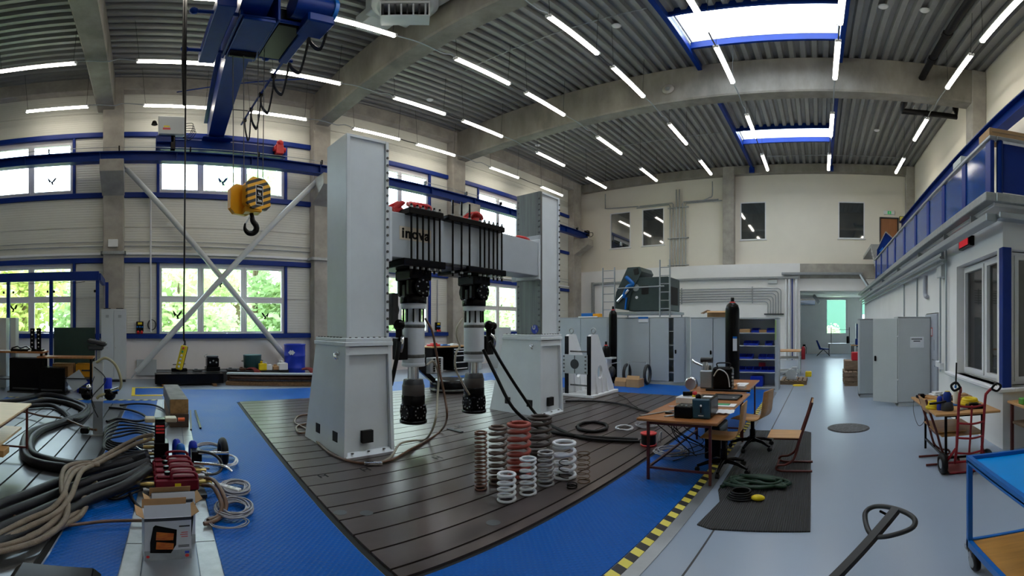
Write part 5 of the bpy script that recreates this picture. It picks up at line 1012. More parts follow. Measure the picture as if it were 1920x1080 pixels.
def swivel(label, loc, rz):
    c = T('swivel_chair', label, 'chair', loc, rz)
    shell(wood).o('shell', wood, c); MB().cyl((0, 0, .10), (0, 0, .44), .028).cyl((0, 0, .10), (0, 0, .28), .04).o('gas_column', black_m, c)
    for k in range(5):
        t = 2*pi*k/5+.3; leg = MB().tube([(0, 0, .14), (.18*cos(t), .18*sin(t), .12), (.31*cos(t), .31*sin(t), .075)], [.03, .024, .018], 8).o('leg', black_m, c)
        MB().cyl((.31*cos(t)-.02*sin(t), .31*sin(t)+.02*cos(t), .035), (.31*cos(t)+.02*sin(t), .31*sin(t)-.02*cos(t), .035), .03, seg=10).o('caster', black_r, leg)
    return c
swivel('plywood swivel chair pushed under the near end of the work table', (-1.10, 4.92, .014), pi)
swivel('plywood swivel chair further along the work table', (-.93, 6.0, .014), pi-.25)
def cantilever(label, loc, rz):
    c = T('school_chair', label, 'chair', loc, rz)
    for s in (-1, 1):
        y = s*.19; p = smooth([(-.20, y, .018), (0, y, .018), (.15, y, .018), (.215, y, .04), (.19, y, .085), (.10, y, .10), (.02, y, .16), (-.02, y, .26), (-.06, y, .42), (-.135, y, .65), (-.20, y, .86)], 4)
        MB().tube(p, .016, 8).o('side_tube', maroon, c)
    for x, z in ((.215, .04), (-.05, .40)): MB().tube([(x, -.19, z), (x, .19, z)], .0135, 8).o('cross_tube', maroon, c)
    MB().box(-.07, .32, -.20, .20, .425, .44, .006).o('seat', wood, c); MB().box(-.06, .25, -.16, .16, .40, .425).o('seat_support', maroon, c)
    MB().obox((-.175, 0, .76), (.014, .36, .20), Matrix.Rotation(R(-17), 4, 'Y'), .005).o('backrest', wood, c); return c
cantilever('single wooden school chair with a maroon frame on the rubber mat', (-.28, 5.17, .014), pi)
cantilever('wooden school chair with a maroon frame at the tool table', (1.48, 5.28, .004), 0)
tag(base(MB().tube(smooth([(-1.0, 4.35, .03), (-.8, 4.6, .06), (-.55, 4.45, .05), (-.35, 4.4, .05), (-.5, 4.6, .04), (-.8, 4.4, .06), (-.95, 4.6, .05), (-.6, 4.7, .06), (-.3, 4.5, .05), (-.7, 4.35, .05), (-.9, 4.5, .07), (-.5, 4.4, .07), (-.42, 4.62, .05), (-.75, 4.65, .06), (-.98, 4.42, .05), (-.62, 4.3, .06), (-.33, 4.58, .04), (-.6, 4.55, .09), (-.85, 4.62, .08), (-.45, 4.48, .09)], 6), .021, 7).o('green_strap_heap', mat('dark_green_webbing', (.006, .03, .014), .6, n=.3, ns=10)), (-.6, 4.5, .014)), 'heap of dark green straps on the rubber mat', 'strap')
yb = T('yellow_coil', 'coil of black cable with a yellow plug on the rubber mat', 'cable', (-.75, 4.12, .014))
for k in range(4): MB().tube([(.13*cos(t*pi/9)*(1-.1*k), .12*sin(t*pi/9)*(1-.08*k), .015+.02*k) for t in range(18)], .011, 6, closed=True).o('cable_loop', black_r, yb)
MB().sphere((.17, -.05, .03), .055, 10, (1.3, .9, .6)).o('yellow_plug', yellow, yb)
# ---------------------------------------------------------------- tool table on the right
tr_ = table('small wooden tool table beside the office wall', 1.30, 2.10, 4.72, 6.05, .75, wood, black_m, inset=.17, legr=.014)
MB().box(1.45, 2.0, 5.0, 5.9, .40, .42).o('lower_shelf', wood, tr_, w=True)
def bottle(label, x, y, r, h, m, cap, z=.75):
    b = T('spray_bottle', label, 'bottle', (x, y, z)); MB().lathe((0, 0, 0), [(r*.95, 0), (r, .01), (r, h*.7), (r*.8, h*.8), (r*.4, h*.86)], 16).o('body', m, b); MB().lathe((0, 0, 0), [(r*.42, h*.86), (r*.42, h)], 12).o('cap', cap, b); return b
bottle('blue spray can at the front of the tool table', 1.42, 4.98, .036, .20, blue_pl, whitem)
bottle('white and blue spray can in the middle of the tool table', 1.74, 5.35, .036, .24, whitem, blue_lt)
tl = T('cordless_tool', 'dark cordless power tool standing beside the blue spray can', 'power tool', (1.50, 4.93, .75)); MB().lathe((0, 0, 0), [(.075, 0), (.08, .02), (.07, .09), (.045, .11)], 16).o('base', darkgrey, tl); MB().lathe((0, 0, 0), [(.045, .10), (.05, .12), (.05, .2), (.03, .23)], 16).o('motor_head', blue_st, tl); MB().tube(smooth([(-.02, -.03, .12), (-.12, -.02, .1), (-.22, 0, .09)], 4), .014, 8).o('nozzle', black_r, tl); MB().cyl((0, 0, .23), (0, 0, .235), .03).o('yellow_cap', yellow, tl)
for x, y, z, lab in ((1.88, 5.2, .77, 'coil of bright yellow hose on the tool table'), (1.40, 5.1, .765, 'yellow rag under the blue spray can')):
    m = MB()
    for k in range(3): m.tube([(x+(.10-.01*k)*cos(t*pi/8), y+.09*sin(t*pi/8), z+.025*k) for t in range(16)], .025, 8, closed=True)
    tag(base(m.o('yellow_hose', yellow), (x, y, .75)), lab, 'hose')
for k, (x, y, sx, sy_, sz, m_, nm, lab, az) in enumerate(((1.55, 5.75, .06, .35, .05, wood, 'wooden_handle_tool', 'wooden handled tool at the back of the tool table', 30), (1.72, 5.7, .14, .3, .06, darkgrey, 'grey_tool_case', 'grey open tool case at the back of the tool table', 20), (1.95, 5.65, .2, .2, .08, card, 'carton', 'small cardboard box on the tool table by the wall', 0), (1.42, 5.9, .14, .1, .06, black_m, 'black_charger', 'black charger at the far corner of the tool table', 10), (1.85, 4.95, .2, .14, .07, black_m, 'black_grinder', 'black grinder at the right of the tool table', -10), (1.74, 4.92, .26, .05, .03, alu, 'silver_ratchet', 'silver ratchet lying in front of the yellow hose', 25), (1.62, 5.2, .22, .04, .03, blue_lt, 'blue_pipe_tool', 'blue handled tool lying in the middle of the tool table', -15), (1.66, 5.92, .22, .16, .08, whitem, 'white_bag', 'white plastic bag at the back of the tool table', 15), (1.58, 5.5, .2, .03, .03, red_p, 'red_handle_pliers', 'red handled pliers among the tools', 55), (1.48, 5.55, .12, .08, .03, galv, 'clamp', 'small metal clamp on the tool table', 40))):
    o = T(nm, lab, 'tool', (x, y, .75), R(az)); MB().box(-sx/2, sx/2, -sy_/2, sy_/2, 0, sz*.7, .008).o('body', m_, o); MB().box(-sx*.3, sx*.25, -sy_*.3, sy_*.4, sz*.7, sz, .006).o('upper_part', m_, o)
tag(base(MB().tube(smooth([(1.31, 5.9, .75), (1.26, 5.7, .6), (1.28, 5.5, .45), (1.36, 5.5, .5), (1.38, 5.6, .6)], 5), .004, 5).o('thin_cable', black_r), (1.31, 5.9, .4)), 'thin black cable dangling from the tool table', 'cable')
tag(base(MB().cyl((1.86, 5.72, .75), (1.90, 5.8, 1.25), .012, seg=8).o('black_bar', black_m), (1.86, 5.72, .75)), 'thin black bar leaning upright against the window sill', 'bar')
hd = T('hand_truck', 'red hand truck with black grips parked against the tool table', 'hand truck', (1.68, 4.62, 0))
for s, zt in ((-1, 1.0), (1, 1.0)):
    x = s*.155; p = [(x, .10, .14), (x, .02, .40), (x, -.06, .95), (x+.01, -.08, 1.03), (x+s*.02, -.16, 1.09)] if s < 0 else [(x, .10, .14), (x, .02, .40), (x, -.06, .92), (x+.02, -.07, 1.0), (x+.06, -.10, 1.05)]
    MB().tube(smooth(p, 4), .017, 8).o('upright', red_p, hd)
    e = Vector(p[-1]); MB().tube(smooth([e, e+Vector((s*.05, -.02, .06)), e+Vector((s*.11, -.02, .03)), e+Vector((s*.07, 0, -.03)), e], 4), .014, 8).o('grip', black_r, hd)
MB().tube([(0, .06, .16), (0, .0, .5), (0, -.05, .86)], .013, 8).o('centre_bar', red_p, hd)
for z, y in ((.28, .06), (.48, .0), (.66, -.03), (.86, -.05)): MB().tube(smooth([(-.155, y, z), (0, y-.04, z-.01), (.155, y, z)], 5), .013, 8).o('cross_bar', red_p, hd)
MB().box(-.22, .22, .08, .42, .015, .03).o('toe_plate', red_p, hd)
MB().cyl((-.30, .16, .13), (.30, .16, .13), .016).o('axle', red_p, hd)
for s in (-1, 1):
    MB().tube([(s*.06*0+s*.28, .16+.095*cos(t*pi/12), .13+.095*sin(t*pi/12)) for t in range(24)], .038, 10, closed=True).o('tyre', black_r, hd)
    MB().cyl((s*.25, .16, .13), (s*.31, .16, .13), .06, seg=16).o('wheel_hub', galv, hd)
    MB().bar((s*.155, .05, .34), (s*.25, .16, .13), .025, .025).o('wheel_strut', red_p, hd)
# bench at the right edge
sb = T('side_bench', 'wooden bench end with green packets at the right edge', 'bench', (2.75, 5.1, 0))
MB().box(-.25, .75, -.35, .3, .70, .735, .006).o('bench_top', wood, sb); MB().box(-.2, .7, -.3, .25, .42, .45).o('lower_board', palletw, sb)
for x in (-.2, .7):
    for y in (-.3, .25): MB().box(x-.02, x+.02, y-.02, y+.02, .0, .70).o('leg', maroon, sb)
for k in range(2): tag(base(MB().box(2.52+.17*k, 2.66+.17*k, 4.98, 5.1, .735, .82, .01).o('green_packet', mat('packet_green', (.10, .33, .05), .5, n=.2) if 'packet_green' not in MATS else MATS['packet_green']), (2.6+.17*k, 5.0, .735)), ('left' if k == 0 else 'right')+' green packet on the bench at the right edge', 'packet')
gc = T('hose_coil', 'coil of grey hose under the bench at the right edge', 'hose', (2.82, 5.0, 0))
for k in range(4): MB().tube([(.19*cos(t*pi/10)*(1-.1*k), -.08+.05*k, .24+.21*sin(t*pi/10)*(1-.08*k)) for t in range(20)], .022, 8, closed=True).o('loop', greyp, gc)
# trolley in the right foreground
ty = T('platform_trolley', 'blue two-deck trolley with a bright blue tray in the right foreground', 'trolley', (1.4, 2.0, 0))
x0, x1, y0, y1 = .945, 1.90, 1.22, 2.68
MB().box(x0, x1, y0, y1, .845, .86, .003).o('upper_tray', blue_tray, ty, w=True)
MB().walls(x0, x1, y0, y1, [(x0+.03, x1-.03, y0+.03, y1-.03)], lambda u, v, t: (u, v, t), .83, .885).o('upper_rim', blue_lt, ty, w=True)
MB().walls(x0, x1, y0, y1, [(x0+.03, x1-.03, y0+.03, y1-.03)], lambda u, v, t: (u, v, t), .19, .245).o('lower_frame', blue_lt, ty, w=True)
MB().box(x0+.03, x1-.03, y0+.03, y1-.03, .21, .235).o('lower_board', mat('orange_board', (.58, .28, .06), .4, n=.15, ns=3, st=(1, 8, 1)), ty, w=True)
for x in (x0, x1-.035):
    for y in (y0, y1-.035):
        MB().box(x, x+.035, y, y+.035, .16, .85, .004).o('post', blue_lt, ty, w=True)
        cs = MB().box(x+.0, x+.07, y-.0, y+.07, .15, .19).bar((x+.035, y+.02, .16), (x+.035, y-.03, .075), .05, .05).o('caster_fork', galv, ty, w=True)
        MB().lathe((x+.015, y-.03, .075), [(.04, 0), (.07, .002), (.075, .01), (.075, .03), (.07, .038), (.04, .04)], 20, Matrix.Rotation(pi/2, 3, 'Y')).o('wheel', black_r, ty, w=True)
        MB().lathe((x+.010, y-.03, .075), [(.045, 0), (.045, .05)], 16, Matrix.Rotation(pi/2, 3, 'Y')).o('wheel_disc', galv, ty, w=True)
# pallet jack
pj = T('pallet_jack', 'pallet jack with a long dark handle ending in a loop, bottom right', 'pallet jack', (-.40, 1.27, 0), -.863)
ax = Vector((0, .85, .527)).normalized(); sd = Vector((1, 0, 0)); c = Vector((0, .921, .85))-ax*.09
lo = smooth([c-sd*.0-ax*.02, c-sd*.06+ax*.01, c-sd*.13+ax*.08, c-sd*.12+ax*.13, c-sd*.05+ax*.155, c+sd*.05+ax*.155, c+sd*.12+ax*.13, c+sd*.13+ax*.08, c+sd*.06+ax*.01, c+sd*.0-ax*.02], 5)
MB().tube(lo, .0125, 10).o('loop_handle', darkgrey, pj)
MB().bar((0, .02, .32), c+ax*.155, .040, .026).o('handle_bar', darkgrey, pj)
MB().bar(c+ax*.11, c-sd*.07+ax*.12, .008, .01).o('release_lever', black_m, pj)
MB().cyl((0, 0, .08), (0, 0, .36), .06).o('pump_column', black_m, pj); MB().box(-.14, .14, -.22, -.05, .10, .32, .02).o('pump_housing', black_m, pj)
for s in (-1, 1):
    MB().box(s*.19-.08, s*.19+.08, -1.35, -.15, .05, .10, .01).o('fork', black_m, pj)
    MB().cyl((s*.07-.025, .05, .08), (s*.07+.025, .05, .08), .08, seg=18).o('steer_wheel', black_r, pj)
    MB().cyl((s*.19-.04, -1.2, .035), (s*.19+.04, -1.2, .035), .035, seg=12).o('load_roller', black_r, pj)
# ================================================================ WINDOW SIDE
lk = T('steel_locker', 'pair of tall pale grey lockers standing before the concrete column', 'locker', (-13.95, -.78, 0))
MB().box(-.22, .20, -.40, .40, .08, 2.33, .006).o('body', cab_l, lk); MB().box(-.2, .18, -.38, .38, 0, .08).o('plinth', darkgrey, lk)
for s in (-1, 1):
    d = MB().box(.20, .222, s*.2-.19, s*.2+.19, .10, 2.28, .006).o('door', cab_l, lk); MB().cyl((.222, s*.2-.14 if s > 0 else s*.2+.0, 1.1), (.24, s*.2-.14 if s > 0 else s*.2+.0, 1.1), .018, seg=8).o('lock', galv, d)
    for k in range(3): MB().box(.222, .224, s*.2-.05, s*.2+.05, 2.12-.03*k, 2.13-.03*k).o('vent_slot', slotm, d)
    for k in range(4): MB().box(-.15+.09*k, -.12+.09*k, s*.2-.12, s*.2+.1, 2.33, 2.36).o('stored_tube', darkgrey, lk)
def wallbox(label, y, z):
    b = T('socket_panel', label, 'socket panel', (XL+.03, y, z)); MB().box(0, .12, -.12, .12, 0, .34, .01).o('case', black_m, b); MB().box(.12, .125, -.07, .07, .24, .31).o('yellow_label', yellow, b)
    for k in range(3):
        MB().cyl((.12, -.08+.08*k, .16), (.14, -.08+.08*k, .16), .03, seg=10).o('blue_socket', blue_lt, b)
        if k < 2: MB().cyl((.10, -.06+.12*k, .0), (.16, -.06+.12*k, -.04), .045, seg=12).o('red_socket', red_b, b)
    MB().cyl((.04, 0, .34), (.04, 0, 2.2), .02, seg=8).o('conduit', galv, b); return b
wallbox('wall socket panel with red outlets right of the lockers', .06, 1.60)
wallbox('wall socket panel with red outlets between the towers', 12.0, 1.62)
tag(base(MB().box(XL, XL+.04, -.05, .62, .12, .66, .004).o('grey_sheet', greyp), (XL+.02, .3, .1)), 'grey metal sheet leaning on the wall under the socket panel', 'sheet')
hc = T('cable_coil', 'coil of grey cable hung on the wall beside the window', 'cable', (XL+.1, .46, 1.65)); 
for k in range(3): MB().tube([(.01*k, (.14-.01*k)*cos(t*pi/10), .18+.17*sin(t*pi/10)) for t in range(20)], .012, 6, closed=True).o('loop', darkgrey, hc)
pp_ = T('wall_pipes', 'two thin conduits and a cable duct along the window wall', 'conduit', (XL+.1, 5, 4.3))
for (b0_, b1_) in BAYS:
    for z, r_ in ((4.66, .014), (4.50, .018)): MB().cyl((XL+.07, b0_, z), (XL+.07, b1_, z), r_, seg=6).o('conduit', galv, pp_, w=True)
    MB().box(XL+.02, XL+.10, b0_, b1_, 4.20, 4.28).o('cable_duct', whitem, pp_, w=True)
for i, y in enumerate((-.81, 6.4, 12.97)): MB().box(XL+.42, XL+.50, y-.4, y+.4, 4.16, 4.26).box(XL+.1, XL+.5, y-.42, y-.36, 4.16, 4.26).box(XL+.1, XL+.5, y+.36, y+.42, 4.16, 4.26).o('duct_round_column', galv, pp_, w=True)
tag(base(MB().box(XL+.42, XL+.5, -.98, -.66, 4.4, 4.66, .01).o('junction_box', whitem), (XL+.45, -.8, 4.4)), 'white junction box on the concrete column by the lockers', 'box')
for i, y in enumerate((.42,)): tag(base(MB().cyl((XL+.12, y, 1.6), (XL+.12, y, 6.4), .03, seg=8).o('white_pipe', whitem), (XL+.12, y, 1.6)), 'white vertical pipe at the left side of the braced window', 'pipe')
# bird stickers on the panes
bird_parts = [[(-.10, -.02), (-.30, -.18), (-.44, .10), (-.5, .45), (-.36, .34), (-.20, .10), (-.06, -.02)], [(-.02, -.06), (.10, .12), (.24, .32), (.5, .46), (.42, .22), (.20, -.10), (.06, -.14)], [(-.12, -.02), (.02, -.02), (.10, -.10), (.08, -.26), (-.04, -.30), (-.14, -.20)], [(-.06, -.26), (.08, -.26), (.20, -.44), (-.10, -.44)]]
for k, (x, y, s_, lab) in enumerate(((98, 340, .26, 'upper left window'), (418, 340, .28, 'upper window left of the crane hook'), (333, 590, .26, 'lower window left of the pendant cable'), (413, 532, .22, 'lower window behind the crossing of the braces'), (497, 592, .22, 'right pane of the braced lower window'), (25, 578, .24, 'lower window at the left edge'), (938, 575, .24, 'lower window by the steel tower'))):
    p = PX(x, y, XL-.062); f_ = -1 if k in (4, 5) else 1
    bm_ = MB()
    for q_ in bird_parts: bm_.prism([(a*f_, b) for a, b in (q_ if f_ > 0 else q_[::-1])], lambda u, v, t: (p.x+t, p.y+u*s_*1.25, p.z+v*s_*1.25), .0, .004)
    tag(base(bm_.o('bird_sticker', blue_st if k == 1 else black_m), p), 'dark bird silhouette sticker on the '+lab, 'sticker')
# drum, girders and things on them
dr = T('steel_drum', 'blue steel drum with a white hazard label by the window wall', 'drum', (-13.55, 5.12, 0))
MB().lathe((0, 0, 0), [(.34, 0), (.36, .02), (.35, .05), (.35, .38), (.365, .40), (.35, .42), (.35, .78), (.365, .80), (.35, .82), (.35, 1.14), (.365, 1.16), (.365, 1.19), (.34, 1.19), (.33, 1.16)], 32).o('body', blue_pl, dr)
MB().obox((.26, -.245, .92), (.12, .006, .12), Matrix.Rotation(R(-43+90), 4, 'Z') @ Matrix.Rotation(pi/4, 4, 'Y')).o('hazard_label', paper, dr); MB().obox((.30, -.19, .92), (.12, .006, .12), Matrix.Rotation(R(-33+90), 4, 'Z') @ Matrix.Rotation(pi/4, 4, 'Y')).o('hazard_label', paper, dr)
tag(base(MB().sphere((-13.2, 6.05, .36), .36, 16, (1, 1, 1)).lathe((-13.2, 6.05, 0), [(.33, 0), (.36, .1), (.36, .4)], 20).o('blue_barrel', blue_pl), (-13.2, 6.05, 0)), 'low round blue barrel right of the steel drum', 'barrel')
gi = T('steel_box_girder', 'black steel box girder lying along the window wall', 'girder', (-13.0, 1.5, 0)); MB().box(-13.2, -12.75, .5, 2.55, .06, .36, .01).o('box_section', black_m, gi, w=True)
for y in (.7, 2.2): MB().box(-13.25, -12.6, y, y+.12, 0, .06).o('timber_bearer', oldwood, gi, w=True)
gj = T('steel_rail_stack', 'stack of rusty steel sections with a pale top edge along the window wall', 'steel sections', (-12.4, 3.8, 0)); rust = mat('rusty_steel', (.075, .035, .02), .6, m=.3, n=.4, ns=6)
MB().bar((-12.95, 2.7, .34), (-11.75, 5.6, .34), .22, .05).o('top_flange', greyp, gj, w=True); MB().bar((-12.95, 2.7, .06), (-11.75, 5.6, .06), .5, .10).o('bottom_beam', oldwood, gj, w=True)
MB().bar((-13.0, 2.72, .2), (-11.85, 5.58, .2), .05, .24).o('web', rust, gj, w=True)
for k in range(3): MB().bar((-12.85+.07*k, 2.75, .15+.045*k), (-11.7+.07*k, 5.5, .15+.045*k), .05, .04).o('loose_bar', rust if k else rawsteel, gj, w=True)
for i, (px, lab) in enumerate(((478, 'faded red sling draped over the steel sections'), (582, 'faded red sling hanging at the near end of the steel sections'))):
    p = G(px-8, 692, .39); m = MB()
    for k in range(4): m.tube(smooth([(p.x+.05*k-.1, p.y-.1+.04*k, .38), (p.x+.12, p.y+.03*k, .42), (p.x+.22+.02*k, p.y+.1+.05*k, .28), (p.x+.26, p.y+.16+.03*k, .06), (p.x+.3, p.y+.05+.04*k, .03)], 4), .035, 7)
    tag(base(m.o('lifting_sling', mat('faded_red', (.25, .05, .05), .8, n=.2, ns=10) if i == 0 else MATS['faded_red']), (p.x, p.y, 0)), lab, 'sling')
en_ = T('engine_block', 'small black engine block standing behind the black girder', 'engine', (-13.6, 2.35, .36)); MB().box(-.2, .2, -.22, .22, .0, .14, .02).box(-.17, .17, -.19, .19, .14, .42, .03).o('block', black_m, en_); MB().lathe((0, 0, .42), [(.18, 0), (.2, .02), (.18, .06)], 18).o('top_cover', darkgrey, en_)
for k in range(3): MB().sphere((.18, -.1+.1*k, .28+.05*(k % 2)), .03, 8).o('bolt_head', galv, en_)
MB().tube(smooth([(.1, -.2, .4), (.12, -.28, .5), (.1, -.18, .54)], 4), .012, 6).o('wire', galv, en_)
tag(base(MB().box(-14.2, -13.35, .6, 4.9, 0, .36, .01).o('low_shelf_board', darkgrey), (-13.8, 2.8, 0)), 'low dark shelf full of machine parts behind the girders', 'shelf')
bu2 = T('green_bucket', 'dark green bucket with two side handles on the low shelf', 'bucket', (-13.8, 3.72, .36)); MB().lathe((0, 0, 0), [(.26, 0), (.28, .02), (.30, .46), (.31, .48), (.28, .49)], 24).o('pail', mat('bucket_green', (.03, .10, .11), .4, n=.1), bu2)
for s in (-1, 1): MB().tube([(.0, s*.30, .30), (.0, s*.37, .28), (0, s*.30, .26)], .015, 6).o('handle', darkgrey, bu2)
for k, (y, sx, sy_, sz, m_, nm, lab) in enumerate(((1.28, .2, .5, .14, black_m, 'machine_part', 'dark machine vice with a lever on the low shelf'), (1.85, .2, .3, .08, darkgrey, 'machine_part', 'flat dark casting on the low shelf'), (2.95, .2, .34, .10, darkgrey, 'machine_part', 'dark ring shaped part right of the engine block'), (3.3, .16, .2, .12, rust, 'machine_part', 'rusty small part beside the green bucket'), (4.1, .2, .34, .24, whitem, 'plastic_canister', 'pale plastic canister in front of the green bucket'), (4.42, .2, .26, .18, card, 'carton', 'small printed carton left of the blue drum'), (3.95, .15, .26, .30, yellow, 'yellow_case', 'yellow case behind the pale canister'), (4.62, .25, .3, .30, whitem, 'white_bag', 'white bag leaning at the blue drum'))):
    o = T(nm, lab, 'part' if nm == 'machine_part' else 'container', (-13.5+.02*k, y, .36)); MB().box(-sx/2, sx/2, -sy_/2, sy_/2, 0, sz*.75, .02).o('body', m_, o); MB().cyl((0, -.04, sz*.7), (0, -.04, sz), min(sx, sy_)*.28, seg=12).o('top_part', m_, o)
    if k == 0: MB().bar((0, -.2, .22), (0, .2, .24), .02, .02).cyl((0, 0, .1), (0, 0, .30), .02).o('lever', black_m, o)
# blue booth frame
bo = T('booth_frame', 'blue steel booth frame with a dark green screen before the left window', 'booth', (-12.4, -3, 0)); XB = -12.4
yq = lambda x: PX(x, 600, XB).y
MB().box(XB-.08, XB+.08, -7.5, yq(186), 3.10, 3.36, .01).o('top_beam', blue_st, bo, w=True)
for x in (16, 96, 183): MB().box(XB-.05, XB+.05, yq(x)-.05, yq(x)+.05, 0, 3.10, .006).o('post', blue_st, bo, w=True)
MB().box(XB-1.6, XB-1.5, yq(190), yq(190)+.1, 0, 3.2).o('rear_post', blue_st, bo, w=True); MB().box(XB-1.6, XB+.05, yq(186)-.05, yq(186)+.05, 3.1, 3.3).o('side_beam', blue_st, bo, w=True)
for x in (8, 26, 90, 102, 178): MB().box(XB+.03, XB+.07, yq(x)-.025, yq(x)+.025, 2.75, 2.82).o('curtain_clip', black_m, bo, w=True)
MB().tube(smooth([(XB+.06, yq(x), 3.06-.03*(k % 2)) for k, x in enumerate((0, 20, 40, 60, 80, 100, 120, 140, 160))], 4), .008, 5).o('curtain_wire', black_r, bo, w=True)
MB().box(XB-.02, XB+.01, yq(101), yq(178), .4, 1.74).o('dark_green_screen', mat('screen_green', (.012, .035, .03), .35, n=.1), bo, w=True)
for k, (x0, x1) in enumerate(((-10, 16), (20, 34))):
    y0, y1 = PX(x0, 600, -11.9).y, PX(x1, 600, -11.9).y; tag(base(MB().box(-12.0, -11.85, y0, y1-.06, 0, 2.02, .006).box(-12.2, -12.0, y1-.12, y1-.06, 0, 2.02, .006).o('standing_sheet', cab_l), (-11.9, (y0+y1)/2, 0)), ('wide' if k == 0 else 'narrow')+' grey steel panel standing upright behind the left bench', 'panel')
def bench(label, y0, y1, x0, x1, z, shelfz):
    b = T('workbench', label, 'workbench', ((x0+x1)/2, (y0+y1)/2, 0)); MB().box(x0, x1, y0, y1, z-.05, z, .006).o('bench_top', wood_top, b, w=True)
    for x in (x0+.05, x1-.05):
        for y in (y0+.06, y1-.06): MB().box(x-.03, x+.03, y-.03, y+.03, 0, z-.05).o('leg', black_m, b, w=True)
    MB().box(x0+.05, x1-.05, y0+.06, y1-.06, shelfz-.03, shelfz).o('lower_shelf', darkgrey, b, w=True); return b
bench('tall dark workbench with a brown top at the left edge', PX(-30, 660, -11.4).y, PX(84, 660, -11.4).y, -11.9, -11.2, 1.10, .35)
bench('lower workbench with a shiny brown top in front of the dark screen', PX(72, 660, -11.3).y, PX(176, 660, -11.3).y, -11.7, -11.1, .98, .42)
for k, x in enumerate((61, 73)):
    p = PX(x, 655, -11.5); u = T('perforated_post', ('left' if k == 0 else 'right')+' black perforated post standing on the tall workbench', 'post', (p.x, p.y, 1.10)); MB().box(-.05, .05, -.055, .055, 0, .62, .004).o('bar', black_m, u); MB().box(-.15, .15, -.12, .12, 0, .05).o('foot', black_m, u)
    for j in range(5): MB().cyl((.05, 0, .12+.11*j), (.053, 0, .12+.11*j), .02, seg=8).o('hole', whitem if j % 2 else galv, u)
for k, (x, y, w_, h_, m_, lab, nm) in enumerate(((8, 655, .5, .015, paper, 'white papers at the left end of the tall workbench', 'paper_stack'), (40, 655, .5, .12, black_m, 'heap of black cables on the tall workbench', 'cable_heap'), (50, 655, .3, .07, whitem, 'pale clamp parts among the black cables', 'clamp_parts'))):
    p = PX(x, y, -11.45); o = T(nm, lab, 'clutter', (p.x, p.y, 1.10)); MB().box(-.2, .2, -w_/2, w_/2, 0, h_*.5, .01).o('lower_layer', m_, o); MB().tube(smooth([(.1, -w_/2, h_*.6), (-.05, -w_/4, h_), (.1, 0, h_*.7), (-.05, w_/4, h_), (.1, w_/2, h_*.6)], 4), .02 if h_ > .05 else .004, 6).o('upper_layer', m_, o)
for k, (x, ytop, ybot, X, w_, m_, nm, lab) in enumerate(((47, 672, 731, -11.05, .9, black_m, 'drawer_block', 'black drawer block under the tall workbench'), (96, 690, 738, -10.9, .7, black_m, 'black_machine', 'black machine base under the lower workbench'), (140, 704, 722, -10.9, .45, greyp, 'bent_sheet', 'bent grey sheet leaning under the lower workbench'))):
    p = PX(x, ybot, X); q = PX(x, ytop, X); o = T(nm, lab, 'machine' if k == 1 else 'steel', (X-.3, p.y, 0)); MB().box(-.25, .25, -w_/2, w_/2, 0, max(.3, q.z), .01).o('body', m_, o) if k < 2 else MB().obox((0, 0, .35), (.03, w_, .4), Matrix.Rotation(R(35), 4, 'X')).o('sheet', m_, o)
    if k < 2: MB().box(.25, .26, -w_*.4, w_*.4, .1, .14).box(-.3, .3, -w_*.55, w_*.55, 0, .03).o('foot_rail', darkgrey, o)
for k, (x, yt, m_, nm, lab) in enumerate(((120, 688, wood, 'drawer_box', 'yellow wooden drawer box under the lower workbench'), (163, 685, orange_y, 'drawer_box', 'orange wooden box at the right end of the lower workbench'), (165, 705, blue_pl, 'blue_bin', 'blue bin on the floor at the right end of the lower workbench'))):
    p = PX(x, yt, -11.6); o = T(nm, lab, 'box', (p.x, p.y, .42 if k < 2 else 0)); MB().box(-.2, .2, -.28, .28, 0, .35, .01).o('case', m_, o); MB().box(.2, .215, -.12, .12, .16, .2).o('handle', darkgrey, o)
tagb = T('blue_paint_can', 'blue cylinder standing beside the grey post near the lockers', 'can', (-11.9, -.83, 0)); MB().lathe((0, 0, 0), [(.11, 0), (.115, .01), (.115, .33), (.1, .35)], 18).o('can', blue_pl, tagb)
# aluminium stand with measuring head
sd_ = T('equipment_stand', 'grey aluminium profile stand with black devices among the hoses', 'stand', (-6.78, -.62, .03))
MB().box(-.05, .05, -.085, .07, .0, 1.18, .006).o('profile', alu, sd_); MB().box(-.03, .03, -.012, .004, .0, 1.2).o('groove', darkgrey, sd_)
MB().box(-.07, .07, -.10, .085, .55, .62, .01).o('clamp', whitem, sd_); MB().box(-.06, .055, -.09, .075, .62, 1.18, .006).o('upper_sleeve', cab_l, sd_)
MB().box(-.02, .02, -.03, .03, 1.18, 1.36).o('neck', galv, sd_); MB().box(-.10, .10, -.16, .08, 1.36, 1.44, .02).obox((0, -.02, 1.48), (.22, .30, .07), Matrix.Rotation(R(-12), 4, 'X'), .02).o('black_head', darkgrey, sd_)
MB().box(-.12, .12, -.12, .12, 0, .02).o('foot_plate', galv, sd_)
for s in (-1, 1): MB().sphere((.04, s*.18, .66), .095, 12).cyl((.04, s*.1, .70), (.04, s*.3, .72), .05).o('black_valve', black_m, sd_)
MB().cyl((.06, .2, .72), (.06, .32, .76), .035).o('chrome_fitting', chrome, sd_); MB().sphere((.08, -.14, .78), .05, 10).o('chrome_ball', chrome, sd_)
MB().tube(smooth([(.06, -.03, 1.17), (.08, .12, 1.24), (.1, .28, 1.12), (.08, .36, .85), (.06, .28, .72), (.08, .05, .66), (.08, -.02, .6)], 6), .022, 8).o('clear_hose', mat('clear_yellow_hose', (.42, .38, .22), .3, n=.1), sd_)
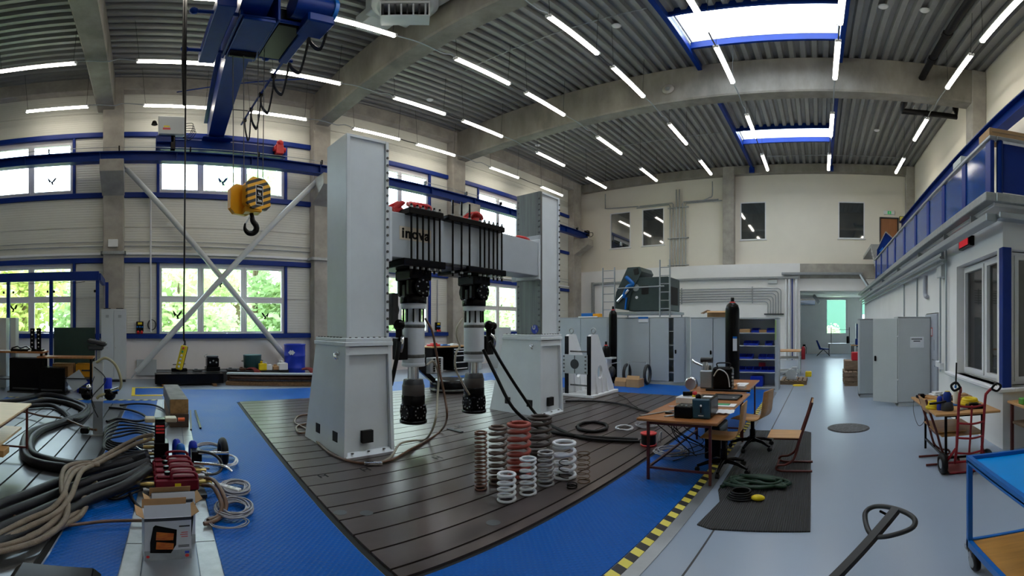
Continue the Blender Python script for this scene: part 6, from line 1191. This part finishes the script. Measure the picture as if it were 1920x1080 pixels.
MB().tube(smooth([(.06, -.06, 1.1), (.1, .12, .9), (.08, -.1, .6), (.08, .0, .3)], 6), .008, 6).tube(smooth([(.06, -.06, .95), (.1, -.12, .7), (.08, -.05, .45)], 6), .006, 6).o('thin_wire', darkgrey, sd_)
MB().box(-.06, .12, -.28, -.14, .03, .12, .02).o('small_sensor', black_m, sd_)
# left foreground table
lt = table('pale board table entering at the left edge', -5.47, -3.4, -2.6, -1.37, .75, wood_pale, maroon, inset=.05)
tag(base(MB().box(-4.25, -4.05, -1.9, -1.30, .43, .5, .004).o('wooden_batten', wood), (-4.15, -1.6, .43)), 'short wooden batten sticking out under the pale table', 'batten')
tag(base(MB().box(-5.45, -3.6, -1.75, -1.5, .40, .43).o('under_shelf', wood_pale), (-4.5, -1.6, .4)), 'shelf board under the pale table', 'board')
# timbers
for k, (z0, z1, x0, x1, m_, lab) in enumerate(((.012, .26, -9.0, -7.32, oldwood, 'lower dark squared timber lying on the channel cover'), (.26, .51, -9.3, -7.36, oldwood_gr, 'upper weathered squared timber on the stack'))):
    t_ = T('squared_timber', lab, 'timber', (-8.2, .70, z0)); MB().box(x0, x1, .54, .86, z0, z1, .012).o('beam', m_, t_, w=True); MB().box(x1, x1+.004, .545, .855, z0+.006, z1-.006).o('end_grain', mat('end_grain_%d' % k, (.33, .18, .06) if k else (.06, .035, .02), .8, n=.35, ns=8), t_, w=True)
for k, (a, b, m_, lab) in enumerate((((366, 770), (376, 803), black_m, 'dark steel bar lying on the blue floor beside the timbers'), ((357, 770), (358, 806), darkgrey, 'second thin bar close to the timbers'))): tag(base(MB().bar(G(*a, .025), G(*b, .025), .035, .03).o('steel_bar', m_), G(*a, .01)), lab, 'bar')
# ---------------------------------------------------------------- hydraulic manifold
mf = T('hydraulic_manifold', 'red and black hydraulic manifold with many brass fittings on the channel cover', 'manifold', (-4.8, .36, .022))
def M_(mb, n, m): return mb.o(n, m, mf, w=True)
brass = mat('brass', (.50, .36, .12), .3, m=.8, n=.15, ns=10); wine = mat('wine_red', (.17, .006, .018), .34, n=.12, sp=.35)
M_(MB().box(-5.25, -4.1, .10, .66, .022, .06), 'base_plate', darkgrey)
for k in range(4):
    x = -4.95+.19*k; M_(MB().box(x, x+.15, .16, .60, .06, .19, .015), 'valve_body', wine)
    M_(MB().box(x+.03, x+.12, .18, .60, .19, .225, .012), 'valve_ridge', wine); M_(MB().box(x+.152, x+.156, .36, .42, .10, .15), 'yellow_tag', yellow); M_(MB().cyl((x+.08, .29, .22), (x+.08, .29, .26), .03, seg=10), 'black_cap', black_m)
    M_(MB().tube([(x+.08, .16, .12), (x+.08, .10, .12), (x+.08, .02, .12)], [.022, .028, .02], 8), 'brass_fitting', brass); M_(MB().tube([(x+.08, .60, .13), (x+.08, .66, .13), (x+.08, .74, .13)], [.022, .028, .02], 8), 'brass_fitting', brass if k % 2 else galv)
    M_(MB().tube([(x+.14, .16, .08), (x+.14, .05, .08)], [.02, .025], 8), 'steel_fitting', galv)
for k in range(5): M_(MB().tube(smooth([(-4.98+.19*k, .33, .20), (-4.98+.19*k, .34, .27), (-4.98+.19*k, .54, .27), (-4.98+.19*k, .57, .20)], 4), .016, 8), 'carry_handle', wine)
for k in range(4):
    for j in range(3): M_(MB().tube([(-4.87+.19*k, .62+.05*j, .10+.03*(j % 2)), (-4.83+.19*k, .70+.05*j, .09)], [.018, .014], 8), 'small_fitting', (brass, galv, chrome)[j])
    M_(MB().tube([(-4.9+.19*k, .02, .12), (-4.9+.19*k, -.07, .13)], [.026, .018], 8), 'hose_nipple', galv if k % 2 else brass)
M_(MB().box(-5.30, -5.06, .19, .36, .05, .36, .008), 'black_block', black_m); M_(MB().box(-5.26, -5.12, .20, .32, .36, .60, .008), 'solenoid_stack', black_m)
for z in (.48, .52, .56): M_(MB().box(-5.118, -5.114, .21, .31, z-.012, z+.012), 'red_label', red_b)
beige = mat('beige_coil', (.42, .36, .24), .4, n=.1)
for ya, yb_ in ((.08, .20), (.32, .46)): M_(MB().box(-5.28, -5.12, ya, yb_, .60, .655, .01), 'cross_arm', beige)
M_(MB().box(-5.26, -5.14, .20, .32, .60, .64), 'cross_centre', black_m); M_(MB().cyl((-5.2, .48, .62), (-5.2, .56, .62), .025), 'orange_cap', mat('orange_cap', (.8, .12, .02), .4, n=0))
for k, (x, y) in enumerate(((-5.30, .47), (-5.08, .50), (-5.2, .66))): M_(MB().lathe((x, y, .06), [(.05, 0), (.055, .02), (.055, .22), (.045, .27), (.02, .29)], 16), 'blue_accumulator', blue_pl if k != 1 else blue_lt)
M_(MB().box(-5.15, -4.98, .62, .74, .06, .27, .01), 'small_black_block', black_m)
for k in range(6): M_(MB().tube([(-5.25+.03*k, .19, .12+.055*k), (-5.25+.03*k, .06, .12+.055*k)], [.018, .024], 8), 'brass_fitting', brass if k % 2 else galv)
M_(MB().tube(smooth([(-5.1, .16, .25), (-5.1, .05, .26), (-5.15, -.03, .30), (-5.15, -.03, .38)], 4), .012, 8), 'bent_pipe', chrome)
M_(MB().tube(smooth([(-4.75, .62, .2), (-4.6, .9, .2), (-4.55, 1.0, .14)], 4), .018, 8).tube(smooth([(-5.0, .7, .24), (-4.95, 1.05, .24)], 4), .022, 8), 'steel_pipe', chrome)
# ---------------------------------------------------------------- hoses and cables, each laid along the floor
def hose(label, pts, r, m, z=None, nm='hose', k=6, cat='hose', group=None):
    P = []
    for q in pts:
        if len(q) == 4: P.append(PX(q[0], q[1], q[3]))      # hanging: on the plane of constant X
        else: P.append(G(q[0], q[1], (z if z is not None else .03+r)+(q[2] if len(q) > 2 else 0)))
    o = MB().tube(smooth(P, k), r, 10).o(nm, m); base(o, Vector((P[0].x, P[0].y, .03))); return tag(o, label, cat, group)
hose_bk = mat('hose_dark', (.009, .009, .012), .36, sp=.25, n=.25, ns=10, b=.3, bs=150); hose_tan = mat('hose_tan', (.20, .155, .11), .6, n=.18, ns=14, b=.6, bs=120); hose_br = mat('hose_brown', (.12, .06, .035), .4, n=.2, ns=10); hose_cl = mat('hose_clear', (.34, .31, .24), .3, n=.1)
g1 = 'thick dark hoses on the left bed plate'
hose('thick dark hose making the outer big loop on the left bed plate', [(-30, 756), (20, 752), (55, 746), (78, 740), (110, 743), (145, 755), (163, 765), (152, 778), (120, 790), (80, 802), (55, 812), (45, 830), (46, 850, .0), (62, 866), (110, 876), (170, 878, .03), (230, 868, .06), (275, 856, .14)], .062, hose_bk, None, 'thick_hose', group=g1)
hose('thick dark hose making the inner big loop on the left bed plate', [(-30, 764), (30, 760), (80, 751), (120, 754), (150, 764), (160, 773), (140, 786), (100, 798), (70, 812), (58, 830), (64, 852), (100, 864), (150, 871, .08), (215, 862, .08), (278, 850, .14)], .055, hose_bk, None, 'thick_hose', group=g1)
hose('thick dark hose curving short of the loop near the grey stand', [(-20, 770), (50, 762), (95, 760), (120, 772), (140, 788), (165, 772), (150, 762)], .045, hose_bk, .09, 'thick_hose', group=g1)
for k, (y0, y1, y2, y3, zz) in enumerate(((947, 905, 868, 862, 0), (968, 925, 882, 872, .0), (992, 945, 897, 880, .0), (1018, 968, 910, 886, .0))):
    hose('straight thick dark hose, %s from the top of the bundle at the left edge' % ORD[k], [(-40, y0+26), (0, y0), (60, (y0+y1)/2-2), (120, y1-5), (175, (y1+y2)/2-4, .02), (235, y2, .08), (278, y3-6, .12)], .055, hose_bk, None, 'thick_hose', group=g1)
for k, pts in enumerate(([(287, 815, .35), (262, 820, .3), (230, 835, .2), (195, 855, .12), (165, 872, .12), (140, 885, .14), (127, 905, .12), (118, 930, .1), (95, 955, .05), (50, 975, .02), (0, 1000), (-30, 1012)], [(285, 822, .3), (255, 832, .24), (225, 847, .16), (185, 868, .12), (155, 882, .14), (143, 905, .12), (132, 932, .1), (105, 962, .05), (60, 985, .02), (0, 1012), (-30, 1022)], [(180, 868, .12), (150, 868, .14), (125, 875, .14), (116, 892, .12), (116, 920, .1), (122, 940, .06), (110, 968, .02), (70, 1000), (20, 1020), (-30, 1030)], [(186, 872, .12), (160, 872, .14), (135, 880, .14), (124, 897, .12), (122, 922, .1), (127, 950, .06), (118, 980, .02), (80, 1010), (20, 1030), (-30, 1038)], [(184, 905, .05), (170, 915), (157, 935), (147, 957), (125, 972), (90, 988), (40, 1008), (-20, 1018)], [(190, 908, .04), (178, 920), (165, 942), (152, 965), (130, 980), (95, 996), (50, 1012), (0, 1024)])):
    hose('tan ribbed hose, %s from the top where they cross the dark bundle' % ORD[k], pts, .026, hose_tan, .11 if k < 4 else .07, 'ribbed_hose', group='tan ribbed hoses on the left')
hose('thin brown hose running from the left edge to the heater box', [(-20, 962), (20, 966), (45, 976), (80, 988), (130, 985), (190, 978), (240, 976), (272, 976)], .016, hose_br, .06)
hose('thin brown hose snaking over the left bed plate', [(20, 770), (50, 773), (80, 780), (115, 784), (140, 793), (165, 803), (182, 806)], .02, hose_br, .12)
for k in range(5):
    a = random.uniform(0, 1); hose('black cable loop, %s of the tangle behind the manifold' % ORD[k], [(292, 800+6*k, .1), (260, 795+4*k, .05), (225, 790+7*k), (200, 800+6*k), (196, 815+6*k), (215, 830+4*k), (250, 832+5*k), (285, 838+2*k, .05)], .018, hose_bk, .05+.02*k, 'black_cable', cat='cable', group='black cable tangle behind the manifold')
hose('black hose arching from the stand towards the timbers', [(225, 760), (255, 757), (290, 760), (312, 772), (318, 785), (312, 798, .1), (300, 808, .2)], .02, black_r, .05)
hose('long grey hose loops behind the stand', [(205, 764), (240, 768), (265, 776), (275, 785), (255, 790), (220, 785), (200, 790)], .024, hose_bk, .06)
for k, pts in enumerate(([(292, 868, .12), (265, 873, .06), (240, 885), (222, 900), (214, 915), (222, 918), (250, 905, .04), (290, 895, .1)], [(290, 880, .1), (262, 886, .05), (240, 898), (215, 910), (208, 925), (216, 932), (245, 918, .03), (288, 908, .08)], [(288, 892, .1), (260, 897, .05), (232, 905), (205, 920), (203, 934), (225, 934), (260, 920, .03), (290, 913, .08)])):
    hose('small black hose hooked to the left of the red valves, %s from the back' % ORD[k], pts, .013, black_r, .04, 'small_hose', group='small black hoses left of the red valves')
hose('dark hose running from the red valves to the heater box', [(243, 926), (252, 942), (262, 952), (276, 963)], .018, hose_bk, .05)
for k, pts in enumerate(([(385, 897, .1), (400, 900, .15), (415, 920, .12), (424, 945, .06), (418, 965), (400, 978), (382, 982)], [(380, 910, .1), (398, 912, .14), (410, 930, .1), (416, 950, .05), (408, 968), (390, 976)])): hose('brown hose arching right of the red valves, %s' % ('outer' if k == 0 else 'inner'), pts, .02, hose_br, .05)
hose('grey hose arching over the cable coils beside the manifold', [(365, 846, .2), (395, 850, .24), (412, 862, .2), (416, 878, .12), (405, 888, .08), (385, 890, .1)], .016, darkgrey, .05)
cable_gr = mat('cable_grey', (.30, .30, .33), .5, n=.15, ns=10); cable_wh = mat('cable_white', (.60, .62, .66), .45, n=.08)
def coil(label, x, y, rx, ry, n, r, m, jit=.15, z=.02, nm='cable_coil'):
    c = G(x, y, .02); d = hypot(c.x, c.y); sx = rx/F*d; e = (y-HY)/F; sy = ry/F*d/max(.2, sin(e)); rad = Vector((c.x, c.y, 0)).normalized(); tan_ = Vector((-rad.y, rad.x, 0)); pts = []
    for i in range(n*14): t = 2*pi*i/14; q = 1+jit*sin(i*.37)+random.uniform(-.03, .03); pts.append(c+tan_*(sx*cos(t)*q)+rad*(sy*sin(t)*q)+Vector((0, 0, z+.012*(i/14)*.5+random.uniform(0, .01))))
    return tag(base(MB().tube(smooth(pts, 2), r, 6).o(nm, m), c), label, 'cable')
coil('tidy ring of grey cable right of the blue accumulators', 390, 846, 24, 9, 6, .011, cable_gr, .06)
coil('loose white cable coil on the blue floor', 428, 868, 16, 11, 5, .008, cable_wh, .15)
coil('heap of grey cable with the white power strip', 440, 922, 24, 13, 8, .010, cable_gr, .2)
coil('grey cable heap at the front beside the heater boxes', 438, 960, 30, 17, 7, .009, cable_gr, .22)
coil('thin loose grey cable ring at the edge of the channel cover', 420, 985, 36, 12, 2, .006, cable_gr, .3)
tag(base(MB().tube([(-5.15+.14*cos(t*pi/9), 1.02, .19+.15*sin(t*pi/9)) for t in range(18)], .045, 10, closed=True).o('black_hose_ring', black_r), (-5.15, 1.0, .02)), 'upright ring of thick black hose beside the manifold', 'hose')
ps = T('power_strip', 'white power strip lying on the cable heap', 'power strip', G(424, 917, .07), R(40)); MB().box(-.17, .17, -.03, .03, 0, .04, .006).o('case', whitem, ps)
for k in range(4): MB().cyl((-.11+.07*k, 0, .04), (-.11+.07*k, 0, .043), .02, seg=10).o('socket', cab_l, ps)
# cables round the towers
hose('thick black cable falling from the right actuator to the floor', [(906, 655, 0, -4.95), (930, 705, 0, -4.80), (962, 765, 0, -4.60), (1005, 800, .02), (1045, 812), (1090, 818), (1150, 822), (1196, 824)], .028, black_r, .06, 'thick_cable', cat='cable')
hose('second thick black cable falling past the steel tower', [(918, 640, 0, -4.95), (940, 680, 0, -4.85), (975, 735, 0, -4.72), (1010, 782, 0, -4.5), (1050, 806), (1100, 822), (1200, 828)], .026, black_r, .06, 'thick_cable', cat='cable')
coil('black cable looped on the bed plate beside the springs', 1110, 803, 28, 9, 3, .024, black_r, .06, nm='cable_loop')
coil('pale grey cable ring beyond the red reel', 1170, 806, 16, 4.5, 4, .010, cable_wh, .05); coil('loose blue grey cable beyond the red reel', 1212, 800, 18, 5, 5, .008, cable_gr, .2); coil('tangle of grey wire under the work table', 1258, 852, 26, 8, 7, .008, cable_gr, .25)
hose('black cable lying behind the white fixture towards the tables', [(1060, 752), (1110, 752), (1160, 757), (1200, 768), (1225, 775)], .022, black_r, .06, 'thick_cable', cat='cable')
hose('thin black wire from the fixture foot', [(1160, 740), (1175, 748), (1185, 758), (1195, 764)], .008, black_r, .05, 'wire', cat='cable')
rl = T('cable_reel', 'red and black cable reel on the bed plate before the work table', 'cable reel', (G(1211, 838, .03).x, G(1211, 838, .03).y+.1, .03))
for z0 in (0, .17): MB().lathe((0, 0, z0), [(.05, 0), (.115, 0), (.12, .012), (.115, .024), (.05, .024)], 24).o('flange', red_b, rl)
MB().lathe((0, 0, .02), [(.10, 0), (.105, .02), (.105, .13), (.10, .15)], 24).o('wound_cable', black_r, rl); MB().tube([(.13, 0, .02), (.15, .05, .19), (.15, .12, .19), (.13, .13, .02)], .007, 6).o('handle_wire', galv, rl)
hose('brown hose drooping from the left actuator to the bed plate', [(797, 597, 0, -5.1), (810, 620, 0, -5.0), (817, 655, 0, -4.95), (825, 700, 0, -4.9), (834, 745, 0, -4.8), (838, 782, 0, -4.7), (828, 806, .02), (800, 826), (765, 845), (735, 862), (700, 869)], .017, hose_br, .05)
hose('clear hose hanging beside the brown hose', [(800, 685, 0, -5.0), (812, 678, 0, -5.0), (822, 700, 0, -4.95), (820, 745, 0, -4.85), (816, 790, 0, -4.6), (800, 822), (775, 826, .06), (750, 832, .1), (738, 850, .03), (725, 862), (705, 869)], .017, hose_cl, .05)
hose('brown hose lying round the foot of the white tower', [(700, 869), (660, 866), (620, 850), (592, 825), (575, 805), (553, 792), (560, 780), (588, 776)], .017, hose_br, .05)
hose('brown hose loop emerging behind the white tower', [(590, 790), (572, 795), (556, 800), (562, 812), (590, 808)], .018, hose_br, .055)
tag(base(MB().obox((0, 0, 0), (.22, .05, .05), Matrix.Rotation(R(60), 4, 'Z'), .01).o('hose_coupling', chrome), (0, 0, 0)), 'chrome hose coupling at the foot of the white tower', 'coupling').location = G(700, 869, .06)
hose('olive hose bending down beside the right actuator', [(868, 597, 0, -5.15), (858, 612, 0, -5.1), (856, 630, 0, -5.1), (862, 650, 0, -5.1), (855, 662, 0, -5.1), (854, 690, 0, -5.1), (868, 720, 0, -5.1), (880, 740, 0, -5.1)], .017, hose_cl, .05)
for s, px in ((0, 744), (0, 742)): pass
hose('black hydraulic hose from the left actuator behind the white tower', [(748, 640, 0, -5.0), (745, 665, 0, -5.0), (738, 700, 0, -5.05), (733, 722, 0, -5.1)], .03, black_r, .03)
tag(base(MB().box(-.17, .17, -.035, .035, 0, .02, .004).o('steel_flat', darkgrey), (0, 0, 0)), 'flat dark steel piece on the bed plate between actuators and springs', 'steel piece').location = G(853, 808, .03)
bp2 = T('round_base', 'large low black round base behind the actuators', 'base', (G(842, 737, .03).x-.3, G(842, 737, .03).y+.3, .03)); MB().lathe((0, 0, 0), [(.50, 0), (.55, .03), (.55, .28), (.5, .32), (.3, .34)], 32).o('drum', black_m, bp2); MB().lathe((0, 0, 0), [(.555, .05), (.56, .06), (.56, .09), (.555, .10)], 32).o('silver_band', rawsteel, bp2)
MB().bar((-.1, -.5, .3), (-.2, -1.0, .75), .14, .12).o('black_arm', black_m, bp2)
# workbenches between the towers
wb2 = T('drawer_workbench', 'black workbench with pale drawer handles and a wooden top between the actuators', 'workbench', (-12.9, 11.0, 0))
MB().box(-.4, .45, -.95, .95, .98, 1.03, .006).o('bench_top', wood, wb2); MB().box(-.35, .40, .1, .9, .06, .98).o('drawer_cabinet', black_m, wb2); MB().box(-.35, .38, -.9, -.8, 0, .98).box(-.35, -.3, -.8, .1, 0, .98).o('side_panel', black_m, wb2)
for k, z in enumerate((.88, .78, .62, .36, .12)): MB().box(.40, .425, .16, .84, z, z+.035).o('drawer_handle', whitem, wb2)
for k, (y, m_, h_, lab) in enumerate(((-.6, red_b, .12, 'red boxes on the drawer workbench'), (-.1, blue_lt, .06, 'blue tools on the drawer workbench'), (.4, paper, .08, 'white papers on the drawer workbench'))): o = T('bench_clutter', lab, 'clutter', (-12.85, 11.0+y, 1.03)); MB().box(-.15, .2, -.2, .2, 0, h_*.6, .01).o('lower', m_, o); MB().box(-.05, .15, -.12, .1, h_*.6, h_, .01).o('upper', m_, o)
wb3 = T('drawer_workbench', 'wooden topped workbench glimpsed beside the steel tower', 'workbench', (-12.9, 16.3, 0)); MB().box(-.4, .45, -.9, 2.0, .98, 1.03, .006).o('bench_top', wood, wb3); MB().box(-.3, .35, -.85, -.75, 0, .98).o('leg_panel', oldwood, wb3); MB().box(-.3, .35, .5, .6, 0, .98).o('leg_panel', oldwood, wb3)
tag(base(MB().box(-12.95, -12.4, 13.6, 14.4, 0, 1.75, .01).o('pale_cabinet', cab_l), (-12.7, 14, 0)), 'pale cabinet behind the right actuator', 'cabinet')
tag(base(MB().box(-13.3, -12.7, 12.3, 12.9, 0, .85, .01).o('low_cabinet', cab_g), (-13, 12.6, 0)), 'low grey cabinet right of the drawer workbench', 'cabinet')
# ---------------------------------------------------------------- heater boxes, foreground left
boxw = mat('carton_white', (.55, .57, .62), .4, n=.04); boxg = mat('carton_grey', (.28, .30, .32), .4, n=.25, ns=5)
def heaterbox(label, loc, rz, front=True):
    b = T('heater_carton', label, 'box', loc, rz)     # local: front face towards +x, width along y
    MB().box(-.20, 0, -.16, .16, 0, .36, .003).o('carton', boxw, b)
    MB().box(0, .002, -.16, .16, 0, .085).o('printed_landscape', boxg, b); MB().box(0, .002, -.16, .16, .335, .36).o('printed_band', darkgrey, b)
    MB().obox((-.02, 0, .405), (.003, .32, .10), Matrix.Rotation(R(-12), 4, 'Y')).o('flap', boxw, b); MB().obox((-.21, 0, .39), (.003, .32, .09), Matrix.Rotation(R(10), 4, 'Y')).o('flap', card, b)
    for s in (-1, 1): MB().obox((-.1, s*.185, .375), (.19, .003, .07), Matrix.Rotation(R(-s*55), 4, 'X')).o('flap', card, b)
    if front:
        f = lambda u, v, t: (t, u, v)
        pic = MB().prism([(-.12, .07), (.02, .06), (.055, .13), (.06, .26), (-.085, .305), (-.10, .29), (-.12, .16)], f, .002, .004).o('printed_heater', black_m, b)
        hot = mat('printed_glow', (.62, .20, .02), .4, n=.5, ns=14, c2=(.35, .04, .01), st=(1, 1, 5)) if 'printed_glow' not in MATS else MATS['printed_glow']
        for z0, z1 in ((.18, .25), (.10, .165)): MB().prism([(-.082, z0), (.035, z0-.008), (.04, z1-.02), (-.078, z1)], f, .004, .005).o('printed_element', hot, pic)
        for k in range(3): MB().box(.002, .003, .09-.008*(k == 1), .135, .195+.018*k, .20+.018*k).o('red_stripe', red_b, b)
        MB().box(.002, .003, .075, .148, .280, .292).o('printed_line', darkgrey, b)
        for k in range(2): MB().box(.002, .003, .07, .145, .108+.012*k, .114+.012*k).o('printed_line', darkgrey, b)
        MB().lathe((.002, -.135, .035), [(.012, 0), (.012, .001)], 14, Matrix.Rotation(pi/2, 3, 'Y')).o('red_dot', red_b, b); MB().box(.002, .003, .115, .145, .05, .07).o('blue_mark', blue_pl, b); MB().lathe((.002, .13, .03), [(.014, 0), (.014, .001)], 14, Matrix.Rotation(pi/2, 3, 'Y')).o('red_dot', red_b, b)
    else:
        MB().prism([(.08, .06), (.13, .07), (.145, .26), (.09, .29), (.085, .16)], lambda u, v, t: (t, u, v), .001, .003).o('printed_side_view', black_m, b); MB().box(.0, .002, .12, .145, .31, .335).o('red_mark', red_b, b)
        MB().box(-.19, -.01, -.15, .15, .36, .40, .01).o('heater_body', darkgrey, b)
    return b
heaterbox('front carton of a quartz heater with a picture of glowing bars', (-2.90, .20, .022), R(4))
heaterbox('open heater carton standing behind the front one', (-3.14, .26, .022), R(4), False)
bk_ = T('black_equipment_case', 'black equipment case cut off by the bottom left corner', 'case', (-2.2, -.47, .0))
MB().box(-.30, .30, -.24, .26, 0, .21, .04).o('case', black_r, bk_); MB().box(-.25, .25, -.2, .22, .21, .225, .01).o('lid_panel', black_m, bk_)
# ================================================================ OUTSIDE
tag(MB().box(-60, -15.2, -45, 60, -.4, -.15).o('lawn', grassm), 'sunlit lawn outside the windows', kind='structure')
tag(MB().box(-12, 14, 31.2, 60, -.4, -.15).o('yard', grassm), 'ground outside the next room', kind='structure')
def tree(label, loc, r, h, m, n, z0=.6, leaf=.2, cat='tree', nm='tree', trunk=True):
    t = T(nm, label, cat, loc, group='trees outside the windows'); mb = MB(); rnd = random.Random(label)
    blobs = [(rnd.uniform(-r*.6, r*.6), rnd.uniform(-r*.6, r*.6), rnd.uniform(z0, h), rnd.uniform(.3, .6)*r) for _ in range(16)]
    for _ in range(n):
        bx_, by_, bz_, br_ = rnd.choice(blobs); u = Vector((rnd.gauss(0, 1), rnd.gauss(0, 1), rnd.gauss(0, 1))).normalized()*br_*(rnd.random()**.4)
        p = Vector((bx_, by_, bz_))+u; a = Vector((rnd.gauss(0, 1), rnd.gauss(0, 1), rnd.gauss(0, .6))).normalized(); b = a.orthogonal().normalized(); s = leaf*rnd.uniform(.6, 1.3)
        mb.add([p-a*s, p+b*s*.55, p+a*s, p-b*s*.55], [(0, 1, 2, 3)])
    tag(mb.o('foliage', m, t), kind='stuff')
    if trunk:
        MB().tube([(0, 0, -.3), (.05, 0, h*.35), (0, .1, h*.8)], [r*.07, r*.05, r*.02], 8).o('trunk', bark, t)
        for k in range(4): MB().tube([(.03, 0, h*(.3+.1*k)), (r*.3*cos(k*2.1), r*.3*sin(k*2.1), h*(.5+.1*k))], [r*.03, r*.012], 6).o('branch', bark, t)
    return t
TR = [(-25, -12, 3.2, 5.5, leaf_a), (-24, -6.5, 3.0, 5.2, leaf_c), (-26, -2, 3.2, 5.6, leaf_b), (-24.5, 2.2, 3.2, 5.4, leaf_a), (-25, 6.9, 3.4, 12.6, leaf_b), (-24, 9.5, 3.2, 5.4, leaf_a), (-26, 14, 3.6, 6.0, leaf_b), (-25, 19, 3.6, 5.6, leaf_a), (-27, 25, 4.2, 6.2, leaf_b), (-26, 33, 4.2, 6.0, leaf_a), (-33, -3, 5, 6.5, leaf_b), (-34, 8, 5, 6.8, leaf_a), (-34, 20, 6, 7.4, leaf_b)]
TL = ['at the left edge', 'yellowish, behind the booth frame', 'behind the lockers', 'left of the pendant cable', 'tall, behind the crane hook', 'right of the braces', 'behind the white tower', 'between the towers', 'beside the steel tower', 'far along the wall', 'in the back row on the left', 'in the back row behind the braces', 'in the back row between the towers']
for (x, y, r_, h_, m_), l_ in zip(TR, TL): tree('leafy green tree outside the window wall, '+l_, (x, y, -.15), r_, h_, m_, 4200, .2, .24)
for k in range(7): tree('low green bush outside the window wall, %s from the left' % ORD[k], (-20.5-(k % 2), -9+4.6*k, -.15), 1.3, 1.1, (leaf_a, leaf_c, leaf_b)[k % 3], 1500, .1, .13, 'bush', 'bush', False)
tree('bright yellow green shrub outside the far room window', (1.25, 31.8, -.15), 1.2, 1.7, leaf_b, 2600, .2, .12, 'bush', 'shrub', False)
bg_ = T('green_building', 'green clad building seen through the far room window', 'building', (2, 44, -.15)); MB().box(-12, 12, 0, 4, 0, 5.2).o('wall', mat('green_cladding', (.035, .10, .07), .6, n=.1), bg_); MB().box(-12.2, 12.2, -.3, 4, 5.2, 5.7).o('roof_edge', whitem, bg_)
for k in range(4): MB().box(-9+5*k, -6.5+5*k, -.05, 0, 1.5, 3.2).o('window', mirror_gl, bg_)
